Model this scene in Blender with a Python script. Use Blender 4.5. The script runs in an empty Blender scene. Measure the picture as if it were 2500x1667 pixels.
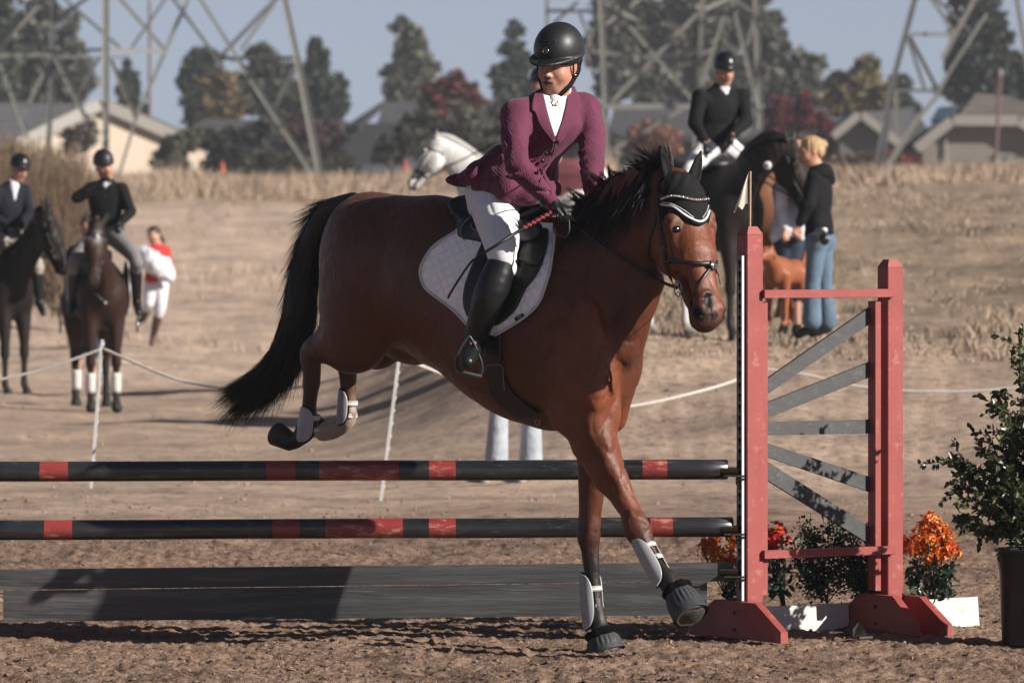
import bpy, math, random
import numpy as np
import openvdb
from mathutils import Vector, Matrix

random.seed(7)
rng = np.random.default_rng(7)
sc = bpy.context.scene
COL = sc.collection
R = math.radians

# ---------------------------------------------------------------- camera
F_PX = 13889.0            # focal length in photograph pixels (2500 wide)
CAM_H = 1.87
HOR = 542.0               # height of the level line in the photograph
cam = bpy.data.cameras.new('camera')
cam.lens = 200.0
cam.sensor_width = 36.0
cam.shift_x = 0.0
cam.shift_y = -(833.5 - HOR) / 2500.0
cam.clip_start = 0.5
cam.clip_end = 6000
cam.dof.use_dof = True
cam.dof.focus_distance = 24.8
cam.dof.aperture_fstop = 6.3
camo = bpy.data.objects.new('camera', cam)
camo.location = (0, 0, CAM_H)
camo.rotation_euler = (R(90), 0, 0)
COL.objects.link(camo)
sc.camera = camo

# ---------------------------------------------------------------- sky and sun
SUN_EL, SUN_AZ = 26.5, 63.5      # azimuth measured from "towards the camera" to the right
sun_vec = Vector((math.sin(R(SUN_AZ)) * math.cos(R(SUN_EL)), -math.cos(R(SUN_AZ)) * math.cos(R(SUN_EL)), math.sin(R(SUN_EL))))
world = bpy.data.worlds.new('World')
sc.world = world
world.use_nodes = True
nt = world.node_tree
nt.nodes.clear()
sky = nt.nodes.new('ShaderNodeTexSky')
sky.sky_type = 'NISHITA'
sky.sun_disc = False
sky.sun_elevation = R(SUN_EL)
sky.sun_rotation = math.atan2(sun_vec.x, sun_vec.y)
sky.altitude = 100
sky.air_density = 0.45
sky.dust_density = 0.25
sky.ozone_density = 3.5
bg = nt.nodes.new('ShaderNodeBackground')
bg.inputs['Strength'].default_value = 0.05
hs = nt.nodes.new('ShaderNodeHueSaturation')
hs.inputs['Saturation'].default_value = 0.58
out = nt.nodes.new('ShaderNodeOutputWorld')
nt.links.new(sky.outputs[0], hs.inputs['Color'])
tint = nt.nodes.new('ShaderNodeMix')
tint.data_type = 'RGBA'
tint.blend_type = 'MULTIPLY'
tint.inputs[0].default_value = 1.0
tint.inputs[7].default_value = (0.80, 0.79, 0.855, 1)
nt.links.new(hs.outputs[0], tint.inputs[6])
nt.links.new(tint.outputs[2], bg.inputs['Color'])
nt.links.new(bg.outputs[0], out.inputs['Surface'])

sl = bpy.data.lights.new('sun', 'SUN')
sl.energy = 5.0
sl.angle = R(0.53)
sl.color = (1.0, 0.93, 0.85)
slo = bpy.data.objects.new('sun', sl)
slo.rotation_euler = sun_vec.to_track_quat('Z', 'Y').to_euler()
slo.location = (30, -20, 40)
COL.objects.link(slo)

sc.view_settings.view_transform = 'Standard'
sc.view_settings.look = 'None'
sc.view_settings.gamma = 1.0
sc.view_settings.exposure = 0.74
sc.view_settings.use_curve_mapping = False
sc.render.engine = 'CYCLES'
sc.cycles.use_denoising = True
sc.cycles.max_bounces = 6
sc.cycles.transparent_max_bounces = 8

# ---------------------------------------------------------------- helpers: space
def W(px, py, d):
    """point on the place that shows at photograph pixel (px, py) at distance d"""
    return np.array([(px - 1250.0) * d / F_PX, d, CAM_H - (py - HOR) * d / F_PX])

def sm(a, b, x):
    t = np.clip((x - a) / (b - a), 0, 1)
    return t * t * (3 - 2 * t)

LD = [0, 62, 80, 150, 230, 400, 900]
LZ = [0, 0, .17, 2.5, 3.7, 4.6, 5.0]
RD = [0, 40.5, 44, 48, 51, 75, 100, 150, 230, 400, 900]
RZ = [0, 0, .35, .86, .82, 1.75, 2.4, 3.05, 3.75, 4.6, 5.0]
def ground_z(x, d):
    px = 1250 + x / np.maximum(d, 5) * F_PX
    w = sm(700, 1500, px)
    return np.interp(d, LD, LZ) * (1 - w) + np.interp(d, RD, RZ) * w

# ---------------------------------------------------------------- helpers: scene tree
def link(o):
    COL.objects.link(o)
    return o

def tag(o, label=None, cat=None, group=None, kind=None):
    if label: o['label'] = label
    if cat: o['category'] = cat
    if group: o['group'] = group
    if kind: o['kind'] = kind
    return o

def thing(name, label, cat, loc=(0, 0, 0), group=None):
    o = bpy.data.objects.new(name, None)
    o.empty_display_size = 0.2
    o.location = Vector([float(v) for v in loc])
    link(o)
    return tag(o, label, cat, group)

def world_loc(o):
    v = Vector(o.location)
    while o.parent:
        o = o.parent
        v += Vector(o.location)
    return v

def mesh_np(name, V, Fs, mats, parent=None, smooth=True, cols=None, uv=None, mat_idx=None, label=None):
    """V (n,3) world coordinates, Fs (m,k) or list of such arrays"""
    V = np.asarray(V, dtype=np.float64)
    if isinstance(Fs, np.ndarray): Fs = [Fs]
    Fs = [f for f in Fs if len(f)]
    org = V.mean(0)
    org[2] = V[:, 2].min()
    me = bpy.data.meshes.new(name)
    me.vertices.add(len(V))
    me.vertices.foreach_set('co', (V - org).astype(np.float32).ravel())
    nl = sum(f.size for f in Fs)
    me.loops.add(nl)
    me.loops.foreach_set('vertex_index', np.concatenate([f.ravel() for f in Fs]).astype(np.int32))
    tot = np.concatenate([np.full(len(f), f.shape[1]) for f in Fs])
    st = np.concatenate([[0], np.cumsum(tot)[:-1]])
    me.polygons.add(len(tot))
    me.polygons.foreach_set('loop_start', st.astype(np.int32))
    me.polygons.foreach_set('loop_total', tot.astype(np.int32))
    if mat_idx is not None:
        me.polygons.foreach_set('material_index', np.asarray(mat_idx, dtype=np.int32))
    me.update(calc_edges=True)
    me.validate()
    me.polygons.foreach_set('use_smooth', np.full(len(me.polygons), bool(smooth)))
    if cols is not None:
        a = me.color_attributes.new('Col', 'FLOAT_COLOR', 'POINT')
        c = np.ones((len(V), 4), dtype=np.float32)
        c[:, :3] = cols
        a.data.foreach_set('color', c.ravel())
    if uv is not None:
        u = me.uv_layers.new(name='UVMap')
        li = np.empty(len(me.loops), dtype=np.int32)
        me.loops.foreach_get('vertex_index', li)
        u.data.foreach_set('uv', np.asarray(uv, dtype=np.float32)[li].ravel())
    if not isinstance(mats, (list, tuple)): mats = [mats]
    for m in mats: me.materials.append(m)
    o = bpy.data.objects.new(name, me)
    link(o)
    if parent is not None:
        o.parent = parent
        org = org - np.array(world_loc(parent))
    o.location = Vector([float(v) for v in org])
    if label: o['label'] = label
    return o

class MB:
    """collects boxes, tubes, quads into one mesh"""
    def __init__(s):
        s.v = []; s.f4 = []; s.f3 = []; s.n = 0
    def add(s, V, F4=None, F3=None):
        V = np.asarray(V, float)
        s.v.append(V)
        if F4 is not None and len(F4): s.f4.append(np.asarray(F4, int) + s.n)
        if F3 is not None and len(F3): s.f3.append(np.asarray(F3, int) + s.n)
        s.n += len(V)
    def hexa(s, c8):
        s.add(c8, [[0, 3, 2, 1], [4, 5, 6, 7], [0, 1, 5, 4], [1, 2, 6, 5], [2, 3, 7, 6], [3, 0, 4, 7]])
    def box(s, c, X, Y, Z, bev=0.0):
        """centre c, half vectors"""
        c, X, Y, Z = [np.asarray(a, float) for a in (c, X, Y, Z)]
        if bev <= 0:
            s.hexa([c - X - Y - Z, c + X - Y - Z, c + X + Y - Z, c - X + Y - Z,
                    c - X - Y + Z, c + X - Y + Z, c + X + Y + Z, c - X + Y + Z])
            return
        lx, ly, lz = [np.linalg.norm(a) for a in (X, Y, Z)]
        kx, ky, kz = 1 - bev / lx, 1 - bev / ly, 1 - bev / lz
        V = []
        idx = {}
        for sx in (-1, 1):
            for sy in (-1, 1):
                for sz in (-1, 1):
                    for a, (fx, fy, fz) in enumerate(((1, ky, kz), (kx, 1, kz), (kx, ky, 1))):
                        idx[(sx, sy, sz, a)] = len(V)
                        V.append(c + X * sx * fx + Y * sy * fy + Z * sz * fz)
        q = []; t = []
        g = lambda sx, sy, sz, a: idx[(sx, sy, sz, a)]
        for d in (-1, 1):
            for a in range(3):
                o = []
                for (p, r) in ((-1, -1), (1, -1), (1, 1), (-1, 1)):
                    k = [p, r]; k.insert(a, d)
                    o.append(g(*k, a))
                if (d > 0) == (a == 1): o = o[::-1]
                q.append(o)
        for a, b in ((0, 1), (1, 2), (0, 2)):
            e = 3 - a - b
            for p in (-1, 1):
                for r in (-1, 1):
                    k0 = [0, 0, 0]; k1 = [0, 0, 0]
                    k0[a] = k1[a] = p; k0[b] = k1[b] = r; k0[e] = -1; k1[e] = 1
                    q.append([g(*k0, a), g(*k1, a), g(*k1, b), g(*k0, b)])
        for sx in (-1, 1):
            for sy in (-1, 1):
                for sz in (-1, 1):
                    t.append([g(sx, sy, sz, 0), g(sx, sy, sz, 1), g(sx, sy, sz, 2)])
        s.add(V, q, t)
    def prism(s, poly, ext):
        """polygon (n,3) extruded by vector"""
        poly = np.asarray(poly, float); n = len(poly); ext = np.asarray(ext, float)
        V = np.vstack([poly, poly + ext])
        q = [[i, (i + 1) % n, n + (i + 1) % n, n + i] for i in range(n)]
        t = [[0, i + 1, i] for i in range(1, n - 1)] + [[n, n + i, n + i + 1] for i in range(1, n - 1)]
        s.add(V, q, t)
    def tube(s, pts, rad, seg=10, cap=True, up=None, flat=None):
        """rad scalar / list; flat (list or scalar): second radius, 'up' gives its axis"""
        P = np.asarray(pts, float); n = len(P)
        rad = np.broadcast_to(np.asarray(rad, float), (n,))
        fl = rad if flat is None else np.broadcast_to(np.asarray(flat, float), (n,))
        T = np.gradient(P, axis=0); T /= np.linalg.norm(T, axis=1)[:, None] + 1e-12
        if up is None:
            u0 = np.array([0, 0, 1.0]) if abs(T[0, 2]) < .9 else np.array([0, 1.0, 0])
            U = np.zeros_like(P); u = u0
            for i in range(n):
                u = u - T[i] * u.dot(T[i]); u = u / (np.linalg.norm(u) + 1e-12); U[i] = u
        else:
            U = np.broadcast_to(np.asarray(up, float), P.shape)
            U = U - T * (U * T).sum(1)[:, None]; U = U / (np.linalg.norm(U, axis=1)[:, None] + 1e-12)
        B = np.cross(T, U)
        a = np.linspace(0, 2 * np.pi, seg, endpoint=False)
        ring = P[:, None] + U[:, None] * (np.cos(a)[None, :, None] * fl[:, None, None]) + B[:, None] * (np.sin(a)[None, :, None] * rad[:, None, None])
        V = ring.reshape(-1, 3)
        i = np.arange(n - 1)[:, None] * seg; j = np.arange(seg)[None]
        q = np.stack([i + j, i + (j + 1) % seg, i + seg + (j + 1) % seg, i + seg + j], -1).reshape(-1, 4)
        t = []
        if cap:
            V = np.vstack([V, P[0], P[-1]])
            c0, c1 = n * seg, n * seg + 1
            t = [[c0, (k + 1) % seg, k] for k in range(seg)] + [[c1, (n - 1) * seg + k, (n - 1) * seg + (k + 1) % seg] for k in range(seg)]
        s.add(V, q, t)
    def ball(s, c, r, seg=10, rings=6, axes=None):
        c = np.asarray(c, float)
        r = np.broadcast_to(np.asarray(r, float), (3,))
        A = np.eye(3) if axes is None else np.asarray(axes, float)
        th = np.linspace(0, np.pi, rings + 1)
        ph = np.linspace(0, 2 * np.pi, seg, endpoint=False)
        V = np.stack([np.outer(np.sin(th), np.cos(ph)), np.outer(np.sin(th), np.sin(ph)), np.outer(np.cos(th), np.ones(seg))], -1).reshape(-1, 3)
        V = c + (V * r) @ A
        i = np.arange(rings)[:, None] * seg; j = np.arange(seg)[None]
        q = np.stack([i + j, i + seg + j, i + seg + (j + 1) % seg, i + (j + 1) % seg], -1).reshape(-1, 4)
        s.add(V, q)
    def build(s, name, mat, parent=None, smooth=False, label=None, **k):
        V = np.vstack(s.v)
        Fs = []
        if s.f4: Fs.append(np.vstack(s.f4))
        if s.f3: Fs.append(np.vstack(s.f3))
        return mesh_np(name, V, Fs, mat, parent, smooth, label=label, **k)

def unit(v):
    v = np.asarray(v, float)
    return v / (np.linalg.norm(v) + 1e-12)

def resample(pts, n):
    P = np.asarray(pts, float)
    m = len(P)
    if m > 2:   # Catmull-Rom
        Q = np.vstack([2 * P[0] - P[1], P, 2 * P[-1] - P[-2]])
        ts = np.linspace(0, m - 1, n)
        i = np.minimum(ts.astype(int), m - 2); t = (ts - i)[:, None]
        p0, p1, p2, p3 = Q[i], Q[i + 1], Q[i + 2], Q[i + 3]
        return .5 * (2 * p1 + (p2 - p0) * t + (2 * p0 - 5 * p1 + 4 * p2 - p3) * t * t + (3 * p1 - p0 - 3 * p2 + p3) * t ** 3)
    t = np.linspace(0, 1, n)[:, None]
    return P[0] * (1 - t) + P[1] * t

def vnoise(P, seed=0):
    """value noise on (n,3) points, -1..1"""
    P = np.asarray(P, float)
    i = np.floor(P).astype(np.int64); f = P - i; f = f * f * (3 - 2 * f)
    def h(x, y, z):
        n = (x * 374761393 + y * 668265263 + z * 2147483647 + seed * 974634777) & 0xffffffff
        n = ((n ^ (n >> 13)) * 1274126177) & 0xffffffff
        n = (n ^ (n >> 16)) & 0xffff
        return n / 32767.5 - 1
    o = 0
    for a in (0, 1):
        for b in (0, 1):
            for c in (0, 1):
                w = (f[:, 0] if a else 1 - f[:, 0]) * (f[:, 1] if b else 1 - f[:, 1]) * (f[:, 2] if c else 1 - f[:, 2])
                o = o + w * h(i[:, 0] + a, i[:, 1] + b, i[:, 2] + c)
    return o

def fbm(P, octv=4, seed=0, gain=.5):
    o = 0; a = 1; P = np.asarray(P, float)
    for k in range(octv):
        o = o + a * vnoise(P * 2.03 ** k + 17.3 * k, seed + k); a *= gain
    return o

# ---------------------------------------------------------------- helpers: solid modelling by distance fields
class Solid:
    def __init__(s, vox, org=(0, 0, 0), yaw=0.0, k=.03):
        s.vox, s.k = vox, k
        s.org = np.asarray(org, float)
        c, n = math.cos(yaw), math.sin(yaw)
        s.A = np.array([[c, -n, 0], [n, c, 0], [0, 0, 1.0]])   # local -> world
        s.pr = []
    def chain(s, pts, r, ax=None, e=None, k=None, col=None, sub=False, n=None):
        P = np.asarray(pts, float); r = np.broadcast_to(np.asarray(r, float), (len(P),)).copy()
        if e is not None: e = np.broadcast_to(np.asarray(e, float), (len(P),)).copy()
        if n:
            X = np.column_stack([P, r] + ([e] if e is not None else []))
            X = resample(X, n); P = X[:, :3]; r = np.maximum(X[:, 3], .001)
            if e is not None: e = np.maximum(X[:, 4], .001)
        s.pr.append(dict(t='c', P=P, r=r, ax=None if ax is None else unit(ax), e=e, k=s.k if k is None else k, col=col, sub=sub,
                         bb=(P - np.maximum(r, e if e is not None else r)[:, None], P + np.maximum(r, e if e is not None else r)[:, None])))
        return s
    def ell(s, c, rad, axes=None, k=None, col=None, sub=False):
        c = np.asarray(c, float); rad = np.asarray(rad, float)
        A = np.eye(3) if axes is None else np.array([unit(a) for a in axes])
        m = rad.max()
        s.pr.append(dict(t='e', c=c, rad=rad, A=A, k=s.k if k is None else k, col=col, sub=sub, bb=(c[None] - m, c[None] + m)))
        return s
    @staticmethod
    def ev(p, X):
        if p['t'] == 'e':
            v = (X - p['c'].astype(X.dtype)) @ p['A'].T.astype(X.dtype)
            a = np.sqrt(((v / p['rad'].astype(X.dtype)) ** 2).sum(-1)); b = np.sqrt(((v / (p['rad'] ** 2).astype(X.dtype)) ** 2).sum(-1)) + 1e-6
            return a * (a - 1) / b
        P, r, e, ax = p['P'].astype(X.dtype), p['r'], p['e'], p['ax']
        best = None
        for i in range(max(1, len(P) - 1)):
            p0 = P[i]; p1 = P[min(i + 1, len(P) - 1)]
            d = p1 - p0; L = float(d @ d)
            v = X - p0
            t = np.clip((v @ d) / L, 0, 1) if L > 1e-12 else np.zeros(X.shape[:-1], X.dtype)
            v = v - t[..., None] * d
            r0, r1 = float(r[i]), float(r[min(i + 1, len(P) - 1)])
            rt = r0 + (r1 - r0) * t
            if ax is None:
                q = np.sqrt((v * v).sum(-1)) - rt
            else:
                et = float(e[i]) + (float(e[min(i + 1, len(P) - 1)]) - float(e[i])) * t
                va = v @ ax.astype(X.dtype)
                vp = np.maximum((v * v).sum(-1) - va * va, 0)
                q = (np.sqrt(vp / rt ** 2 + va * va / et ** 2) - 1) * np.minimum(rt, et)
            best = q if best is None else np.minimum(best, q)
        return best
    @staticmethod
    def mix(d, q, k, sub):
        if sub:
            a, b = -q, d
            h = np.maximum(k - np.abs(a - b), 0) / k
            return np.maximum(a, b) + h * h * k * .25
        h = np.maximum(k - np.abs(d - q), 0) / k
        return np.minimum(d, q) - h * h * k * .25
    def at(s, X):
        X = np.asarray(X, float); d = np.full(X.shape[:-1], 9.0)
        for p in s.pr: d = s.mix(d, s.ev(p, X), p['k'], p['sub'])
        return d
    def near(s, X, m=.12):
        lo, hi = X.reshape(-1, 3).min(0) - m, X.reshape(-1, 3).max(0) + m
        q = Solid(s.vox); q.pr = [p for p in s.pr if (p['bb'][0].min(0) < hi).all() and (p['bb'][1].max(0) > lo).all()]
        return q if q.pr else s
    def grad(s, X, h=.004):
        s = s.near(np.asarray(X, float))
        g = np.stack([s.at(X + np.eye(3)[i] * h) - s.at(X - np.eye(3)[i] * h) for i in range(3)], -1)
        return g / (np.linalg.norm(g, axis=-1)[..., None] + 1e-9)
    def push(s, X, off, it=8):
        """move points onto the level set d = off"""
        X = np.array(X, float)
        for _ in range(it):
            X = X - s.grad(X) * (s.at(X) - off)[..., None]
        return X
    def hit(s, px, py, off, d0, d1, n=160):
        """first point along the sight line through (px,py) whose distance to the solid is off"""
        px = np.asarray(px, float); py = np.asarray(py, float)
        dd = np.full(px.shape, float(d0)); done = np.zeros(px.shape, bool)
        pos = lambda d: np.stack([(px - 1250) * d / F_PX, d, CAM_H - (py - HOR) * d / F_PX], -1)
        best = np.full(px.shape, 9.0); bd = dd.copy()
        c8 = np.vstack([pos(np.full(px.shape, float(q))) for q in (d0, d1)]); blo, bhi = c8.min(0) - .10, c8.max(0) + .10
        sub = Solid(s.vox); sub.pr = [p for p in s.pr if (p['bb'][0].min(0) < bhi).all() and (p['bb'][1].max(0) > blo).all()]
        for _ in range(n):
            v = np.full(px.shape, 9.0); nd = ~done & (dd <= d1 + .05)
            if not nd.any(): break
            v[nd] = sub.at(pos(dd)[nd]) - off
            b = (v < best) & ~done
            best[b] = v[b]; bd[b] = dd[b]
            done |= v < .0015
            dd = np.where(done | ~nd, dd, dd + np.maximum(np.minimum(v, .5) * .7, .0015))
        dd = np.where(done, dd, bd)
        return pos(dd)
    def mesh(s):
        lo = []; hi = []
        for p in s.pr:
            b0 = (p['bb'][0] + p['bb'][1]) / 2; h = (p['bb'][1] - p['bb'][0]) / 2
            c = (b0 - s.org) @ s.A          # world -> local
            hm = h.max(1)[:, None]
            p['lb'] = (c - hm).min(0), (c + hm).max(0)
            if not p['sub']: lo.append(p['lb'][0]); hi.append(p['lb'][1])
        v = s.vox
        lo = np.min(lo, 0) - 3 * v; hi = np.max(hi, 0) + 3 * v
        N = np.ceil((hi - lo) / v).astype(int) + 1
        D = np.full(N, .2, np.float32)
        for p in s.pr:
            m = p['k'] + 3 * v
            a = np.clip(np.floor((p['lb'][0] - m - lo) / v).astype(int), 0, N)
            b = np.clip(np.ceil((p['lb'][1] + m - lo) / v).astype(int) + 1, 0, N)
            if (b <= a).any(): continue
            g = [np.arange(a[i], b[i], dtype=np.float32) * v + lo[i] for i in range(3)]
            X = np.stack(np.meshgrid(*g, indexing='ij'), -1)
            X = X @ s.A.T.astype(np.float32) + s.org.astype(np.float32)
            sl_ = tuple(slice(a[i], b[i]) for i in range(3))
            D[sl_] = s.mix(D[sl_], s.ev(p, X), p['k'], p['sub'])
        D = np.clip(D, -3 * v, 3 * v)
        g = openvdb.FloatGrid(3 * v)
        g.copyFromArray(D)
        pts, quads = g.convertToQuads(isovalue=0.0)
        pts = np.asarray(pts, float) * v + lo
        quads = np.asarray(quads).astype(int)
        a, b, c = pts[quads[:, 0]], pts[quads[:, 1]], pts[quads[:, 2]]
        vol = (a * np.cross(b, c)).sum() + (a * np.cross(c, pts[quads[:, 3]])).sum()
        if vol < 0: quads = quads[:, ::-1]
        return pts @ s.A.T + s.org, quads
    def colors(s, V, sharp=.012):
        X = np.asarray(V, float); Wt = np.zeros(len(X)); C = np.zeros((len(X), 3))
        allX = X
        for p in s.pr:
            if p['col'] is None: continue
            m_ = ((allX > p['bb'][0].min(0) - .15) & (allX < p['bb'][1].max(0) + .15)).all(1)
            if not m_.any(): continue
            X = allX[m_]
            q = s.ev(p, X)
            if p['sub']: w = np.exp(-np.maximum(np.abs(q), 0) / (sharp * .35)) * 40.0 * (np.abs(q) < .012)
            else: w = np.exp(-np.maximum(q, -.0) / sharp) + 1e-7 * np.exp(-np.maximum(q, 0) / .1)
            C[m_] += w[:, None] * np.asarray(p['col'])[None]; Wt[m_] += w
        return C / (np.asarray(Wt)[:, None] + 1e-12)
    def build(s, name, mat, parent=None, cols=True, sharp=.012, warp=None, label=None):
        V, Q = s.mesh()
        c = s.colors(V, sharp) if cols and any(p['col'] is not None for p in s.pr) else None
        if warp is not None:
            n_ = np.cross(V[Q[:, 2]] - V[Q[:, 0]], V[Q[:, 3]] - V[Q[:, 1]]); N = np.zeros_like(V)
            for k in range(4): np.add.at(N, Q[:, k], n_)
            V = warp(V, N / (np.linalg.norm(N, axis=1)[:, None] + 1e-12))
        return mesh_np(name, V, Q, mat, parent, True, cols=c, label=label)

# ---------------------------------------------------------------- helpers: materials
def lin(r, g, b):
    f = lambda c: (c / 255 / 12.92) if c / 255 <= .04045 else ((c / 255 + .055) / 1.055) ** 2.4
    return (f(r), f(g), f(b))

class NT:
    def __init__(s, name):
        s.m = bpy.data.materials.new(name); s.m.use_nodes = True
        s.t = s.m.node_tree; s.t.nodes.clear()
        s.o = s.n('ShaderNodeOutputMaterial'); s.b = s.n('ShaderNodeBsdfPrincipled')
        s.l(s.b.outputs[0], s.o.inputs[0])
    def n(s, ty, **k):
        x = s.t.nodes.new(ty)
        for a, b in k.items(): setattr(x, a, b)
        return x
    def l(s, a, b): s.t.links.new(a, b)
    def noise(s, vec, scale, detail=4, rough=.55, dist=0):
        x = s.n('ShaderNodeTexNoise'); x.inputs['Scale'].default_value = scale
        x.inputs['Detail'].default_value = detail; x.inputs['Roughness'].default_value = rough; x.inputs['Distortion'].default_value = dist
        s.l(vec, x.inputs['Vector']); return x.outputs['Fac']
    def ramp(s, fac, stops):
        x = s.n('ShaderNodeValToRGB'); e = x.color_ramp.elements
        while len(e) > 1: e.remove(e[0])
        e[0].position = stops[0][0]; e[0].color = (*stops[0][1], 1)
        for p, c in stops[1:]:
            y = e.new(p); y.color = (*c, 1)
        s.l(fac, x.inputs[0]); return x.outputs[0]
    def mixc(s, fac, a, b, mode='MIX'):
        x = s.n('ShaderNodeMix', data_type='RGBA', blend_type=mode)
        for v, i in ((fac, 0), (a, 6), (b, 7)):
            if isinstance(v, (int, float)): x.inputs[i].default_value = v
            elif isinstance(v, (tuple, list)): x.inputs[i].default_value = (*v[:3], 1)
            else: s.l(v, x.inputs[i])
        return x.outputs[2]
    def math(s, op, a, b=None):
        x = s.n('ShaderNodeMath', operation=op)
        for v, i in ((a, 0), (b, 1)):
            if v is None: continue
            if isinstance(v, (int, float)): x.inputs[i].default_value = v
            else: s.l(v, x.inputs[i])
        return x.outputs[0]
    def bump(s, h, strength=.3, dist=.01, nrm=None):
        x = s.n('ShaderNodeBump'); x.inputs['Strength'].default_value = strength; x.inputs['Distance'].default_value = dist
        s.l(h, x.inputs['Height'])
        if nrm is not None: s.l(nrm, x.inputs['Normal'])
        s.l(x.outputs[0], s.b.inputs['Normal']); return x.outputs[0]
    def obj(s, scale=(1, 1, 1), rot=(0, 0, 0), src='Object'):
        c = s.n('ShaderNodeTexCoord'); m = s.n('ShaderNodeMapping')
        m.inputs['Scale'].default_value = scale; m.inputs['Rotation'].default_value = rot
        s.l(c.outputs[src], m.inputs[0]); return m.outputs[0]

ALB = .74
def basic(name, col=(.5, .5, .5), rough=.6, spec=.4, var=.25, vs=6, bump=.15, bs=80, bd=.004, metal=0, attr=False, sheen=0, aniso=None, stretch=(1, 1, 1), coat=0, dark=None, dth=(.56, .68)):
    t = NT(name)
    v = t.obj(stretch)
    if attr:
        a = t.n('ShaderNodeAttribute', attribute_name='Col'); base = a.outputs['Color']
    else:
        r = t.n('ShaderNodeRGB'); r.outputs[0].default_value = (*col, 1); base = r.outputs[0]
    f = t.noise(v, vs, 5, .6)
    al = 1.0 if attr else ALB
    k = t.ramp(f, [(.3, ((1 - var) * al,) * 3), (.7, ((1 + var * .6) * al,) * 3)])
    c = t.mixc(1.0, base, k, 'MULTIPLY')
    if dark is not None:
        dark = tuple(x * ALB for x in dark)
        f2 = t.noise(v, vs * 2.3, 6, .7)
        m = t.ramp(f2, [(dth[0], (0, 0, 0)), (dth[1], (1, 1, 1))])
        c = t.mixc(m, c, dark)
    t.l(c, t.b.inputs['Base Color'])
    rr = t.math('MULTIPLY_ADD', f, .25)
    t.t.nodes[-1].inputs[2].default_value = max(rough - .12, .02)
    t.l(rr, t.b.inputs['Roughness'])
    t.b.inputs['Specular IOR Level'].default_value = spec
    t.b.inputs['Metallic'].default_value = metal
    if sheen: t.b.inputs['Sheen Weight'].default_value = sheen
    if coat: t.b.inputs['Coat Weight'].default_value = coat
    if bump: t.bump(t.noise(v, bs, 4, .6), bump, bd)
    return t.m

# ================================================================ THE SETTING
def ground_mat():
    t = NT('ground_dirt')
    a = t.n('ShaderNodeAttribute', attribute_name='Col')
    v = t.obj()
    n1 = t.noise(v, 1.1, 6, .62); n2 = t.noise(v, 9, 6, .7); n3 = t.noise(v, 55, 5, .7)
    k = t.ramp(n1, [(.3, (.74, .73, .74)), (.7, (1.2, 1.17, 1.13))])
    c = t.mixc(1.0, a.outputs['Color'], k, 'MULTIPLY')
    k2 = t.ramp(n2, [(.36, (.55, .54, .55)), (.5, (1, 1, 1)), (.68, (1.24, 1.2, 1.16))])
    c = t.mixc(1.0, c, k2, 'MULTIPLY')
    k3 = t.ramp(n3, [(.38, (.62, .62, .62)), (.62, (1.25, 1.25, 1.25))])
    c = t.mixc(.7, c, t.mixc(1.0, c, k3, 'MULTIPLY'))
    t.l(c, t.b.inputs['Base Color'])
    t.b.inputs['Roughness'].default_value = .95
    t.b.inputs['Specular IOR Level'].default_value = .12
    h = t.math('ADD', t.math('MULTIPLY', n2, 1.0), t.math('MULTIPLY', n3, .45))
    t.bump(h, .8, .035)
    return t.m

def ground_relief(x, d):
    P = np.stack([x, d, np.zeros_like(x)], -1)
    sh = P.shape[:-1]; P = P.reshape(-1, 3)
    near = 1 - sm(31, 37, P[:, 1])
    z = .020 * fbm(P * [1.3, 1.0, 1], 3, 3) + near * (.014 * np.abs(fbm(P * 9, 3, 9)) + .011 * fbm(P * 34, 2, 5))
    ridge = sm(31.5, 32.5, P[:, 1]) * (1 - sm(33.5, 35, P[:, 1]))
    z = z + .05 * ridge * (fbm(P * [2.2, 1, 1], 3, 31) + .3)
    far = sm(40, 60, P[:, 1]) * (1 - sm(300, 500, P[:, 1]))
    z = z + far * .05 * fbm(P * [.9, .5, 1], 4, 12) + sm(60, 110, P[:, 1]) * .10 * fbm(P * [.25, .12, 1], 3, 14)
    rm = sm(1100, 1600, 1250 + P[:, 0] / np.maximum(P[:, 1], 5) * F_PX)
    z = z + rm * sm(36, 42, P[:, 1]) * .045 * fbm(P * [1.6, 1.2, 1], 4, 77)
    return z.reshape(sh)

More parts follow.
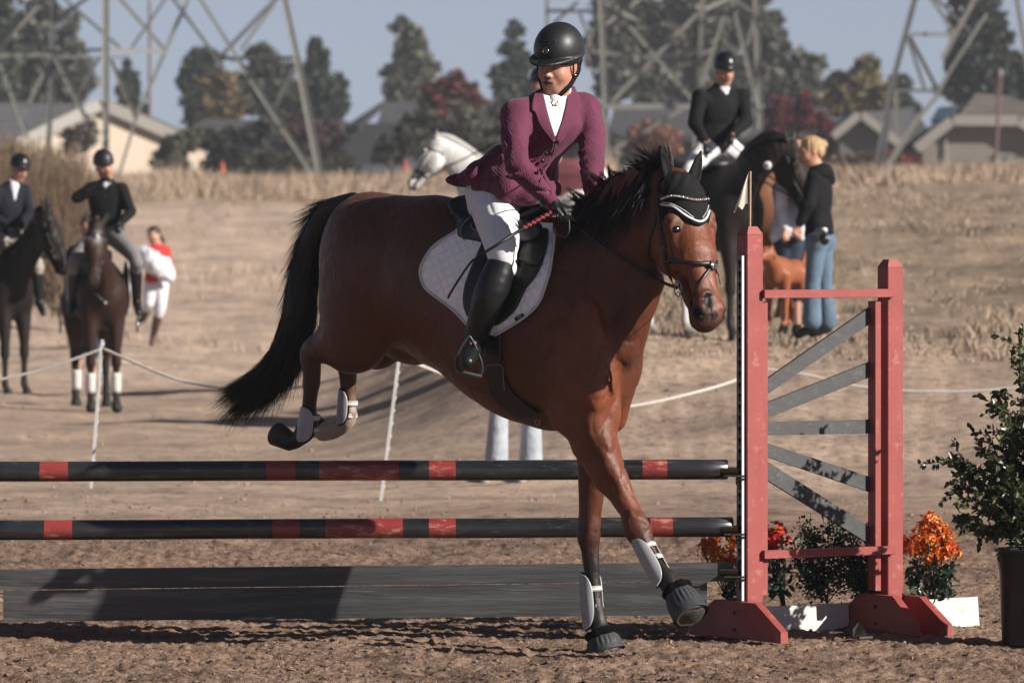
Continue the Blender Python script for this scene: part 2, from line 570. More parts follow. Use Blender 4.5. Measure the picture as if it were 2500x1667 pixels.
def build_ground():
    rows = np.concatenate([[-30, -10, 5, 12, 17, 20, 21.5], np.arange(22.3, 30, .022), np.arange(30, 36, .05),
                           36 * 1.0105 ** np.arange(0, 190), 262 * 1.09 ** np.arange(0, 30)])
    u = np.concatenate([-np.geomspace(1.6, .112, 14), np.linspace(-.1, .1, 440), np.geomspace(.112, 1.6, 14)])
    d, U = np.meshgrid(rows, u, indexing='ij')
    x = U * np.maximum(d, 20)
    z = ground_z(x, d) + ground_relief(x, d)
    V = np.stack([x, d, z], -1).reshape(-1, 3)
    nr, nc = d.shape
    i = np.arange(nr - 1)[:, None] * nc; j = np.arange(nc - 1)[None]
    Q = np.stack([i + j, i + j + 1, i + nc + j + 1, i + nc + j], -1).reshape(-1, 4)
    # what the soil itself is: dark worked arena footing, pale packed track, dry stubble
    P = np.stack([V[:, 0], V[:, 1], V[:, 2] * 0], -1)
    px = 1250 + V[:, 0] / np.maximum(V[:, 1], 5) * F_PX
    dd = V[:, 1]
    n = fbm(P * [.5, .35, 1], 4, 41)
    arena = np.array([.335, .232, .170]); sand = np.array([.58, .445, .345]); stub = np.array([.46, .355, .26]); path = np.array([.73, .57, .45]); scrub = np.array([.25, .195, .135])
    w = sm(32.5, 40, dd + n * 1.5)[:, None]
    C = arena * (1 - w) + sand * w
    wr = (sm(900, 1500, px + 220 * n) * sm(43, 60, dd))[:, None]
    C = C * (1 - wr) + stub * wr
    wl = (1 - sm(60, 330, px + 80 * n)) * sm(66, 80, dd)
    C = C * (1 - wl[:, None]) + scrub * wl[:, None]
    wp = (sm(58, 74, dd + 6 * n) * (1 - sm(138, 146, dd)) * (1 - sm(1050, 1500, px)))[:, None]
    C = C * (1 - wp) + path * wp
    wg = sm(143, 152, dd)[:, None]
    C = C * (1 - wg) + stub * wg
    pat = sm(.25, .7, fbm(P * [.35, .16, 1], 4, 55)) * sm(48, 60, dd) * sm(1250, 1700, px)
    C = C * (1 - .55 * pat[:, None]) + scrub * .55 * pat[:, None]
    # trampled streaks and wheel ruts of darker soil
    st = sm(.12, .6, fbm(P * [.55, 1.6, 1], 4, 91)) * sm(33, 38, dd) * (1 - sm(120, 150, dd))
    C = C * (1 - .22 * st[:, None])
    ru = np.exp(-((np.abs(dd - 96 - .9 * (V[:, 0] + 4) - 3 * np.sin(V[:, 0] * .5)) % 14) / 1.2) ** 2) * sm(78, 88, dd) * (1 - sm(135, 145, dd)) * (1 - sm(900, 1300, px))
    C = C * (1 - .16 * ru[:, None])
    # darker damp clods in the arena footing
    dk = sm(.35, .75, fbm(P * [6, 3, 1], 4, 61)) * (1 - sm(31, 40, dd))
    C = C * (1 - .35 * dk[:, None]) * ALB
    o = mesh_np('ground', V, Q, ground_mat(), None, True, cols=C)
    tag(o, kind='structure')

def clods():
    n = 15000
    ico = []
    t = (1 + 5 ** .5) / 2
    iv = np.array([[-1, t, 0], [1, t, 0], [-1, -t, 0], [1, -t, 0], [0, -1, t], [0, 1, t], [0, -1, -t], [0, 1, -t], [t, 0, -1], [t, 0, 1], [-t, 0, -1], [-t, 0, 1]]) / math.sqrt(1 + t * t)
    fi = np.array([[0, 11, 5], [0, 5, 1], [0, 1, 7], [0, 7, 10], [0, 10, 11], [1, 5, 9], [5, 11, 4], [11, 10, 2], [10, 7, 6], [7, 1, 8], [3, 9, 4], [3, 4, 2], [3, 2, 6], [3, 6, 8], [3, 8, 9], [4, 9, 5], [2, 4, 11], [6, 2, 10], [8, 6, 7], [9, 8, 1]])
    d = 22.6 + 12 * rng.random(n) ** 1.25
    x = rng.uniform(-.098, .098, n) * d
    # gather in loose drifts
    keep = fbm(np.stack([x, d, x * 0], -1) * [1.4, .9, 1], 3, 21) + rng.normal(0, .4, n) > -.1
    x, d = x[keep], d[keep]; n = len(x)
    r = .0035 + .009 * rng.random(n) ** 2.2 + .014 * (rng.random(n) < .025) * rng.random(n)
    z = ground_z(x, d) + ground_relief(x, d) + r * .25
    # bigger, sparser lumps on the ground beyond
    n2 = 7000
    d2 = 33 + 45 * rng.random(n2) ** 1.4; x2 = rng.uniform(-.098, .098, n2) * d2
    k2 = fbm(np.stack([x2, d2, x2 * 0], -1) * [.9, .35, 1], 3, 23) + rng.normal(0, .35, n2) > .05
    x2, d2 = x2[k2], d2[k2]; r2 = (.004 + .013 * rng.random(len(x2)) ** 2.5)
    x = np.concatenate([x, x2]); d = np.concatenate([d, d2]); r = np.concatenate([r, r2]); z = np.concatenate([z, ground_z(x2, d2) + ground_relief(x2, d2) + r2 * .2]); n = len(x)
    V = iv[None] * (1 + rng.normal(0, .22, (n, 12, 1))) * r[:, None, None] * rng.uniform(.7, 1.3, (n, 1, 3))
    V[:, :, 2] *= .6
    V = V + np.stack([x, d, z], -1)[:, None]
    Fa = (fi[None] + np.arange(n)[:, None, None] * 12).reshape(-1, 3)
    C = ALB * (np.array([.33, .225, .168]) + (np.array([.48, .36, .28]) - np.array([.33, .225, .168])) * sm(32, 42, d)[:, None]) * rng.uniform(.55, 1.12, (n, 1))
    C = np.repeat(C, 12, 0)
    o = mesh_np('dirt_clods', V.reshape(-1, 3), Fa, M_clod, None, False, cols=C)
    tag(o, 'loose brown clods of dirt around and beyond the jump', 'dirt', kind='stuff')

def blades(name, label, cat, n, dfn, pxfn, h0, h1, w0, cols, lean=.35, seed=1, keepf=None):
    g = np.random.default_rng(seed)
    d = dfn(g, n); px = pxfn(g, n)
    x = (px - 1250) * d / F_PX
    if keepf is not None:
        k = keepf(x, d, g); x, d = x[k], d[k]; n = len(x)
    z = ground_z(x, d) + ground_relief(x, d) - .02
    h = g.uniform(h0, h1, n) * np.clip(1 + .75 * fbm(np.stack([x, d, x * 0], -1) * [.55, .25, 1], 3, seed), .25, 2)
    a = g.uniform(0, np.pi, n); w = w0 * g.uniform(.5, 1.4, n)
    b = np.stack([x, d, z], -1)
    s = np.stack([np.cos(a) * w, np.sin(a) * w, 0 * a], -1)
    l = np.stack([g.normal(0, lean, n) * h, g.normal(0, lean, n) * h, h], -1)
    V = np.stack([b - s, b + s, b + l * .55 + s * .8 + [0, 0, .02], b + l * .55 - s * .8 + [0, 0, .02], b + l], 1)
    i = np.arange(n)[:, None] * 5
    Q = i + np.array([[0, 1, 2, 3]]); T = i + np.array([[3, 2, 4]])
    cc = ALB * np.asarray(cols)[g.integers(0, len(cols), n)] * g.uniform(.75, 1.2, (n, 1))
    o = mesh_np(name, V.reshape(-1, 3), [Q, T], M_grass, None, False, cols=np.repeat(cc, 5, 0))
    tag(o, label, cat, kind='stuff')

M_clod = basic('clod_dirt', attr=True, rough=.95, spec=.1, var=.2, vs=60, bump=.5, bs=300, bd=.003)
M_grass = basic('dry_grass', attr=True, rough=.8, spec=.2, var=.2, vs=2, bump=0)
build_ground()
clods()
straw = [(.56, .43, .31), (.50, .38, .27), (.40, .30, .21), (.62, .47, .36)]
U = lambda a, b: (lambda g, n: g.uniform(a, b, n))
blades('tall_grass', 'tall dry tan grass along the far edge of the track', 'grass', 40000, U(147, 192), U(180, 1500), .14, .50, .012, straw + [(.36, .26, .19)], .33, 3, lambda x, d, g: fbm(np.stack([x, d, x * 0], -1) * [.4, .2, 1], 3, 28) + g.normal(0, .3, len(x)) > -.15)
blades('tall_grass', 'tall dry tan grass in front of the grey houses at the right', 'grass', 22000, U(106, 168), U(1950, 2560), .10, .36, .012, straw + [(.36, .26, .19)], .35, 4, lambda x, d, g: fbm(np.stack([x, d, x * 0], -1) * [.4, .2, 1], 3, 29) + g.normal(0, .3, len(x)) > -.1)
blades('stubble_grass', 'short dry stubble on the bank at the right', 'grass', 26000, lambda g, n: 47 + 75 * g.random(n) ** 1.3, U(1380, 2560), .02, .10, .008, [(.50, .38, .28), (.42, .32, .23), (.33, .26, .18)], .5, 5,
       lambda x, d, g: fbm(np.stack([x, d, x * 0], -1) * [.8, .3, 1], 3, 8) + g.normal(0, .35, len(x)) > .0)
blades('weeds', 'sparse dry weeds on the sandy track at the left', 'grass', 2500, lambda g, n: 72 + 70 * g.random(n), U(-40, 900), .06, .25, .010, straw, .5, 6,
       lambda x, d, g: fbm(np.stack([x, d, x * 0], -1) * [.6, .3, 1], 3, 18) > .25)

# ================================================================ JUMP
M_red = basic('red_paint', (.37, .078, .068), rough=.5, spec=.35, var=.12, vs=9, bump=.12, bs=60, dark=(.46, .17, .14))
M_blackp = basic('black_paint', (.022, .024, .026), rough=.30, coat=.5, spec=.7, var=.5, vs=14, bump=.35, bs=45, bd=.004, dark=(.11, .10, .095), stretch=(.3, 1, 1), dth=(.56, .66))
M_redp = basic('pole_red_paint', (.33, .05, .045), rough=.32, coat=.4, spec=.5, var=.25, vs=14, bump=.3, bs=45, bd=.004, dark=(.55, .24, .18), stretch=(.3, 1, 1), dth=(.54, .62))
M_dkwood = basic('black_stained_wood', (.066, .069, .071), rough=.5, spec=.5, var=.5, vs=7, bump=.6, bs=60, bd=.006, dark=(.145, .14, .135), stretch=(.10, 1, 1.6), dth=(.52, .70))
M_grey = basic('grey_painted_slat', (.085, .088, .092), rough=.6, spec=.3, var=.25, vs=18, bump=.3, bs=90, dark=(.16, .155, .15), stretch=(.3, 1, 1))
M_white = basic('white_paint', (.76, .74, .70), rough=.5, var=.08, vs=7, bump=.2, bs=40, dark=(.6, .52, .42))
M_metal = basic('rusty_metal', (.055, .045, .036), rough=.6, spec=.5, var=.6, vs=60, metal=.4, bump=.3, bs=200, dark=(.16, .075, .035))
M_steel = basic('steel_strip', (.20, .20, .205), rough=.45, metal=.7, var=.3, vs=30, bump=.1)
M_dark = basic('dark_hole', (.006, .006, .006), rough=.9, spec=.1, var=.1, bump=0)
M_wlip = basic('white_lip', (.7, .71, .72), rough=.4, var=.1, bump=0)
M_fabric = basic('cream_cloth', (.80, .72, .60), rough=.9, spec=.1, var=.1, vs=20, bump=.3, bs=350, bd=.002)
M_pale = basic('pale_wood', (.55, .40, .26), rough=.7, var=.2, vs=30, bump=.1)
def add_grain(m, amt=.5):
    t = m.node_tree
    return m

b31 = R(31)
Uw = np.array([math.cos(b31), math.sin(b31), 0])      # along the wing
Nw = np.array([math.sin(b31), -math.cos(b31), 0])     # out of its front
Zv = np.array([0, 0, 1.0])

def post_mesh(c, top, w=.0425, zb=.03, name='post', parent=None):
    c = np.array([c[0], c[1], 0.])
    m = MB()
    h = (top - .035 - zb) / 2
    m.box(c + Zv * (zb + h), Uw * w, Nw * w, Zv * h, .003)
    a = c + Zv * (top - .035)
    V = [a + Uw * w * i + Nw * w * j for i, j in ((-1, -1), (-1, 1), (1, 1), (1, -1))] + [a + Zv * .035 + Uw * w * .55 * i + Nw * w * .55 * j for i, j in ((-1, -1), (-1, 1), (1, 1), (1, -1))]
    m.add(V, [[0, 1, 5, 4], [1, 2, 6, 5], [2, 3, 7, 6], [3, 0, 4, 7], [4, 5, 6, 7]])
    return m.build(name, M_red, parent)

def foot_mesh(c, parent, side=-1, length=.37, h=.165, z0=.012, name='foot', th=.019):
    """trapezoid board across the wing, fixed to the post side"""
    c = np.array([c[0], c[1], 0.]) + Uw * side * (.0425 + th + .001)
    L = length
    out = [(-L, 0), (L, 0), (L, .05), (L * .45, h), (-L * .45, h), (-L, .05)]
    P = [c - Uw * th + Nw * a + Zv * (z0 + z) for a, z in out]
    m = MB(); m.prism(P, Uw * 2 * th)
    o = m.build(name, M_red, parent)
    for z in (.04, .115):
        b = MB()
        q = c + Uw * side * (th + .002) + Zv * (z0 + z)
        b.tube([q, q + Uw * side * .005], .009, 8)
        b.build('bolt', M_metal, o)
    return o

def cup(c, parent, n=1):
    """metal jump cup on the strip: shelf reaching left, gusset and pin"""
    c = np.asarray(c, float)
    m = MB()
    X = np.array([-1., 0, 0]); Y = np.array([0, 1., 0])
    ang = np.linspace(math.pi * 1.12, math.pi * 1.88, 9)
    rr = .052
    for k in range(8):
        p0 = np.array([0, math.cos(ang[k]) * rr, math.sin(ang[k]) * rr + rr]); p1 = np.array([0, math.cos(ang[k + 1]) * rr, math.sin(ang[k + 1]) * rr + rr])
        a = c + X * .055
        m.hexa([a + p0 - X * .05, a + p0 + X * .03, a + p1 + X * .03, a + p1 - X * .05, a + p0 - X * .05 + Zv * .005, a + p0 + X * .03 + Zv * .005, a + p1 + X * .03 + Zv * .005, a + p1 - X * .05 + Zv * .005])
    m.box(c + X * .02 + Zv * .002, X * .045, Y * .03, Zv * .004)
    m.box(c + X * .0 - Zv * .02, X * .012, Y * .022, Zv * .02, .003)
    m.prism([c + X * .03 + Y * .028 + Zv * .004, c - X * .005 + Y * .028 + Zv * .004, c - X * .005 + Y * .028 + Zv * .045, c + X * .006 + Y * .028 + Zv * .045], Y * .006)
    m.tube([c - X * .02 - Y * .04 - Zv * .012, c - X * .02 + Y * .04 - Zv * .012], .006, 8)
    return m.build('cup', M_metal, parent)

def standard(c0, top0, loc_label, wing=True, z_cups=(), top1=1.70):
    root = thing('jump_standard', loc_label, 'jump stand', (c0[0], c0[1], 0))
    c0 = np.array([c0[0], c0[1], 0.])
    post_mesh(c0, top0, parent=root)
    foot_mesh(c0, root, -1)
    # drilled strip on the left face of the post
    s0 = c0 - Uw * (.0425 + .006) - Nw * .004
    zt, zb = top0 - .13, .18
    m = MB()
    m.box(s0 + Zv * (zt + zb) / 2, Uw * .0035, Nw * .026, Zv * (zt - zb) / 2)
    st = m.build('drilled_strip', M_steel, root)
    m = MB()
    m.box(s0 + Nw * .029 - Uw * .006 + Zv * (zt + zb) / 2, Uw * .007, Nw * .0028, Zv * (zt - zb) / 2)
    m.build('strip_edge', M_wlip, st)
    m = MB()
    z = zt - .03
    while z > zb + .03:
        q = s0 - Uw * .0037 + Zv * z
        m.ball(q, (.0008, .013, .011), 10, 6, [Uw, Nw, Zv])
        m.ball(q - Zv * .017, (.0007, .006, .012), 8, 6, [Uw, Nw, Zv])
        z -= .0495
    tag(m.build('keyhole', M_dark, st), kind='stuff')
    for z in z_cups:
        cup(s0 - Uw * .010 + Nw * .0 + Zv * z, root)
    if not wing: return root
    c1 = c0 + Uw * .763
    post_mesh(c1, top1, parent=root)
    foot_mesh(c1, root, 1, length=.37)
    foot_mesh(c1, root, -1, length=.30, h=.17)
    # inner stiles carry the slats
    def stile(a, w, zt, zb, back):
        m = MB(); q = c0 + Uw * a - Nw * back
        m.box(q + Zv * (zt + zb) / 2, Uw * w, Nw * .03, Zv * (zt - zb) / 2, .002)
        m.build('stile', M_red, root)
    stile(.0425 + .017 + .001, .016, 1.512, .2, -.0)
    stile(.763 - .0425 - .045, .016, 1.512, .2, .0)
    for z in (1.548, .385):
        m = MB()
        zz = z
        m.box(c0 + Uw * .39 + Nw * (.0425 + .012) + Zv * zz, Uw * .355, Nw * .0115, Zv * .019, .002)
        m.build('crossbar', M_red, root)
    sl = [((.075, (1.152, 1.083)), (.675, (1.492, 1.417))), ((.075, (1.053, .982)), (.675, (1.240, 1.172))), ((.075, (.974, .914)), (.675, (.975, .912))),
          ((.075, (.888, .826)), (.675, (.711, .642))), ((.075, (.812, .729)), (.675, (.480, .402)))]
    for (a, (t0, b0)), (e, (t1, b1)) in sl:
        q = c0 - Nw * .012
        m = MB()
        m.prism([q + Uw * a + Zv * b0, q + Uw * e + Zv * b1, q + Uw * e + Zv * t1, q + Uw * a + Zv * t0], -Nw * .018)
        m.build('slat', M_grey, root)
    return root

pR = W(1831, 1560, 25.45)
std = standard((pR[0], pR[1]), 1.85, 'red wooden jump standard with fan of grey slats and two posts', True, (.735, .475, .285))
pL = W(-88, 1560, 25.4)
standard((pL[0], pL[1]), 1.85, 'red jump standard past the left edge, only a foot showing', False, (.73, .47, .29))

def pole(name, label, y0, y1, px0, px1, d0, d1, bands, r=.0445):
    """bands: (px_start, px_end) red"""
    cuts = sorted({px0, px1} | {b for ab in bands for b in ab})
    m = MB(); mi = []
    seg = 40
    P = []; ring_px = []
    for a, b in zip(cuts[:-1], cuts[1:]):
        k = max(1, int((b - a) / 60))
        ring_px += list(np.linspace(a, b, k + 1)[(1 if ring_px else 0):])
    ring_px = np.array(ring_px)
    t = (ring_px - px0) / (px1 - px0)
    A, B = W(px0, y0, d0), W(px1, y1, d1)
    pts = A + (B - A) * t[:, None]
    wob = .0015 * vnoise(np.stack([t * 9, t * 0, t * 0], -1), 4)
    pts[:, 2] += wob
    e0, e1 = pts[0] - (pts[1] - pts[0]) * 0, pts[-1]
    T = unit(B - A)
    pts = np.vstack([pts[0] - T * .004, pts, pts[-1] + T * .004]); ring_px = np.concatenate([[px0], ring_px, [px1]])
    rad = np.full(len(pts), r); rad[0] = rad[-1] = r - .005
    m.tube(pts, rad, seg)
    for a, b in zip(ring_px[:-1], ring_px[1:]):
        c = (a + b) / 2
        mi += [1 if any(s < c < e for s, e in bands) else 0] * seg
    mi += [2] * (2 * seg)
    o = m.build(name, [M_blackp, M_redp, M_pale_end], None, True, mat_idx=mi)
    tag(o, label, 'jump pole')
M_pale_end = basic('worn_pole_end', (.16, .13, .11), rough=.8, var=.5, vs=30, bump=.3)
pole('jump_pole', 'upper black pole with red bands, topmost of the two poles across the jump', 1151, 1146, -62, 1775, 25.43, 25.46,
     [(98, 167), (650, 721), (779, 973), (1047, 1112), (1568, 1628)], .0452)
pole('jump_pole', 'lower black pole with red bands, between upper pole and black plank', 1294, 1286, -62, 1788, 25.43, 25.46,
     [(109, 177), (666, 731), (794, 983), (1047, 1112), (1587, 1642)], .0447)
A0 = 25.43; A1 = 25.46
dpl = lambda px: A0 + (A1 - A0) * (px + 62) / 1850
m = MB()
ptop = [(-60, 1391), (600, 1384), (1200, 1377), (1790, 1373), (1790, 1418), (1726, 1419), (1726, 1501), (900, 1508), (300, 1513), (8, 1517), (8, 1441), (-60, 1441)]
front = [W(x, y, dpl(x) - .012) for x, y in ptop]
# triangulate as convex strips between columns
def strip_board(top, bot, th, name, mat):
    m = MB(); T = np.array([0.05, 1, 0]) * th
    for i in range(len(top) - 1):
        a, b, c, d_ = [W(*p, dpl(p[0]) - .012) for p in (bot[i], bot[i + 1], top[i + 1], top[i])]
        m.hexa([a, b, b + T, a + T, d_, c, c + T, d_ + T])
    return m
plank = thing('jump_plank', 'wide black weathered plank with notched ends hung lowest across the jump', 'plank', W(860, 1512, 25.4))
xs = [-60, 300, 900, 1300, 1790]
q = strip_board([(x, 1390.5 - (x + 60) * .0096) for x in xs], [(x, 1440.5 - (x + 60) * .0122) for x in xs], .032, 'p', None); q.build('board', M_dkwood, plank)
xs = [8, 300, 900, 1300, 1726]
q = strip_board([(x, 1442 - (x - 8) * .0122) for x in xs], [(x, 1517 - (x - 8) * .0095) for x in xs], .031, 'p', None); q.build('board', M_dkwood, plank)

# ---- flag in the tall post
fl = thing('jump_flag', 'small cream pennant on a thin stick set in the tall red post', 'flag', W(1831, 556, 25.45))
m = MB(); m.tube([W(1831, 560, 25.45), W(1832, 418, 25.45)], .0045, 8); m.build('flag_stick', M_pale, fl)
ns = 12
e0 = [(1829, 419), (1826, 440), (1826, 470), (1826, 500)]; e1 = [(1828, 420), (1814, 455), (1802, 490), (1791, 516)]
L0 = resample(np.array([W(x, y, 25.45) for x, y in e0]), ns); L1 = resample(np.array([W(x, y, 25.45) for x, y in e1]), ns)
s = np.linspace(0, 1, ns)
V = L0[:, None] * (1 - s)[None, :, None] + L1[:, None] * s[None, :, None]
V[:, :, 1] += .004 * np.sin(s * 7)[None] * np.linspace(.2, 1, ns)[:, None]
V[:, :, 2] += .010 * np.sin(s * 12)[None] * (np.arange(ns) > ns - 3)[:, None]
i = np.arange(ns - 1)[:, None] * ns; j = np.arange(ns - 1)[None]
G = np.stack([i + j, i + j + 1, i + ns + j + 1, i + ns + j], -1).reshape(-1, 4)
V = V.reshape(-1, 3)
mesh_np('flag_cloth', np.vstack([V, V + [0, .0025, 0]]), np.vstack([G, G[:, ::-1] + len(V)]), M_fabric, fl)

# ---- white flower-box board lying behind the standard
m = MB()
P = [W(1872, 1560, 25.75), W(2383, 1536, 26.35), W(2378, 1457, 26.35), W(1866, 1481, 25.75)]
P[0][2] = -.01; P[1][2] = max(P[1][2], .0)
m.prism(P, np.array([.02, .045, 0]))
tag(m.build('base_board', M_white), 'white painted board standing on edge behind the red standard', 'board')
m = MB()
P = [W(2383, 1500, 26.37), W(2381, 1540, 26.37)]

# ---- metal thing leaning against the right foot
cr = thing('loose_cup', 'loose rusty metal jump cup lying against the foot of the right post', 'jump cup', W(2095, 1560, 25.35))
m = MB()
a = W(2083, 1556, 25.3); bq = W(2098, 1516, 25.35); cq = W(2118, 1552, 25.32)
m.prism([a, cq, W(2110, 1536, 25.3), bq, W(2082, 1535, 25.3)], np.array([.0, .006, .0]))
m.build('plate', M_metal, cr)
m = MB()
m.prism([W(2064, 1535, 25.42), W(2082, 1552, 25.3), bq, W(2076, 1512, 25.42)], np.array([.004, .0, .005]))
m.tube([W(2096, 1558, 25.27), W(2128, 1556, 25.32)], .009, 8)
m.build('flange', M_metal, cr)

# ================================================================ PLANTS NEAR THE JUMP
def leafmat(name, col, rough=.35, spec=.5, attr=False, trans=.25):
    t = NT(name)
    if attr:
        a = t.n('ShaderNodeAttribute', attribute_name='Col'); base = a.outputs['Color']
    else:
        r = t.n('ShaderNodeRGB'); r.outputs[0].default_value = (*col, 1); base = r.outputs[0]
    g = t.n('ShaderNodeNewGeometry')
    rr = t.ramp(g.outputs['Random Per Island'], [(0, (.6, .62, .55)), (1, (1.35, 1.3, 1.3))])
    c = t.mixc(1.0, base, rr, 'MULTIPLY')
    t.l(c, t.b.inputs['Base Color'])
    t.b.inputs['Roughness'].default_value = rough
    t.b.inputs['Specular IOR Level'].default_value = spec
    if trans:
        tr = t.n('ShaderNodeBsdfTranslucent'); mx = t.n('ShaderNodeMixShader'); mx.inputs[0].default_value = trans
        t.l(c, tr.inputs[0]); t.l(t.b.outputs[0], mx.inputs[1]); t.l(tr.outputs[0], mx.inputs[2]); t.l(mx.outputs[0], t.o.inputs[0])
    return t.m
M_leaf = leafmat('bush_leaf', (.050, .070, .026), .33, .5)
M_fol = leafmat('silk_foliage', (.020, .045, .028), .35, .5)
M_petal = leafmat('petal', None, .6, .3, True, .35)
M_bark = basic('bark', (.16, .12, .09), rough=.9, var=.3, vs=40, bump=.5, bs=150)
M_stem = basic('green_stem', (.03, .06, .035), rough=.5, var=.2, bump=0)
M_pot = basic('black_plastic_pot', (.016, .018, .021), rough=.42, spec=.45, var=.2, vs=4, bump=.03)
M_treeleaf = leafmat('tree_leaf', None, .7, .2, True, .2)

def leaves(P, N, D, size, wid=.5, fold=.25):
    """leaf at P pointing along D, face normal N -> verts, quads"""
    D = D / (np.linalg.norm(D, axis=1)[:, None] + 1e-9)
    N = N - D * (N * D).sum(1)[:, None]; N = N / (np.linalg.norm(N, axis=1)[:, None] + 1e-9)
    S = np.cross(D, N); s = size[:, None]
    up = N * s * fold * wid
    v = [P, P + D * s * .35 + S * s * wid * .5 + up, P + D * s * .75 + S * s * wid * .38 + up * .7, P + D * s, P + D * s * .75 - S * s * wid * .38 + up * .7, P + D * s * .35 - S * s * wid * .5 + up]
    V = np.stack(v, 1)
    n = len(P); i = np.arange(n)[:, None] * 6
    Q = np.concatenate([i + np.array([[0, 1, 2, 3]]), i + np.array([[0, 3, 4, 5]])])
    return V.reshape(-1, 3), Q

def rdir(g, n):
    v = g.normal(0, 1, (n, 3)); return v / np.linalg.norm(v, axis=1)[:, None]

def potted_bush():
    g = np.random.default_rng(12)
    d0 = 25.2
    c = W(2527, 1571, d0); c[2] = 0
    t = thing('potted_bush', 'leafy green bush in a black plastic nursery pot at the right edge', 'plant', c)
    m = MB()
    H = .425; r0, r1 = .142, .168
    a = np.linspace(0, 2 * np.pi, 48, endpoint=False)
    prof = [(0.0, 0), (r0, 0), (r0 + .004, .01), (r1 - .008, H - .09), (r1 - .004, H - .088), (r1, H - .015), (r1 + .012, H - .013), (r1 + .014, H), (r1 - .004, H), (r1 - .01, H - .05), (0, H - .05)]
    V = np.array([[c[0] + r * math.cos(x), c[1] + r * math.sin(x), z] for r, z in prof for x in a])
    k = len(prof); i = np.arange(k - 1)[:, None] * 48; j = np.arange(48)[None]
    mesh_np('pot', V, np.stack([i + j, i + (j + 1) % 48, i + 48 + (j + 1) % 48, i + 48 + j], -1).reshape(-1, 4), M_pot, t)
    top = c + [0, 0, H - .05]
    mb = MB(); LP = []; LD = []
    tips = [(2375, 1175, .05), (2330, 1125, -.02), (2400, 1060, .0), (2365, 1230, -.10), (2310, 1130, .1), (2440, 980, .0), (2485, 850, .02), (2490, 900, -.08), (2430, 1120, -.15), (2390, 1290, -.05), (2470, 1080, .1), (2520, 960, -.05), (2560, 880, .1),
            (2600, 1000, 0), (2640, 1100, .1), (2570, 1150, -.15), (2480, 1200, -.18), (2430, 1250, .12), (2660, 1200, -.1), (2500, 1290, -.2), (2350, 1190, .12), (2395, 1100, .12), (2465, 1010, -.1), (2530, 1060, -.12), (2450, 1170, 0), (2340, 1275, .02)]
    for px, py, dd in tips:
        tip = W(px, py, d0 + dd)
        mid = top * .5 + tip * .5 + g.normal(0, .03, 3) + [0, 0, .03] - (tip - top) * [.18, 0, 0]
        br = resample([top + g.normal(0, .02, 3) * [1, 1, 0], mid, tip], 14)
        mb.tube(br, np.linspace(.007, .0018, 14), 5, cap=False)
        for k in range(10):
            q = br[g.integers(4, 14)]
            dr = unit(unit(tip - top) * .6 + rdir(g, 1)[0])
            L = g.uniform(.05, .15)
            tw = np.array([q, q + dr * L * .5 + [0, 0, .008], q + dr * L])
            mb.tube(tw, [.0022, .0016, .001], 4, cap=False)
            for s_ in np.linspace(.1, 1, 15):
                LP.append(q + (tw[-1] - q) * s_); LD.append(dr * .55 + rdir(g, 1)[0] * .8)
        for s_ in range(4, 14):
            for _ in range(7):
                LP.append(br[s_] + g.normal(0, .006, 3)); LD.append(unit(tip - top) * .4 + rdir(g, 1)[0])
    mb.build('branch', M_bark, t, True)
    LP = np.array(LP); LD = np.array(LD)
    N = rdir(g, len(LP)) + [0.1, -.3, .8]
    V, Q = leaves(LP, N, LD, g.uniform(.022, .042, len(LP)), .62)
    tag(mesh_np('leaf', V, Q, M_leaf, t, False), kind='stuff')
potted_bush()

def bouquet(label, cpx, cpy, rx, ry, d, colors, n_pet=900, stem_base=None, nleaf=300, psize=.022, leafbox=None):
    g = np.random.default_rng(int(cpx * 7 + cpy))
    b = W(stem_base[0], stem_base[1], d); c = W(cpx, cpy, d)
    s = d / F_PX
    t = thing('flower_bunch', label, 'flowers', (b[0], b[1], b[2]), group='artificial flowers behind the jump standard')
    v = rdir(g, n_pet // 4) * (g.random((n_pet // 4, 1)) ** .35) * [rx * s, .10, ry * s]
    v[:, 1] *= 1
    lob = rdir(g, 20) * [rx * s * .78, .07, ry * s * .80]; lob[:, 0] *= np.clip(1.1 - .75 * lob[:, 2] / (ry * s), .4, 1.5)
    v = lob[g.integers(0, 20, len(v))] + v * .36 + g.normal(0, .010, v.shape)
    cen = c + v
    P = np.repeat(cen, 5, 0); k = len(P)
    ax = v / (np.linalg.norm(v, axis=1)[:, None] + 1e-6) + rdir(g, len(v)) * .5
    ax = np.repeat(ax / np.linalg.norm(ax, axis=1)[:, None], 5, 0)
    r = rdir(g, k); r -= ax * (r * ax).sum(1)[:, None]; r /= np.linalg.norm(r, axis=1)[:, None]
    D = r + ax * .35
    V, Q = leaves(P, ax, D, g.uniform(.7, 1.2, k) * psize, .55, .3)
    cc = np.asarray(colors)[g.integers(0, len(colors), len(cen))]
    C = np.repeat(np.repeat(cc, 5, 0) * g.uniform(.8, 1.15, (k, 1)), 6, 0)
    tag(mesh_np('blossom', V, Q, M_petal, t, False, cols=C), kind='stuff')
    mb = MB()
    for q in cen[g.integers(0, len(cen), 9)]:
        mb.tube(resample([b + g.normal(0, .008, 3) * [1, 1, 0], b * .4 + q * .6 + g.normal(0, .01, 3), q], 7), .0035, 5)
    mb.build('stem', M_stem, t, True)
    if leafbox:
        x0, y0, x1, y1 = leafbox
        P = np.array([W(g.uniform(x0, x1), g.uniform(y0, y1), d + g.uniform(-.07, .07)) for _ in range(nleaf)])
        V, Q = leaves(P, rdir(g, nleaf) + [.3, -.5, .4], rdir(g, nleaf) + [0, -.1, -.2], g.uniform(.03, .055, nleaf), .5)
        tag(mesh_np('leaf', V, Q, M_fol, t, False), kind='stuff')
OR = [(.75, .20, .03), (.80, .28, .05), (.62, .08, .03), (.78, .35, .10)]
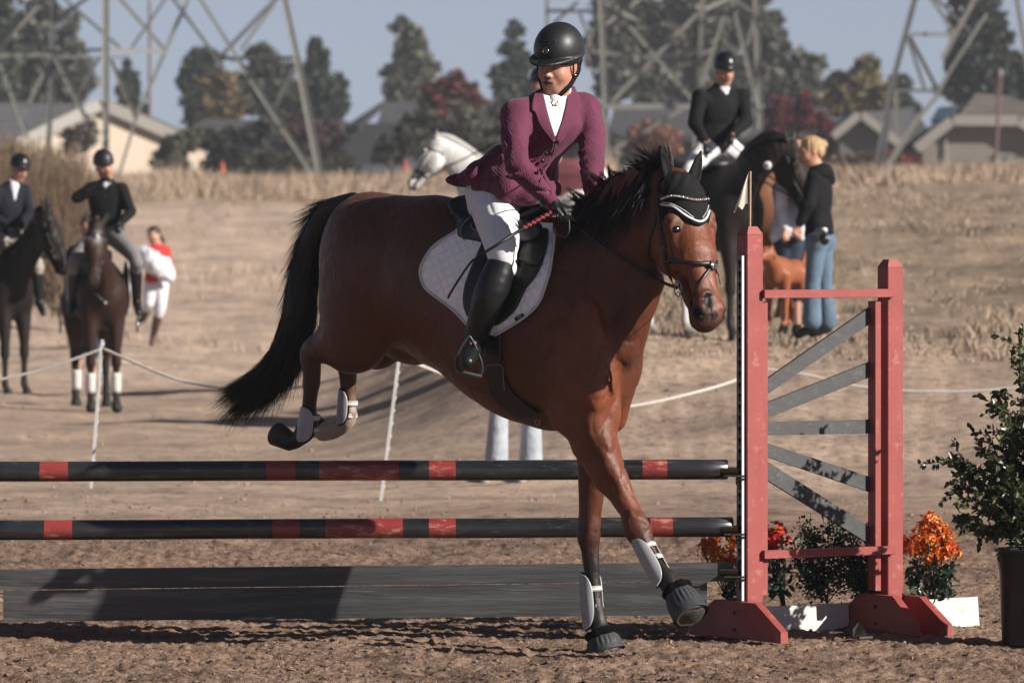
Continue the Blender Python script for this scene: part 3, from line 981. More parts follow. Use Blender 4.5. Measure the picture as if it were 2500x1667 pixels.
RD_ = [(.60, .05, .03), (.70, .08, .03), (.55, .03, .03)]
bouquet('orange silk flowers left of the tall red post, behind the pole ends', 1770, 1335, 52, 58, 25.9, OR[:2] + [(.6, .14, .03)], 1100, (1785, 1480), 40, leafbox=(1770, 1400, 1800, 1470))
bouquet('red silk flowers just right of the tall red post', 1893, 1310, 26, 38, 25.95, RD_, 420, (1915, 1478), 120, leafbox=(1868, 1350, 1925, 1450))
bouquet('few red silk flowers between the slats and the shorter red post', 2136, 1315, 18, 55, 26.0, RD_, 200, (2140, 1475), 30, leafbox=(2110, 1370, 2150, 1440))
bouquet('large orange and yellow silk flowers right of the shorter red post', 2262, 1320, 58, 62, 25.9, OR + [(.8, .4, .12)], 1900, (2275, 1462), 260, leafbox=(2222, 1375, 2325, 1455))

def twiggy(label, base, tips, d, seed):
    g = np.random.default_rng(seed)
    b = W(*base, d)
    t = thing('artificial_fern', label, 'plant', b, group='dark green artificial plants behind the jump standard')
    mb = MB(); LP = []; LD = []
    for tp in tips:
        tip = W(tp[0], tp[1], d + g.uniform(-.08, .08))
        br = resample([b, b * .5 + tip * .5 + g.normal(0, .015, 3), tip], 16)
        mb.tube(br, .0028, 4, cap=False)
        for k in range(4, 16):
            for _ in range(22):
                dr = unit(rdir(g, 1)[0] + [0, 0, .4]); L = g.uniform(.010, .062)
                LP.append(br[k] + dr * L); LD.append(dr + rdir(g, 1)[0] * .6)
    mb.build('stem', M_stem, t, True)
    V, Q = leaves(np.array(LP), rdir(g, len(LP)), np.array(LD), g.uniform(.012, .024, len(LP)), .6)
    tag(mesh_np('leaf', V, Q, M_fol, t, False), kind='stuff')
twiggy('dark twiggy artificial plant left of centre behind the grey slats', (2020, 1472), [(1940, 1330), (1960, 1295), (1975, 1290), (1995, 1330), (2020, 1290), (1975, 1400), (2040, 1390), (1950, 1370)], 25.95, 3)
twiggy('dark green artificial plant right of centre behind the lowest grey slat', (2110, 1462), [(2035, 1290), (2055, 1310), (2070, 1280), (2090, 1330), (2080, 1390), (2105, 1370), (2045, 1340), (2120, 1410), (2100, 1430)], 26.0, 4)

# ================================================================ ROPE FENCE
M_rope = basic('white_rope', (.72, .68, .62), rough=.85, spec=.15, var=.15, vs=30, bump=.3, bs=400)
M_fpost = basic('white_fence_post', (.72, .71, .68), rough=.6, var=.1, vs=10, bump=.1)
def fence_post(label, top, bot, d):
    root = thing('fence_post', label, 'fence post', W(*bot, d), group='white step-in posts of the rope fence')
    a, b = W(*bot, d), W(*top, d)
    a = a - (b - a) * .04
    m = MB(); T = unit(b - a); X = np.array([1.0, 0, 0]); X = unit(X - T * X.dot(T)); Y = np.cross(T, X)
    m.box((a + b) / 2, X * .011, Y * .003, (b - a) / 2, .001)
    m.box((a + b) / 2 + Y * .008 - X * .005, X * .0025, Y * .006, (b - a) / 2)
    m.build('stake', M_fpost, root)
    for k in np.arange(.12, .98, .085):
        m = MB(); q = a + (b - a) * k + X * .016
        m.hexa([q - X * .005 - T * .012, q + X * .001 - T * .006, q + X * .001 - T * .006 + Y * .008, q - X * .005 - T * .012 + Y * .008,
                q - X * .005 + T * .014, q + X * .004 + T * .012, q + X * .004 + T * .012 + Y * .008, q - X * .005 + T * .014 + Y * .008])
        m.build('lug', M_fpost, root)
    return b
fence_post('white plastic fence post left, in front of the brown horse', (250, 829), (222, 1190), 40.1)
fence_post('white plastic fence post below the belly of the jumping horse', (975, 868), (930, 1218), 38.6)
fence_post('white plastic fence post hidden behind the tall red standard', (1838, 892), (1842, 1170), 41.0)
def rope(pts, dd):
    P = resample(np.array([W(x, y, d) for (x, y), d in zip(pts, dd)]), 420)
    L = np.concatenate([[0], np.cumsum(np.linalg.norm(np.diff(P, axis=0), axis=1))])
    n = int(L[-1] / .012)
    s = np.linspace(0, L[-1], n)
    P = np.stack([np.interp(s, L, P[:, i]) for i in range(3)], 1)
    m = MB()
    for ph in (0, 2 * np.pi / 3, 4 * np.pi / 3):
        a = s / .085 * 2 * np.pi + ph
        m.tube(P + np.stack([0 * a, np.cos(a) * .0055, np.sin(a) * .0055], 1), .0062, 5)
    return m
m = rope([(-60, 932), (0, 926), (120, 897), (247, 852)], [40.1] * 4)
for a in (rope([(254, 852), (400, 915), (480, 937), (560, 948), (640, 952), (740, 943), (860, 912), (972, 871)], [40.1, 39.9, 39.8, 39.5, 39.3, 39, 38.8, 38.6]),
          rope([(980, 872), (1060, 905), (1180, 950), (1330, 990), (1440, 1000), (1560, 988), (1680, 962), (1790, 930), (1838, 897)], [38.6, 38.8, 39, 39.5, 39.8, 40, 40.3, 40.8, 41]),
          rope([(1842, 897), (1960, 913), (2080, 940), (2180, 952), (2300, 956), (2400, 953), (2560, 940)], [41, 41, 41, 41, 41, 41, 41])):
    m.v += a.v; m.f4 += [f + m.n for f in a.f4]; m.f3 += [f + m.n for f in a.f3]; m.n += a.n
tag(m.build('fence_rope', M_rope, None, True), 'white twisted rope sagging between the white fence posts', 'rope')

# ================================================================ FAR BUILDINGS, PYLONS, TREES
M_galv = basic('weathered_galvanised_steel', (.27, .27, .245), rough=.6, spec=.3, var=.2, vs=2, bump=0)
M_galvd = basic('dull_galvanised_steel', (.16, .165, .165), rough=.6, spec=.3, var=.2, vs=2, bump=0)
M_rustpole = basic('rusty_pole', (.20, .12, .11), rough=.7, var=.2, bump=0)
M_cream = basic('cream_stucco', (.58, .49, .39), rough=.9, spec=.1, var=.06, vs=1, bump=.1)
M_taupe = basic('taupe_stucco', (.27, .245, .215), rough=.9, spec=.1, var=.06, vs=1, bump=.1)
M_greyst = basic('grey_stucco', (.16, .16, .155), rough=.9, spec=.1, var=.06, vs=1, bump=.1)
M_fascia = basic('pale_fascia', (.33, .31, .28), rough=.7, var=.05, bump=0)
M_win = basic('window_glass', (.30, .42, .42), rough=.12, spec=.6, var=.1, vs=.6, bump=0)
M_wfr = basic('window_frame', (.10, .09, .08), rough=.6, bump=0)
M_pan = basic('blue_roof_panel', (.05, .085, .12), rough=.2, spec=.6, bump=0)
def roofmat(name, c):
    t = NT(name)
    v = t.obj()
    w = t.n('ShaderNodeTexWave', wave_type='BANDS', bands_direction='Z'); w.inputs['Scale'].default_value = 1.1; w.inputs['Distortion'].default_value = .4
    t.l(v, w.inputs[0])
    n = t.noise(v, 2.5, 5, .7)
    k = t.ramp(n, [(.3, tuple(x * .75 for x in c)), (.7, tuple(x * 1.2 for x in c))])
    k2 = t.mixc(.25, k, t.mixc(1.0, k, w.outputs[0], 'MULTIPLY'))
    t.l(k2, t.b.inputs['Base Color']); t.b.inputs['Roughness'].default_value = .9
    t.b.inputs['Specular IOR Level'].default_value = .15
    t.bump(w.outputs[1], .3, .05)
    return t.m
M_roof = roofmat('dark_shingle', (.075, .075, .08))
M_roofb = roofmat('brown_shingle', (.13, .11, .10))
M_garage = basic('dark_garage', (.04, .045, .05), rough=.7, bump=0)

def pylon(label, d, members, thin=None, base=None):
    """members: (x0,y0,x1,y1,width_px,depth offset0,depth offset1,dull)"""
    root = thing('transmission_tower', label, 'pylon', W(base[0], base[1], d))
    for mm in members:
        x0, y0, x1, y1, w = mm[:5]
        a0, a1 = (mm[5], mm[6]) if len(mm) > 6 else (0, 0)
        dull = len(mm) > 7 and mm[7]
        if y0 > y1: x0, y0, x1, y1, a0, a1 = x1, y1, x0, y0, a1, a0
        if y0 <= 0:     # carry on upwards beyond the frame
            k = 260.0 / max(y1 - y0, 30)
            x0, y0 = x0 - (x1 - x0) * k, y0 - (y1 - y0) * k
        if y1 > 390:
            k = 30.0 / (y1 - y0); x1, y1 = x1 + (x1 - x0) * k, y1 + (y1 - y0) * k
        a, b = W(x0, y0, d + a0), W(x1, y1, d + a1)
        h = w * .86 * d / F_PX / 2
        T = unit(b - a); X = unit(np.cross(T, [0.3, 1, .1])); Y = np.cross(T, X)
        q = MB()
        # angle iron: two flanges
        q.box((a + b) / 2, X * h, Y * h * .12, (b - a) / 2)
        q.box((a + b) / 2 - X * h * .86 + Y * h * .95, X * h * .12, Y * h * .8, (b - a) / 2)
        q.build('beam', M_galvd if dull else M_galv, root)
    return root
D = True
pylon('pale lattice transmission tower at the left, legs spread over the cream house', 196, [
    (260, 0, 260, 410, 15, 0, 0), (132, 0, 119, 400, 12, 6, 6, D), (96, 15, 0, 118, 9, 8, 8), (-20, 137, 126, 134, 9, 6, 8), (0, 153, 69, 337, 9, 8, 8),
    (107, 180, 57, 283, 8, 12, 12), (138, 142, 210, 287, 10, 6, 3), (245, 138, 196, 225, 8, 10, 10, D), (126, 124, 262, 122, 9, 6, 0, D), (126, 140, 314, 139, 8, 6, 12, D),
    (207, 0, 134, 56, 9, 3, 6, D), (161, 0, 298, 122, 8, 10, 12, D), (295, 0, 402, 122, 9, 2, 2), (402, 0, 321, 119, 7, 14, 14, D), (459, 0, 404, 124, 9, 4, 3), (404, 126, 333, 287, 9, 3, 3),
    (333, 287, 298, 405, 7, 3, 3), (268, 120, 402, 126, 9, 0, 2), (272, 145, 333, 287, 9, 0, 3)], base=(260, 410))
pylon('pale lattice transmission tower left of centre, two legs meeting in the dry grass', 190, [
    (425, 0, 547, 165, 8, 9, 9, D), (490, 0, 582, 145, 8, 2, 2), (582, 145, 773, 436, 12, 2, 0), (673, 0, 540, 138, 11, 6, 6, D), (536, 143, 727, 141, 10, 6, 0), (540, 136, 582, 148, 9, 6, 2, D),
    (696, 0, 727, 142, 14, 0, 0), (727, 142, 785, 440, 16, 0, 0), (670, 11, 588, 122, 8, 3, 3), (719, 165, 673, 264, 7, 5, 5, D), (689, 302, 754, 304, 8, 1, 0)], base=(780, 440))
pylon('big pale lattice transmission tower behind the riders, centre right', 188, [
    (1468, 0, 1485, 406, 13, 0, 0), (1336, 0, 1336, 68, 9, 8, 8), (1336, 27, 1800, 29, 9, 8, 0), (1412, 23, 1447, 119, 7, 6, 6), (1466, 34, 1431, 119, 7, 3, 3), (1431, 119, 1475, 265, 7, 4, 2),
    (1527, 50, 1700, 252, 10, 4, 4), (1715, 22, 1494, 250, 10, 5, 5), (1443, 126, 1600, 140, 8, 5, 5), (1600, 140, 1716, 130, 8, 5, 5), (1454, 260, 1863, 260, 16, 0, 0), (1480, 6, 1560, 50, 8, 2, 4), (1350, 60, 1412, 5, 7, 8, 5), (1560, 0, 1480, 60, 7, 4, 2),
    (1718, 0, 1700, 330, 13, 1, 1), (1782, 0, 1714, 212, 10, 5, 5), (1788, 0, 1850, 252, 10, 5, 5), (1846, 0, 1858, 335, 14, 0, 0), (1720, 24, 1771, 0, 10, 1, 3), (1795, 0, 1850, 34, 10, 3, 1),
    (1853, 279, 1790, 372, 10, 0, 0), (1843, 44, 1826, 112, 8, 6, 6), (1716, 132, 1745, 118, 8, 1, 1), (1826, 112, 1852, 140, 8, 4, 0), (1500, 364, 1695, 250, 9, 2, 2), (1500, 366, 1620, 430, 9, 2, 2), (1858, 335, 1860, 420, 12, 0, 0), (1700, 330, 1698, 420, 12, 0, 0)], base=(1485, 410))
pylon('lattice transmission tower at the right beside the grey house', 184, [
    (2234, 0, 2183, 190, 14, 0, 0, D), (2183, 190, 2142, 401, 14, 0, 0, D), (2275, 0, 2333, 82, 9, 5, 5), (2288, 0, 2373, 78, 9, 2, 2, D), (2380, 0, 2302, 143, 13, 0, 0), (2411, 34, 2322, 170, 9, 6, 6), (2322, 170, 2292, 226, 9, 6, 6),
    (2224, 83, 2329, 85, 10, 0, 2, D), (2220, 88, 2285, 211, 10, 0, 2, D), (2217, 95, 2258, 218, 8, 3, 3, D), (2186, 221, 2292, 222, 9, 0, 0, D), (2295, 228, 2241, 289, 12, 0, 0), (2241, 289, 2159, 422, 16, 0, 0), (2190, 218, 2192, 326, 9, 4, 4), (2175, 225, 2160, 400, 8, 5, 5, D)], base=(2150, 415))
pylon('thin pale leg of a further tower at the top right corner', 180, [(2482, 0, 2498, 92, 11, 0, 0), (2498, 92, 2530, 300, 11, 0, 0)], base=(2540, 420))
for lab, a, b, w, d in (('thin reddish utility pole between the left towers', (365, 5), (365, 300), 8, 260), ('thin reddish pole in front of the taupe house at the right', (2442, 185), (2428, 432), 9, 205)):
    r_ = thing('utility_pole', lab, 'pole', W(*b, d))
    m = MB(); m.tube([W(b[0], b[1] + 12, d), W(*a, d)], [w * d / F_PX / 2, w * d / F_PX * .4], 8); m.build('shaft', M_rustpole, r_)
    m = MB(); q = W(*a, d); m.tube([q, q + [0, 0, .25]], [.09, .05], 8); m.build('cap', M_fascia, r_)

W0_ = W
def house(label, d, walls, gables=(), planes=(), windows=(), base=(0, 430), turn=0):
    W = lambda x, y, dd: W0_(x, y, dd + (x - base[0]) * d / F_PX * turn)
    root = thing('house', label, 'house', W(base[0], base[1], d))
    for poly, mat, dep in walls:
        m = MB(); m.prism([W(x, y, d) for x, y in poly], np.array([0, dep, 0])); m.build('wall', mat, root)
    for seg, mat, dep, th in gables:       # front edge polyline (px) carried back by dep, with fascia board
        for (x0, y0), (x1, y1) in zip(seg[:-1], seg[1:]):
            a, b = W(x0, y0, d - .5), W(x1, y1, d - .5); n = unit(np.cross(b - a, [0, 1, 0])); n = n if n[2] > 0 else -n
            m = MB(); m.prism([a, b, b + n * th, a + n * th], np.array([0, dep, 0])); m.build('roof', mat, root)
            m = MB(); m.prism([a - n * .12 - [0, .03, 0], b - n * .12 - [0, .03, 0], b + n * (th + .02) - [0, .03, 0], a + n * (th + .02) - [0, .03, 0]], np.array([0, -.06, 0])); m.build('fascia', M_fascia, root)
    for poly, mat in planes:
        P = [W(x, y, d + dd) for x, y, dd in poly]
        m = MB(); m.prism(P, np.array([0, .05, -.25])); m.build('roof', mat, root)
    for (x0, y0, x1, y1) in windows:
        s = d / F_PX
        w = MB(); c = W((x0 + x1) / 2, (y0 + y1) / 2, d - .05); hx, hz = (x1 - x0) * s / 2, (y1 - y0) * s / 2
        for X, Z, hX, hZ in ((0, 1, 1, .06), (0, -1, 1, .06), (1, 0, .05, 1), (-1, 0, .05, 1), (0, 0, .04, 1)):
            w.box(c + [X * hx, 0, Z * hz], [hx * hX if hX == 1 else .05, 0, 0], [0, .06, 0], [0, 0, hz * hZ if hZ == 1 else .05])
        o = w.build('window', M_fascia, root)
        g = MB(); g.box(c + [-hx / 2, .02, 0], [hx / 2 - .03, 0, 0], [0, .01, 0], [0, 0, hz - .03]); g.build('pane', M_win, o)
        g = MB(); g.box(c + [hx / 2, .02, 0], [hx / 2 - .03, 0, 0], [0, .01, 0], [0, 0, hz - .03]); g.build('pane', M_win, o)
    return root

house('cream stucco house with a wide gable behind the left riders', 235,
      [([(478, 440), (60, 440), (60, 352), (249, 262), (421, 330), (478, 360)], M_cream, 12)],
      [([(50, 358), (249, 262), (480, 362)], M_roof, 13, .35)],
      [([(-80, 430, -.2), (70, 350, -.2), (249, 255, 6), (-80, 250, 6)], M_roof)], base=(250, 440), turn=.8)
house('low dark house with grey roof behind the left tower', 262,
      [([(880, 440), (440, 440), (440, 345), (880, 345)], M_roofb, 9)], [],
      [([(425, 350, -1), (900, 352, -1), (850, 296, 6), (498, 290, 6)], M_roof)], base=(650, 440))
house('dark grey house with tall steep roof left of the white horse', 238,
      [([(960, 440), (846, 440), (846, 320), (872, 302), (960, 300)], M_garage, 9)], [],
      [([(876, 430, -1), (1120, 430, -1), (1120, 246, 6), (938, 248, 6)], M_roof), ([(840, 310, .2), (876, 306, -1), (938, 248, 6), (930, 250, 7)], M_garage)], base=(960, 440))
house('grey roofed house behind the shoulder of the purple-coated rider', 248,
      [([(1470, 440), (1080, 440), (1080, 330), (1470, 330)], M_greyst, 9)], [],
      [([(1060, 336, -1), (1500, 336, -1), (1450, 243, 6), (1098, 243, 6)], M_roof)], base=(1200, 440))
house('long low grey house behind the dark-coated rider', 242,
      [([(2200, 440), (1500, 440), (1500, 325), (2200, 325)], M_greyst, 9)], [],
      [([(1480, 330, -1), (2050, 330, -1), (2020, 262, 7), (1500, 262, 7)], M_roof)], base=(1750, 440))
house('small grey gable house with pale fascia between the towers', 236,
      [([(2215, 440), (2050, 440), (2050, 330), (2101, 288), (2196, 352), (2215, 366)], M_greyst, 8)],
      [([(2036, 336), (2101, 282), (2200, 358)], M_roof, 9, .22)], [([(2200, 352, 1), (2290, 352, 1), (2230, 262, 7), (2101, 276, 3)], M_roof)], base=(2120, 440))
hr = house('taupe house with clipped gable and one pale window at the right edge', 214,
      [([(2640, 450), (2252, 450), (2252, 362), (2330, 304), (2484, 304), (2560, 350), (2640, 350)], M_taupe, 9)],
      [([(2240, 368), (2327, 299), (2486, 300), (2570, 350)], M_roofb, 2.4, .25)],
      [([(2300, 330, .5), (2600, 330, .5), (2470, 236, 6), (2384, 228, 6)], M_roofb), ([(2440, 300, 3), (2640, 300, 3), (2600, 244, 8), (2440, 246, 8)], M_roofb), ([(2200, 362, .2), (2262, 362, .2), (2384, 228, 6.5), (2330, 262, 7)], M_roof)],
      [(2433, 378, 2492, 427)], base=(2400, 450))
m = MB(); m.prism([W(2203, 440, 214.4), W(2250, 440, 214.4), W(2250, 362, 214.4), W(2203, 362, 214.4)], np.array([0, 5, 0])); m.build('garage', M_garage, hr)
m = MB(); m.prism([W(2271, 300, 214.6), W(2318, 300, 214.6), W(2336, 263, 216.4), W(2290, 268, 216.4)], np.array([0, -.08, .08])); m.build('roof_panel', M_pan, hr)
m = MB(); m.tube([W(2309, 450, 213.9), W(2309, 330, 213.9)], .05, 6); m.build('downpipe', M_fascia, hr)

# ---- trees
def tree(name, label, d, blobs, col, base, n=2600, leaf=.42, trunk=True, group=None, seed=0, tr=.35, twig=False):
    """blobs: (px,py,rx,ry) of the crown"""
    g = np.random.default_rng(seed + 100 + int(base[0])); n = int(n * 1.6); leaf = leaf * .76
    s = d / F_PX * 1.17
    b = W(base[0], base[1], d); b[2] = ground_z(b[0], d) - .2
    root = thing(name, label, 'tree' if trunk or 'tree' in name else 'bush', b, group)
    A = np.array([rx * ry for _, _, rx, ry in blobs]); A = A / A.sum()
    P = []; N = []; C = []
    for (x, y, rx, ry), a in zip(blobs, A):
        k = int(n * a)
        c = W(x, y, d)
        # sub clumps give light and dark masses and gaps
        nc = max(5, int(k / 55))
        cc = rdir(g, nc) * (g.random((nc, 1)) ** .33) * .86
        sz = g.uniform(.14, .34, nc)
        w = g.integers(0, nc, k)
        v = cc[w] + rdir(g, k) * (g.random((k, 1)) ** .4) * sz[w][:, None]
        P.append(c + v * [rx * s, min(rx, ry) * s * .8, ry * s])
        N.append(v + rdir(g, k) * .8)
        C.append((np.asarray(col)[None] * 1.45 * g.uniform(.7, 1.35, (nc, 1)))[w] * g.uniform(.8, 1.2, (k, 1)))
    P = np.vstack(P); N = np.vstack(N); C = np.vstack(C)
    V, Q = leaves(P, N, rdir(g, len(P)), g.uniform(.6, 1.3, len(P)) * leaf, .75, .15)
    mesh_np('crown', V, Q, M_treeleaf, root, False, cols=np.repeat(C, 6, 0))
    mb = MB()
    big = max(blobs, key=lambda q: q[2] * q[3])
    topc = W(big[0], big[1], d)
    mb.tube(resample([b, b * .5 + topc * .5 + [g.normal(0, .15), 0, 0], topc], 8), np.linspace(tr * .5, tr * .18, 8), 8)
    for (x, y, rx, ry) in blobs:
        c = W(x, y, d)
        for _ in range(3):
            e = c + rdir(g, 1)[0] * [rx * s * .75, .5, ry * s * .75]
            st = b + (topc - b) * g.uniform(.4, .95)
            mb.tube(resample([st, st * .5 + e * .5 + [0, 0, .2], e], 6), np.linspace(tr * .2, tr * .05, 6), 5, cap=False)
    mb.build('trunk', M_bark, root, True)
DG = (.060, .068, .050); GB = (.075, .078, .062); DK = (.036, .046, .036)
tree('eucalyptus_tree', 'large grey-green tree behind the left tower', 300, [(110, 90, 80, 85), (60, 150, 60, 90), (150, 170, 60, 85), (100, 225, 110, 45), (185, 215, 45, 40)], GB, (110, 400), 5200, .55, seed=1)
tree('tall_tree', 'tall dark tree cut by the left edge of the photograph', 290, [(-5, 60, 32, 90), (-10, 170, 45, 90)], DK, (-10, 400), 2400, .5, seed=2)
tree('conifer_tree', 'small pointed conifer right of the cream gable', 310, [(312, 180, 16, 35), (312, 225, 30, 42), (318, 265, 38, 28)], DK, (315, 400), 1500, .4, seed=3)
tree('dark_tree', 'dark green tree with uneven top left of the yellow tree', 300, [(480, 165, 35, 42), (470, 230, 35, 60), (520, 140, 25, 20), (500, 280, 55, 30)], DK, (490, 400), 2600, .48, seed=4)
tree('yellow_tree', 'mustard yellow autumn tree behind the second tower', 292, [(540, 215, 36, 42), (530, 265, 45, 36), (560, 250, 30, 40)], (.125, .095, .05), (540, 400), 2600, .42, seed=5)
tree('dark_tree', 'broad dark green tree under the crossbar of the second tower', 305, [(635, 140, 30, 30), (655, 190, 55, 45), (625, 225, 55, 50), (700, 245, 70, 50), (770, 250, 60, 50)], DG, (650, 400), 5200, .5, seed=6)
tree('dark_tree', 'dark tree with a rounded top just right of the second tower leg', 298, [(775, 130, 22, 24), (768, 160, 30, 26), (790, 215, 45, 36), (828, 215, 10, 18), (800, 262, 48, 32)], DK, (780, 400), 3000, .46, seed=7)
tree('lone_tree', 'lone grey-green tree with wispy top against the sky left of the rider', 320, [(1002, 125, 36, 32), (975, 165, 42, 30), (1020, 165, 42, 36), (995, 215, 52, 38), (1010, 95, 26, 18), (985, 62, 32, 14)], (.085, .088, .07), (1000, 420), 3600, .45, seed=8)
tree('maple_tree', 'red-leaved maple between the two steep dark roofs', 228, [(1105, 210, 38, 26), (1075, 235, 40, 34), (1140, 235, 38, 24), (1055, 275, 30, 36)], (.105, .042, .038), (1095, 420), 2900, .32, seed=9)
tree('conifer_tree', 'tall dark conifer just left of the rider in purple', 300, [(1258, 82, 15, 22), (1252, 118, 26, 26), (1262, 150, 38, 26), (1245, 190, 42, 28), (1262, 228, 52, 26)], (.05, .062, .055), (1255, 420), 3000, .42, seed=10)
tree('eucalyptus_tree', 'very large grey-green eucalyptus behind the big tower', 300, [(1500, 50, 60, 50), (1590, 25, 75, 45), (1700, 10, 90, 45), (1790, -20, 90, 50), (1480, 120, 55, 50), (1560, 110, 60, 50), (1650, 100, 60, 60), (1750, 90, 60, 60), (1850, 60, 55, 45), (1880, 120, 55, 55), (1500, 200, 60, 55), (1600, 210, 70, 50), (1700, 200, 70, 55), (1800, 200, 70, 55), (1900, 200, 70, 50), (1960, 180, 45, 50), (1980, 235, 60, 30)], (.078, .080, .068), (1650, 420), 15000, .58, seed=11, tr=.9)
tree('autumn_tree', 'brown and olive tree with a round top beside the right tower', 280, [(2118, 165, 26, 28), (2080, 215, 45, 40), (2130, 220, 45, 45), (2050, 250, 40, 36), (2110, 265, 60, 30), (2150, 250, 30, 40)], (.12, .10, .05), (2110, 420), 3800, .42, seed=12)
tree('dark_tree', 'dark green tree behind the right tower, left of the tall conifer', 290, [(2190, 225, 34, 42), (2215, 265, 30, 28), (2040, 225, 25, 40)], DK, (2195, 420), 1900, .42, seed=13)
tree('tall_tree', 'tall dark columnar tree behind the taupe house', 270, [(2385, 25, 60, 60), (2370, 90, 50, 60), (2400, 150, 58, 60), (2350, 175, 40, 60), (2430, 90, 40, 60), (2380, 220, 85, 40), (2430, 190, 40, 50)], (.040, .048, .038), (2390, 420), 6500, .46, seed=14, tr=.6)
tree('dark_tree', 'dark tree at the right edge behind the house roof', 275, [(2490, 165, 45, 36), (2480, 215, 50, 36), (2530, 190, 40, 60)], DK, (2490, 420), 2600, .44, seed=15)
tree('maple_tree', 'dark crimson maple behind the dark-coated rider', 225, [(1905, 285, 34, 42), (1965, 262, 18, 34), (1955, 290, 60, 30), (1885, 300, 28, 28), (2010, 305, 26, 18)], (.095, .022, .028), (1930, 425), 3400, .30, seed=16)
tree('orange_tree', 'round orange autumn tree in front of the long grey house', 222, [(1590, 348, 56, 44)], (.15, .072, .052), (1590, 430), 3000, .30, seed=17)
tree('small_maple', 'low red shrub at the foot of the right tower', 212, [(2205, 408, 46, 24), (2160, 392, 26, 24)], (.16, .045, .035), (2190, 440), 1000, .22, seed=18, trunk=False, tr=.08)
grp = None
for k, (lab, bl, c, d, n) in enumerate([
    ('grey-green shrub before the cream wall, right of the raised arm', [(440, 355, 42, 28), (425, 392, 60, 26), (470, 330, 26, 20)], (.075, .078, .055), 222, 1700),
    ('dark olive hedge under the second tower', [(560, 350, 80, 45), (560, 395, 90, 28), (640, 320, 40, 28)], (.032, .036, .030), 226, 2600),
    ('brownish shrub mass below the red leaves at the second tower leg', [(700, 330, 60, 40), (720, 300, 40, 20), (790, 335, 50, 38)], (.055, .035, .033), 230, 2200),
    ('dusty green shrub in the dry grass right of the dark hedge', [(650, 388, 55, 26), (720, 400, 50, 20), (820, 402, 50, 20)], (.060, .063, .045), 214, 1700),
    ('grey-green bush left of the head of the white horse', [(1000, 330, 40, 45), (960, 370, 50, 40), (1040, 290, 26, 30)], (.05, .05, .04), 216, 2200),
    ('wide dusty green bush above the white horse', [(1130, 310, 75, 52), (1200, 330, 60, 50), (1060, 350, 60, 45)], (.070, .070, .054), 220, 3600),
    ('olive shrub behind the shoulder of the rider in purple', [(1230, 300, 40, 50), (1420, 340, 50, 60), (1500, 360, 50, 36)], (.05, .05, .042), 224, 2200),
    ('grey shrub in front of the cream house wall', [(205, 325, 32, 40), (180, 350, 36, 30)], (.10, .09, .072), 215, 1000),
    ('sparse scrub at the foot of the grey garage', [(2090, 400, 60, 22), (2000, 405, 60, 18)], (.11, .08, .055), 205, 900)]):
    tree('shrub', lab, d, bl, c, (bl[0][0], 432), n, .26, trunk=False, seed=30 + k, tr=.1)

# ---- dry brush behind the left riders: fine twigs
def brush(label, blobs, d, n, col, seed):
    g = np.random.default_rng(seed); s = d / F_PX
    b = W(blobs[0][0], 545, d); b[2] = ground_z(b[0], d)
    root = thing('dry_bush', label, 'bush', b)
    Vs = []; Qs = []; Cs = []
    P0 = []; P1 = []
    for (x, y, rx, ry, k) in blobs:
        c = W(x, y, d); root0 = np.array([c[0], d, ground_z(c[0], d)])
        v = rdir(g, k); v[:, 2] = np.abs(v[:, 2]) * .95 + .05
        e = c - [0, 0, ry * s] + v * [rx * s, rx * s * .7, 2 * ry * s] * g.uniform(.4, 1.0, (k, 1))
        m_ = root0 + (e - root0) * g.uniform(.25, .8, (k, 1)) + rdir(g, k) * .15
        P0.append(m_ + rdir(g, k) * .12); P1.append(e + rdir(g, k) * .28)
    P0 = np.vstack(P0); P1 = np.vstack(P1); k = len(P0)
    S = np.cross(P1 - P0, [0, 1, .2]); S = S / (np.linalg.norm(S, axis=1)[:, None] + 1e-9) * g.uniform(.004, .012, (k, 1))
    V = np.stack([P0 - S, P0 + S, P1 + S * .4, P1 - S * .4], 1).reshape(-1, 3)
    Q = np.arange(k * 4).reshape(-1, 4)
    C = np.asarray(col) * g.uniform(.6, 1.3, (k, 1))
    tag(mesh_np('twig', V, Q, M_grass, root, False, cols=np.repeat(C, 4, 0)), kind='stuff')
brush('large dry brown bush behind the two riders at the left', [(60, 440, 110, 85, 9000), (150, 450, 80, 75, 6000), (-10, 430, 80, 80, 5000), (165, 600, 70, 90, 1500)], 84, 0, (.24, .175, .115), 5)
for lab, x, y, c in (('small orange marker in the dry grass left of centre', 543, 412, (.8, .16, .08)), ('small orange and green marker left of the white horse', 990, 408, (.7, .13, .08))):
    r_ = thing('marker_cone', lab, 'marker', W(x, y + 14, 190))
    m = MB(); q = W(x, y + 14, 190); m.tube([q, q + [0, 0, .2], q + [0, 0, .42]], [.10, .07, .03], 10); m.build('cone', basic('orange_plastic', c, bump=0), r_)
    m = MB(); m.box(q, [.14, 0, 0], [0, .14, 0], [0, 0, .02]); m.build('foot', M_pot, r_)

# ---- the air: thin haze over the whole place
hz = MB(); hz.box([0, 480, 24], [560, 0, 0], [0, 560, 0], [0, 0, 26])
t_ = bpy.data.materials.new('haze'); t_.use_nodes = True; n_ = t_.node_tree; n_.nodes.clear()
o_ = n_.nodes.new('ShaderNodeOutputMaterial'); v_ = n_.nodes.new('ShaderNodeVolumePrincipled')
v_.inputs['Color'].default_value = (.86, .92, 1.0, 1); v_.inputs['Density'].default_value = .00030
n_.links.new(v_.outputs[0], o_.inputs['Volume'])
hz_o = hz.build('haze', t_); tag(hz_o, kind='stuff')

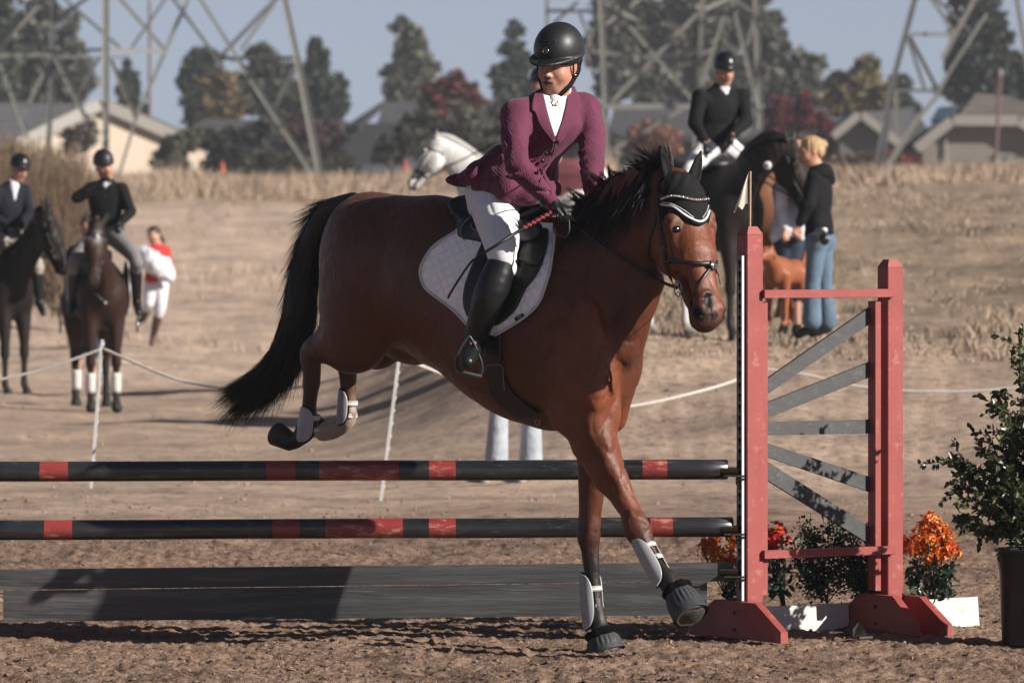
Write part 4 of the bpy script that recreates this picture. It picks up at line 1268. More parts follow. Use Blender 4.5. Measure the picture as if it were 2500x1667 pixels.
# ================================================================ HORSES
M_coat = None
def coatmat(name, rough=.42, spec=.32, var=.12, sheen=.03):
    t = NT(name)
    a = t.n('ShaderNodeAttribute', attribute_name='Col')
    v = t.obj()
    n1 = t.noise(v, 7, 5, .6); n2 = t.noise(t.obj((1, 1, .18)), 420, 3, .6); n3 = t.noise(v, 26, 4, .6)
    k = t.ramp(n1, [(.3, (1 - var,) * 3), (.7, (1 + var,) * 3)])
    c = t.mixc(1.0, a.outputs['Color'], k, 'MULTIPLY')
    k2 = t.ramp(n2, [(.3, (.70,) * 3), (.7, (1.22,) * 3)])
    c = t.mixc(1.0, c, k2, 'MULTIPLY')
    t.l(c, t.b.inputs['Base Color'])
    t.l(t.ramp(n3, [(.3, (rough - .1,) * 3), (.7, (rough + .14,) * 3)]), t.b.inputs['Roughness'])
    t.b.inputs['Specular IOR Level'].default_value = spec
    t.b.inputs['Sheen Weight'].default_value = sheen
    t.b.inputs['Sheen Roughness'].default_value = .4
    h = t.math('ADD', t.math('MULTIPLY', n2, .3), n3)
    n5 = t.noise(t.obj((1, 1, .55)), 14, 3, .55, .6)
    h = t.math('ADD', h, t.math('MULTIPLY', n5, 1.6))
    t.bump(h, .42, .011)
    return t.m
M_coat = coatmat('horse_coat')
M_coat2 = coatmat('dull_horse_coat', .55, .18, .12, 0)
M_hair = basic('black_hair', (.008, .007, .0065), rough=.45, spec=.35, var=.4, vs=30, bump=0)
M_hairw = basic('grey_hair', (.5, .49, .47), rough=.6, spec=.2, var=.2, vs=30, bump=0)
M_eye = basic('eye', (.006, .004, .003), rough=.14, spec=.5, var=0, bump=0)
M_leather = basic('black_leather', (.010, .0095, .0095), rough=.42, spec=.45, var=.3, vs=25, bump=.15, bs=260, bd=.002)
M_brleather = basic('dark_brown_leather', (.020, .013, .011), rough=.4, spec=.5, var=.3, vs=25, bump=.15, bs=260, bd=.002)
M_shell = basic('white_boot_shell', (.42, .43, .45), rough=.35, spec=.45, var=.12, vs=20, bump=.05)
M_strapw = basic('white_strap', (.72, .68, .64), rough=.7, var=.08, vs=60, bump=.2, bs=500)
M_rubber = basic('grey_rubber', (.050, .056, .060), rough=.55, spec=.4, var=.25, vs=20, bump=.1, dark=(.13, .10, .08))
M_fleece = basic('black_fleece', (.008, .008, .008), rough=.95, spec=.05, var=.4, vs=90, bump=1, bs=200, bd=.01)
M_chrome = basic('bit_metal', (.5, .5, .5), rough=.2, metal=1, var=.1, bump=0)

def frame(o, heading):
    """returns to-world for horse coordinates f (forward), y (left), z"""
    c, s_ = math.cos(heading), math.sin(heading)
    o = np.asarray(o, float); Fv = np.array([c, s_, 0]); Lv = np.array([-s_, c, 0])
    T = lambda f, y, z: o + Fv * f + Lv * y + Zv * z
    return T, Fv, Lv

def leg(S, pts, rad, lat, col_hi, col_lo, t_lo=3, e=None, hoofcol=(.03, .028, .026), k=.03, toe=None, hr=.062):
    """joints top..pastern; colour changes at index t_lo"""
    pts = np.asarray(pts, float)
    n = 7 * (len(pts) - 1)
    X = resample(np.column_stack([pts, rad, e if e is not None else rad]), n)
    cut = int(n * t_lo / (len(pts) - 1))
    S.chain(X[:cut + 1, :3], X[:cut + 1, 3], ax=lat, e=X[:cut + 1, 4], k=k, col=col_hi)
    S.chain(X[cut:, :3], X[cut:, 3], ax=lat, e=X[cut:, 4], k=.012, col=col_lo)
    if toe is not None:
        a = pts[-1]; dr = unit(toe - a)
        S.chain([a + dr * .01, toe], [.046 * hr / .062, hr], k=.008, col=hoofcol)

def head_solid(S, poll, l, v, w, L, col, dark, stripe=None, nose=None):
    """l down the face, v out of the forehead, w to the horse's left"""
    l, v, w = unit(l), unit(v), unit(w); q = L / .62
    P = lambda a, b, c=0.: poll + (l * a + v * b + w * c) * q
    r = lambda *x: [a * q for a in x]
    nc = nose or dark
    S.chain([P(-.02, -.06), P(.10, -.025), P(.20, -.02), P(.30, -.012)], r(.06, .088, .092, .080), ax=w, e=r(.062, .086, .100, .088), k=.03, col=col, n=10)
    S.chain([P(.28, -.005), P(.38, .002), P(.48, -.002), P(.555, -.012)], r(.070, .054, .048, .046), ax=w, e=r(.084, .066, .056, .056), k=.03, col=col, n=10)
    S.ell(P(.22, -.125), r(.125, .085, .060), [l, v, w], k=.04, col=col)            # cheek plates
    for s_ in (-1, 1):
        S.ell(P(.22, -.115, s_ * .058), r(.120, .094, .034), [l, v, w], k=.03, col=col)
        S.chain([P(.17, .012, s_ * .098), P(.24, -.006, s_ * .094), P(.36, -.015, s_ * .072)], r(.020, .016, .010), k=.02, col=col)   # facial crest
        S.ell(P(.145, .028, s_ * .086), r(.036, .026, .026), [l, v, w], k=.018, col=col)     # brow
        S.ell(P(.168, .010, s_ * .104), r(.036, .028, .016), [l, v, w], k=.010, col=(.018, .011, .009))
        S.chain([P(.42, .020, s_ * .030), P(.54, .016, s_ * .040)], r(.014, .020), k=.02, col=col)
        S.ell(P(.565, -.004, s_ * .052), r(.034, .030, .022), [l, v, w], k=.018, col=nc)      # nostril wing
        S.ell(P(.568, .006, s_ * .066), r(.020, .013, .018), [l * .9 + v * .5, v * .9 - l * .5, w], k=.006, col=(.004, .003, .003), sub=True)
    S.chain([P(.30, -.135), P(.42, -.108), P(.53, -.085)], r(.036, .030, .028), ax=w, e=r(.040, .034, .034), k=.03, col=col, n=6)   # jaw
    S.ell(P(.595, -.030), r(.040, .048, .058), [l, v, w], k=.03, col=nc)              # muzzle
    S.ell(P(.595, -.060), r(.026, .028, .040), [l, v, w], k=.02, col=nc)
    S.ell(P(.565, -.092), r(.034, .026, .034), [l, v, w], k=.02, col=nc)
    S.ell(P(.600, -.076, 0), r(.05, .004, .06), [l, v * .95 + l * .15, w], k=.008, col=(.006, .004, .004), sub=True)  # mouth line
    if stripe:
        for a, b, rr in stripe: S.ell(P(a, b), r(rr[0], .02, rr[1]), [l, v, w], k=.004, col=(.72, .70, .68))
    return P

def ears(poll, l, v, w, q, mat, parent, aim=((.25, .35), (.25, -.35)), h=.165, name='ear'):
    for s_, (fv, fw) in zip((1, -1), aim):
        b = poll + (l * -.015 + v * .0 + w * s_ * .055) * q
        d = unit(-l + v * fv + w * fw)
        S = Solid(.0045 if q > .9 else .009, b, 0, k=.01)
        n_ = unit(np.cross(d, w)); n_ = n_ * (1 if n_ @ v > 0 else -1)
        sd = unit(np.cross(d, n_))
        H = h * q
        pts = [b - d * .02, b + d * H * .35, b + d * H * .72, b + d * H]
        S.chain(pts, [.026 * q, .030 * q, .020 * q, .005 * q], ax=n_, e=[.020 * q, .020 * q, .013 * q, .005 * q])
        S.chain([b + d * H * .15 + n_ * .022 * q, b + d * H * .45 + n_ * .022 * q, b + d * H * .85 + n_ * .010 * q], [.013 * q, .019 * q, .004 * q], ax=n_, e=[.014 * q, .018 * q, .006 * q], k=.004, sub=True)
        S.build(name, mat, parent, cols=False)

def strands(name, P, D, L, w, mat, parent, seed=0, grav=.3, curl=.15, segs=4, kind=True, taper=.15, C=None):
    g = np.random.default_rng(seed); n = len(P)
    D = D / (np.linalg.norm(D, axis=1)[:, None] + 1e-9)
    S = rdir(g, n); S -= D * (S * D).sum(1)[:, None]; S /= np.linalg.norm(S, axis=1)[:, None]
    C = rdir(g, n) * curl if C is None else C
    rows = []
    for k in range(segs + 1):
        t = k / segs
        c = P + D * (L * t)[:, None] + C * (L * t * t)[:, None] - np.array([0, 0, 1]) * (grav * L * t * t)[:, None]
        ww = (w * (1 - t * (1 - taper)))[:, None]
        rows += [c - S * ww, c + S * ww]
    V = np.stack(rows, 1); m = 2 * (segs + 1)
    i = np.arange(n)[:, None] * m
    Q = np.concatenate([i + np.array([[2 * k, 2 * k + 1, 2 * k + 3, 2 * k + 2]]) for k in range(segs)])
    o = mesh_np(name, V.reshape(-1, 3), Q, mat, parent, False)
    if kind: tag(o, kind='stuff')
    return o

# ---------------------------------------------------------------- the jumping bay
HO = W(1250, 1590, 25.01); HO[2] = 0; HO[0] = -.057
HYAW = R(-41)
T, HF, HL = frame(HO, HYAW)
def hp(px, py, y=0.):
    """point at that pixel in the plane y (metres to the horse's left of its spine)"""
    # ray: x = a*d, d ; solve (X-HO).HL = y
    a = (px - 1250) / F_PX
    d = (y + HO[:2] @ HL[:2]) / (a * HL[0] + HL[1])
    return W(px, py, d)
BAY = np.array([.088, .026, .0115]); BAY_LIT = np.array([.160, .045, .017]); BAYD = np.array([.075, .023, .011]); BLK = np.array([.014, .010, .009]); SOCK = np.array([.45, .36, .29])  # brighter bay puts sunlight on breast, head and near foreleg into the colour
bay = thing('horse', 'bay horse with black tail and white leg boots jumping over the poles', 'horse', HO)
HS = Solid(.0068, HO, HYAW, k=.06)
S = HS
pitch = R(-8)
Fp = unit(HF * math.cos(pitch) + Zv * math.sin(pitch)); Up = unit(np.cross(Fp, HL)); Up = Up if Up[2] > 0 else -Up
AX = [Fp, HL, Up]
e_ = lambda px, py, y, r, k=.09, col=BAY, ax=AX: S.ell(hp(px, py, y), r, ax, k=k, col=col)
e_(955, 655, 0, (.285, .250, .325))
e_(1060, 672, 0, (.36, .27, .355))
e_(1215, 742, 0, (.53, .285, .395), .12)
e_(1375, 815, 0, (.33, .25, .425), .12)
e_(1278, 862, 0, (.34, .235, .285), .12)
e_(1395, 640, 0, (.27, .10, .19), .12)
e_(1443, 905, 0, (.19, .24, .24), .09)
e_(1462, 830, 0, (.17, .17, .24), .09)
e_(890, 560, 0, (.15, .16, .155), .12)
# quarters
for sy, dx, dy in ((-.15, -38, 0), (.15, 30, -6)):
    P0, P1, P2 = hp(915 + dx, 640 + dy, sy), hp(905 + dx, 760 + dy, sy * 1.05), hp(893 + dx, 850 + dy, sy)
    S.chain([P0, P1, P2], [.20, .195, .105], ax=HL, e=[.12, .115, .08], k=.08, col=BAY, n=8)
    S.ell(hp(925 + dx, 800 + dy, sy), (.12, .09, .15), AX, k=.06, col=BAY)
# gaskins, hocks and tucked hind legs
hR = [hp(880, 845, -.15), hp(810, 842, -.155), hp(762, 862, -.155), hp(762, 920, -.155), hp(756, 990, -.155), hp(750, 1042, -.155), hp(728, 1072, -.155), hp(708, 1078, -.155)]
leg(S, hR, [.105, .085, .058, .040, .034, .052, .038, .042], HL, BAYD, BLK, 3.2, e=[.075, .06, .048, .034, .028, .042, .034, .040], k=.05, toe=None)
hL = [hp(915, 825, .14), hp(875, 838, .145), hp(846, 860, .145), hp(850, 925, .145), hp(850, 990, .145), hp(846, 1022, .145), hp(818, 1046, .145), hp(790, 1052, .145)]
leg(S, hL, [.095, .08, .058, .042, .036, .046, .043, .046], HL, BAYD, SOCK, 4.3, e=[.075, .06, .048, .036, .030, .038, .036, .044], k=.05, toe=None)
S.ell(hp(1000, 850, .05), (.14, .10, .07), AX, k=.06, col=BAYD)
# fore legs
fL = [hp(1452, 985, .11), hp(1450, 1085, .11), hp(1444, 1180, .11), hp(1442, 1250, .11), hp(1441, 1295, .11), hp(1442, 1345, .11), hp(1449, 1430, .11), hp(1455, 1498, .11), hp(1470, 1543, .11)]
leg(S, fL, [.13, .088, .062, .050, .054, .041, .029, .042, .036], HL, BAY, BLK * 1.4, 4.3, e=[.10, .080, .056, .048, .050, .038, .027, .036, .034], k=.06, toe=hp(1480, 1588, .11), hr=.066)
fR = [hp(1425, 985, -.12), hp(1448, 1075, -.10), hp(1497, 1170, -.085), hp(1536, 1243, -.07), hp(1549, 1275, -.07), hp(1568, 1318, -.065), hp(1600, 1375, -.06), hp(1632, 1420, -.055), hp(1652, 1450, -.05)]
leg(S, fR, [.14, .108, .080, .056, .058, .045, .032, .045, .040], HL, BAY_LIT, BLK * 1.4, 4.3, e=[.10, .085, .066, .050, .054, .042, .029, .038, .036], k=.05, toe=hp(1683, 1487, -.045), hr=.062)
# shoulder and breast muscles
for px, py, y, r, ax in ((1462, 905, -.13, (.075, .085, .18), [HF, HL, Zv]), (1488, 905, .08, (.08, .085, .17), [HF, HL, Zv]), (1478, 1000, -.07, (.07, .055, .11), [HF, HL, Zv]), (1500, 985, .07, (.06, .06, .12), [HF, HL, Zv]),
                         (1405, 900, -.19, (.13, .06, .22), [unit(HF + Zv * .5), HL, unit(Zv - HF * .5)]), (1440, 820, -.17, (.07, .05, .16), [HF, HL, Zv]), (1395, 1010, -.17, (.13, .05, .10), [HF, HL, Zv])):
    S.ell(hp(px, py, y), r, ax, k=.035, col=BAY_LIT)
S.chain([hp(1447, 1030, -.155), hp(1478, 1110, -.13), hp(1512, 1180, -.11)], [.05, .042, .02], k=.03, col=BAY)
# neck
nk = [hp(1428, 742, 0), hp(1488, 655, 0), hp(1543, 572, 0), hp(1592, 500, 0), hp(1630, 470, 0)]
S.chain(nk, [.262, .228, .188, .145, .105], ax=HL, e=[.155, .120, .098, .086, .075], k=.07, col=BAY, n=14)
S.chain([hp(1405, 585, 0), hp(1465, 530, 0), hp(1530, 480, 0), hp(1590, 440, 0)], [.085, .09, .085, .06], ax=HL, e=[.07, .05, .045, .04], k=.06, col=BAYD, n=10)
S.chain([hp(1594, 690, 0), hp(1552, 770, -.02), hp(1524, 850, -.03)], [.045, .06, .07], ax=HL, e=[.055, .07, .09], k=.05, col=BAY)
# veins and small folds
for a, b, c in (((1452, 1070, -.16), (1475, 1130, -.14), (1505, 1190, -.12)), ((1470, 870, -.20), (1490, 910, -.17), (1497, 960, -.12)), ((1540, 1250, -.11), (1565, 1300, -.09), (1590, 1350, -.08))):
    S.chain([hp(*a), hp(*b), hp(*c)], .008, k=.012, col=BAY)
# head
hl = unit(np.array([.130, -.25, -.60])); hw = unit(np.array([.84, .54, 0.])); hw = unit(hw - hl * hw.dot(hl)); hv = unit(np.cross(hw, hl))
if hv[1] > 0: hv = -hv
HPOLL = hp(1664, 463, 0)
HP = head_solid(S, HPOLL, hl, hv, hw, .632, BAY_LIT * 1.05, BLK * 1.3, nose=(.030, .017, .013))
S.chain([HPOLL + hl * .02 - hv * .05, hp(1600, 540, 0)], [.10, .13], ax=HL, e=[.075, .09], k=.06, col=BAY)
for s_ in (-1, 1):
    S.chain([HP(.25, .020, s_ * .060), HP(.34, .022, s_ * .040), HP(.44, .03, s_ * .026)], .0055, k=.012, col=BAY)
    S.chain([HP(.20, -.01, s_ * .098), HP(.28, -.04, s_ * .085), HP(.34, -.03, s_ * .066)], .005, k=.012, col=BAY)
nq = S.hit(np.array([1728., 1689.]), np.array([733., 752.]), 0.0, 23.7, 25.0)
ng = S.grad(nq, .012)
S.ell(nq[0] + ng[0] * .004, (.026, .017, .016), [unit(hl * .85 + hv * .45 + hw * .25), unit(np.cross(ng[0], hl)), ng[0]], k=.008, col=(.004, .003, .003), sub=True)
tq = S.hit(np.array([1716., 1722., 1738.]), np.array([722., 712., 716.]), .0, 23.7, 25.0)
S.chain(tq, [.006, .008, .005], k=.012, col=(.05, .028, .02))
mq = S.hit(np.array([1686., 1700., 1716., 1734., 1748.]), np.array([752., 764., 771., 773., 770.]), .001, 23.7, 25.0)
S.chain(mq, [.002, .004, .004, .004, .002], k=.006, col=(.006, .004, .004), sub=True)
EQ = S.hit(np.array([1650., 1746.]), np.array([556., 553.]), 0.0, 23.7, 25.2); EN = S.grad(EQ, .01)
EQ[1] = HP(.165, -.014, .100); EQ[1:2] = S.push(EQ[1:2], 0.0, 8); EN[1:2] = S.grad(EQ[1:2], .01)
for q_, n_q in zip(EQ, EN):
    S.ell(q_ - n_q * .002, (.034, .036, .012), [hl, unit(np.cross(hl, n_q)), n_q], k=.014, col=(.016, .010, .008))
    S.ell(q_ - n_q * .014 - hl * .036, (.020, .034, .024), [hl, unit(np.cross(hl, n_q)), n_q], k=.02, col=BAY_LIT)
def hwarp(V, N_):
    lf = (V - HO) @ HF
    fore = sm(.25, .5, lf)
    low = 1 - sm(.25, .5, V[:, 2])
    m1 = 1 - np.abs(vnoise(V @ np.array([[5, 0, 2.], [0, 5, 1.], [-2., 1, 3.]]), 31))
    m2 = fbm(V * [7, 7, 4], 3, 32)
    m3 = 1 - np.abs(vnoise(V @ np.array([[14, 3, 5.], [2, 14, -3.], [-5., 2, 6.]]), 37))
    return V + N_ * (.0135 * (m1 ** 2 - .4) * (.35 + .65 * fore) * (1 - .7 * low) + .002 * m2 + -.006 * m3 ** 5 * fore * (1 - low))[:, None]
HMESH = HS.build('body', M_coat, bay, sharp=.018, warp=hwarp)
for q_, n_q in zip(EQ, EN):
    m = MB(); m.ball(q_ - n_q * .0030, (.0290, .0230, .0200), 16, 10, [unit(np.cross(hl, n_q)), hl, n_q]); m.build('eye', M_eye, bay, True)

M_hoofd = basic('dark_hoof', (.045, .038, .034), rough=.55, var=.3, vs=30, bump=.2, bs=60)
for a_, b_, r0, r1 in ((hp(714, 1081, -.155), hp(674, 1058, -.155), .040, .056), (hp(800, 1052, .145), hp(770, 1040, .145), .038, .052)):
    m = MB(); m.tube([a_, a_ * .97 + b_ * .03, a_ * .05 + b_ * .95, b_], [r0 - .006, r0, r1, r1 - .003], 26); m.build('hoof', M_hoofd, bay, True)

# tail
tl = [hp(862, 492, 0), hp(800, 520, 0), hp(762, 590, 0), hp(742, 680, 0), hp(728, 780, 0), hp(702, 862, 0), hp(662, 918, 0), hp(618, 950, 0), hp(588, 964, 0)]
S = Solid(.01, tl[3], HYAW, k=.02)
S.chain(tl, [.042, .055, .066, .074, .080, .078, .060, .032, .010], ax=HL, e=[.04, .05, .055, .06, .065, .06, .045, .026, .01], n=22)
tail = S.build('tail', M_hair, bay, cols=False)
g = np.random.default_rng(5)
X = resample(np.column_stack([tl, [.03, .05, .066, .076, .084, .086, .078, .06, .036]]), 120)
def along(X, n, g, lo=0, hi=1, lat=.75):
    i = (g.uniform(lo, hi, n) * (len(X) - 2)).astype(int)
    Tn = X[i + 1, :3] - X[i, :3]; Tn /= np.linalg.norm(Tn, axis=1)[:, None]
    r = rdir(g, n); r -= Tn * (r * Tn).sum(1)[:, None]; r /= np.linalg.norm(r, axis=1)[:, None]
    r = r - HL * ((r @ HL) * (1 - lat))[:, None]
    return X[i, :3] + r * X[i, 3:4] * g.uniform(.6, 1.0, (n, 1)), Tn, r
P_, Tn, r = along(X, 9000, g, 0, .9)
strands('tail_hair', P_, Tn + r * .13 + rdir(g, 9000) * .06, g.uniform(.08, .24, 9000), np.full(9000, .0016), M_hair, bay, 1, grav=.05, curl=.12)
P_, Tn, r = along(X, 1500, g, .72, 1.0)
strands('tail_hair', P_, Tn + r * .28 + rdir(g, 1500) * .10 - Zv * .10, g.uniform(.08, .19, 1500), np.full(1500, .0013), M_hair, bay, 2, grav=.15, curl=.15)
# mane: short, standing and blown
cr = [hp(1385, 540, 0), hp(1430, 505, 0), hp(1480, 474, 0), hp(1530, 447, 0), hp(1575, 425, 0), hp(1612, 412, 0), hp(1640, 420, 0)]
X = resample(np.column_stack([cr, [.04] * 7]), 80)
S = Solid(.01, X[20, :3], HYAW, k=.02)
S.chain([q + np.array([0, 0, -.008]) for q in cr], [.03, .038, .04, .04, .036, .03, .02], ax=HL, e=[.05, .04, .036, .032, .03, .028, .02], n=14)
S.build('mane', M_hair, bay, cols=False)
nt_ = 130; per = 52; n = nt_ * per
ti = np.sort(g.integers(0, 79, nt_)); tt_ = g.random(nt_)
tb = X[ti, :3] + (X[np.minimum(ti + 1, 79), :3] - X[ti, :3]) * tt_[:, None] + HL * g.normal(0, .014, (nt_, 1))
Tn = X[np.minimum(ti + 1, 79), :3] - X[np.maximum(ti - 1, 0), :3]; Tn /= np.linalg.norm(Tn, axis=1)[:, None]
tdir = Zv * g.uniform(.6, 1.1, (nt_, 1)) - Tn * g.uniform(-.1, 1.1, (nt_, 1)) + HL * g.normal(0, .35, (nt_, 1))
tdir /= np.linalg.norm(tdir, axis=1)[:, None]; tlen = g.uniform(.05, .125, nt_)
w_ = np.repeat(np.arange(nt_), per); off = rdir(g, n) * g.uniform(0, .016, (n, 1))
D_ = tdir[w_] * tlen[w_][:, None] - off * .75 + rdir(g, n) * .004
strands('mane_hair', tb[w_] + off, D_, np.linalg.norm(D_, axis=1) * g.uniform(.7, 1.05, n), np.full(n, .0012), M_hair, bay, 3, grav=.05, C=(rdir(g, nt_) * .35 - Tn * .3)[w_] + rdir(g, n) * .05)
n = 9500   # the part lying over the near side of the neck
i = g.integers(0, 70, n); Tn = X[i + 1, :3] - X[i, :3]; Tn /= np.linalg.norm(Tn, axis=1)[:, None]
P_ = X[i, :3] - HL * .035 + Zv * g.uniform(-.02, .025, (n, 1))
wv = vnoise(np.stack([i * .3, i * 0., i * 0.], 1), 9)[:, None]
strands('mane_hair', P_, -Zv * .9 - HL * g.uniform(.10, .42, (n, 1)) - Tn * (.28 + .3 * wv) + (rdir(g, 90) * .22)[(i * 1.13).astype(int) % 90] + rdir(g, n) * .05, g.uniform(.10, .25, n) * (1.15 - .004 * i), np.full(n, .0018), M_hair, bay, 4, grav=.15, curl=.22)
# forelock/ears come from the bonnet

# ================================================================ TACK
def grid_faces(a, b, off=0):
    i = np.arange(a - 1)[:, None] * b; j = np.arange(b - 1)[None]
    return np.stack([i + j, i + j + 1, i + b + j + 1, i + b + j], -1).reshape(-1, 4) + off

def closed_sheet(V, th_dir, a, b):
    """V (a,b,3) -> closed slab verts / faces"""
    A = V.reshape(-1, 3); B = (V + th_dir).reshape(-1, 3); n = len(A)
    Q = grid_faces(a, b)
    edge = [(k, k + 1) for k in range(b - 1)] + [(k * b + b - 1, (k + 1) * b + b - 1) for k in range(a - 1)] + \
           [((a - 1) * b + k + 1, (a - 1) * b + k) for k in range(b - 1)[::-1]] + [((k + 1) * b, k * b) for k in range(a - 1)[::-1]]
    E = [[p, q, q + n, p + n] for p, q in edge]
    return np.vstack([A, B]), np.vstack([Q[:, ::-1], Q + n, np.array(E)])

def smooth_grid(V, it=3):
    for _ in range(it):
        W_ = V.copy()
        W_[1:-1, 1:-1] = (V[1:-1, 1:-1] * 2 + V[:-2, 1:-1] + V[2:, 1:-1] + V[1:-1, :-2] + V[1:-1, 2:]) / 6
        V = W_
    return V

def drape(name, S, Lp, Rp, off, th, mat, parent, ns=30, nt=30, d0=23.9, d1=25.6, mirror=None, relief=None, sm_=3, uvscale=1, label=None):
    A = resample(np.array([(x, y, 0.) for x, y in Lp]), nt); B = resample(np.array([(x, y, 0.) for x, y in Rp]), nt)
    s = np.linspace(0, 1, ns)[None, :, None]
    G = A[:, None] * (1 - s) + B[:, None] * s
    P = S.hit(G[..., 0].ravel(), G[..., 1].ravel(), off, d0, d1).reshape(nt, ns, 3)
    P = smooth_grid(P, sm_)
    N = S.grad(P.reshape(-1, 3), .012).reshape(nt, ns, 3)
    top = P + N * th
    if relief is not None: top = top + N * relief(G[..., 0], G[..., 1])[..., None]
    V, Q = closed_sheet(P - N * .006, top - P + N * .006, nt, ns)
    uv = np.vstack([G[..., :2].reshape(-1, 2)] * 2) / 100
    if mirror is not None:
        o_, n_ = mirror
        V2 = V - 2 * ((V - o_) @ n_)[:, None] * n_
        V = np.vstack([V, V2]); Q = np.vstack([Q, Q[:, ::-1] + len(V2)]); uv = np.vstack([uv, uv])
    return mesh_np(name, V, Q, mat, parent, True, uv=uv, label=label), P, N

def strap(name, S, pts, width, off, mat, parent, th=.004, d0=23.9, d1=25.6, n=40, hits=True, P=None, nrm=None, close=False):
    if P is None:
        A = resample(np.array([(x, y, 0.) for x, y in pts]), n)
        P = S.hit(A[:, 0], A[:, 1], off, d0, d1)
        for _ in range(3): P[1:-1] = (P[:-2] + 2 * P[1:-1] + P[2:]) / 4
    n = len(P)
    N = S.grad(P, .008) if nrm is None else nrm
    T_ = np.gradient(P, axis=0); T_ /= np.linalg.norm(T_, axis=1)[:, None]
    B = np.cross(T_, N); B /= np.linalg.norm(B, axis=1)[:, None] + 1e-9
    a = np.linspace(0, 2 * np.pi, 9)[:-1]
    w = width / 2
    ring = P[:, None] + B[:, None] * (np.clip(np.cos(a) * 1.25, -1, 1) * w)[None, :, None] + N[:, None] * ((np.sin(a) * th * .5) + th * .3)[None, :, None]
    V = ring.reshape(-1, 3); i = np.arange(n - 1)[:, None] * 8; j = np.arange(8)[None]
    Q = np.stack([i + j, i + (j + 1) % 8, i + 8 + (j + 1) % 8, i + 8 + j], -1).reshape(-1, 4)
    e = np.array([[7, 6, 5, 4], [7, 4, 3, 0], [3, 2, 1, 0]]); e2 = (e[:, ::-1] + (n - 1) * 8)
    return mesh_np(name, V, np.vstack([Q, e, e2]), mat, parent, True), P, N

def quiltmat():
    t = NT('white_quilted_pad')
    u = t.n('ShaderNodeUVMap'); m = t.n('ShaderNodeMapping'); m.inputs['Rotation'].default_value = (0, 0, R(24)); m.inputs['Scale'].default_value = (5.6, 5.0, 1)
    t.l(u.outputs[0], m.inputs[0])
    sx = t.n('ShaderNodeSeparateXYZ'); t.l(m.outputs[0], sx.inputs[0])
    def tri(o):
        f = t.math('FRACT', o); a = t.math('ABSOLUTE', t.math('SUBTRACT', f, .5)); a = t.math('MULTIPLY', a, 2.0)   # 1 at seam
        return t.math('POWER', a, 5.0)
    h = t.math('MAXIMUM', tri(sx.outputs[0]), tri(sx.outputs[1]))
    inv = t.math('SUBTRACT', 1.0, h)
    n = t.noise(t.obj(), 40, 4, .6)
    c = t.ramp(n, [(.3, (.90, .90, .91)), (.7, (.98, .98, .99))])
    t.l(c, t.b.inputs['Base Color'])
    t.b.inputs['Roughness'].default_value = .85; t.b.inputs['Specular IOR Level'].default_value = .15
    t.bump(inv, .5, .008)
    return t.m
M_pad = quiltmat()
M_piping = basic('pale_piping', (.35, .34, .33), rough=.6, bump=0)
mir = (HO, HL)
pad = thing('saddle_pad', 'white quilted saddle pad under the black saddle of the jumping horse', 'saddle pad', hp(1190, 690, -.33))
drape('pad_panel', HS, [(1150, 540), (1112, 566), (1060, 600), (1032, 640), (1026, 672), (1040, 706), (1075, 733), (1112, 762), (1150, 806)],
      [(1352, 548), (1356, 579), (1347, 641), (1335, 690), (1313, 744), (1290, 766), (1267, 784), (1240, 801), (1208, 819)], .006, .010, M_pad, pad, 44, 50, mirror=mir)
edge = [(1112, 566), (1060, 600), (1032, 640), (1026, 672), (1040, 706), (1075, 733), (1112, 762), (1150, 806)]
strap('binding', HS, edge, .010, .018, basic('white_binding', (.78, .78, .79), bump=0), pad, .006)
edge = [(1354, 562), (1347, 641), (1335, 690), (1313, 744), (1267, 784), (1208, 819)]
strap('binding', HS, edge, .012, .018, bpy.data.materials['white_binding'], pad, .006)
lb, LP_, LN_ = drape('brand_patch', HS, [(1256, 776), (1259, 784)], [(1276, 765), (1279, 773)], .020, .002, M_dark, pad, 8, 5, sm_=0)

def text_on(txt, c, xdir, ndir, h, mat, parent, name='lettering'):
    cu = bpy.data.curves.new(name, 'FONT'); cu.body = txt; cu.size = 1.0; cu.align_x = 'CENTER'; cu.align_y = 'CENTER'; cu.extrude = .01
    tmp = bpy.data.objects.new(name, cu); COL.objects.link(tmp)
    dg = bpy.context.evaluated_depsgraph_get(); me = bpy.data.meshes.new_from_object(tmp.evaluated_get(dg))
    bpy.data.objects.remove(tmp)
    V = np.empty(len(me.vertices) * 3); me.vertices.foreach_get('co', V); V = V.reshape(-1, 3)
    x = unit(xdir); n_ = unit(ndir); y = np.cross(n_, x)
    Vw = np.asarray(c) + (V[:, :1] * x + V[:, 1:2] * y) * h + V[:, 2:3] * n_ * .05
    org = Vw.mean(0)
    me.vertices.foreach_set('co', (Vw - org).astype(np.float32).ravel()); me.materials.clear(); me.materials.append(mat); me.update()
    o = bpy.data.objects.new(name, me); COL.objects.link(o); o.parent = parent
    o.location = Vector(org - np.array(world_loc(parent)))
    return o
c_ = LP_[2, 4]; text_on('LeMieux', c_ + LN_[2, 4] * .0035, LP_[2, 6] - LP_[2, 1], LN_[2, 4], .0085, M_wlip, pad)

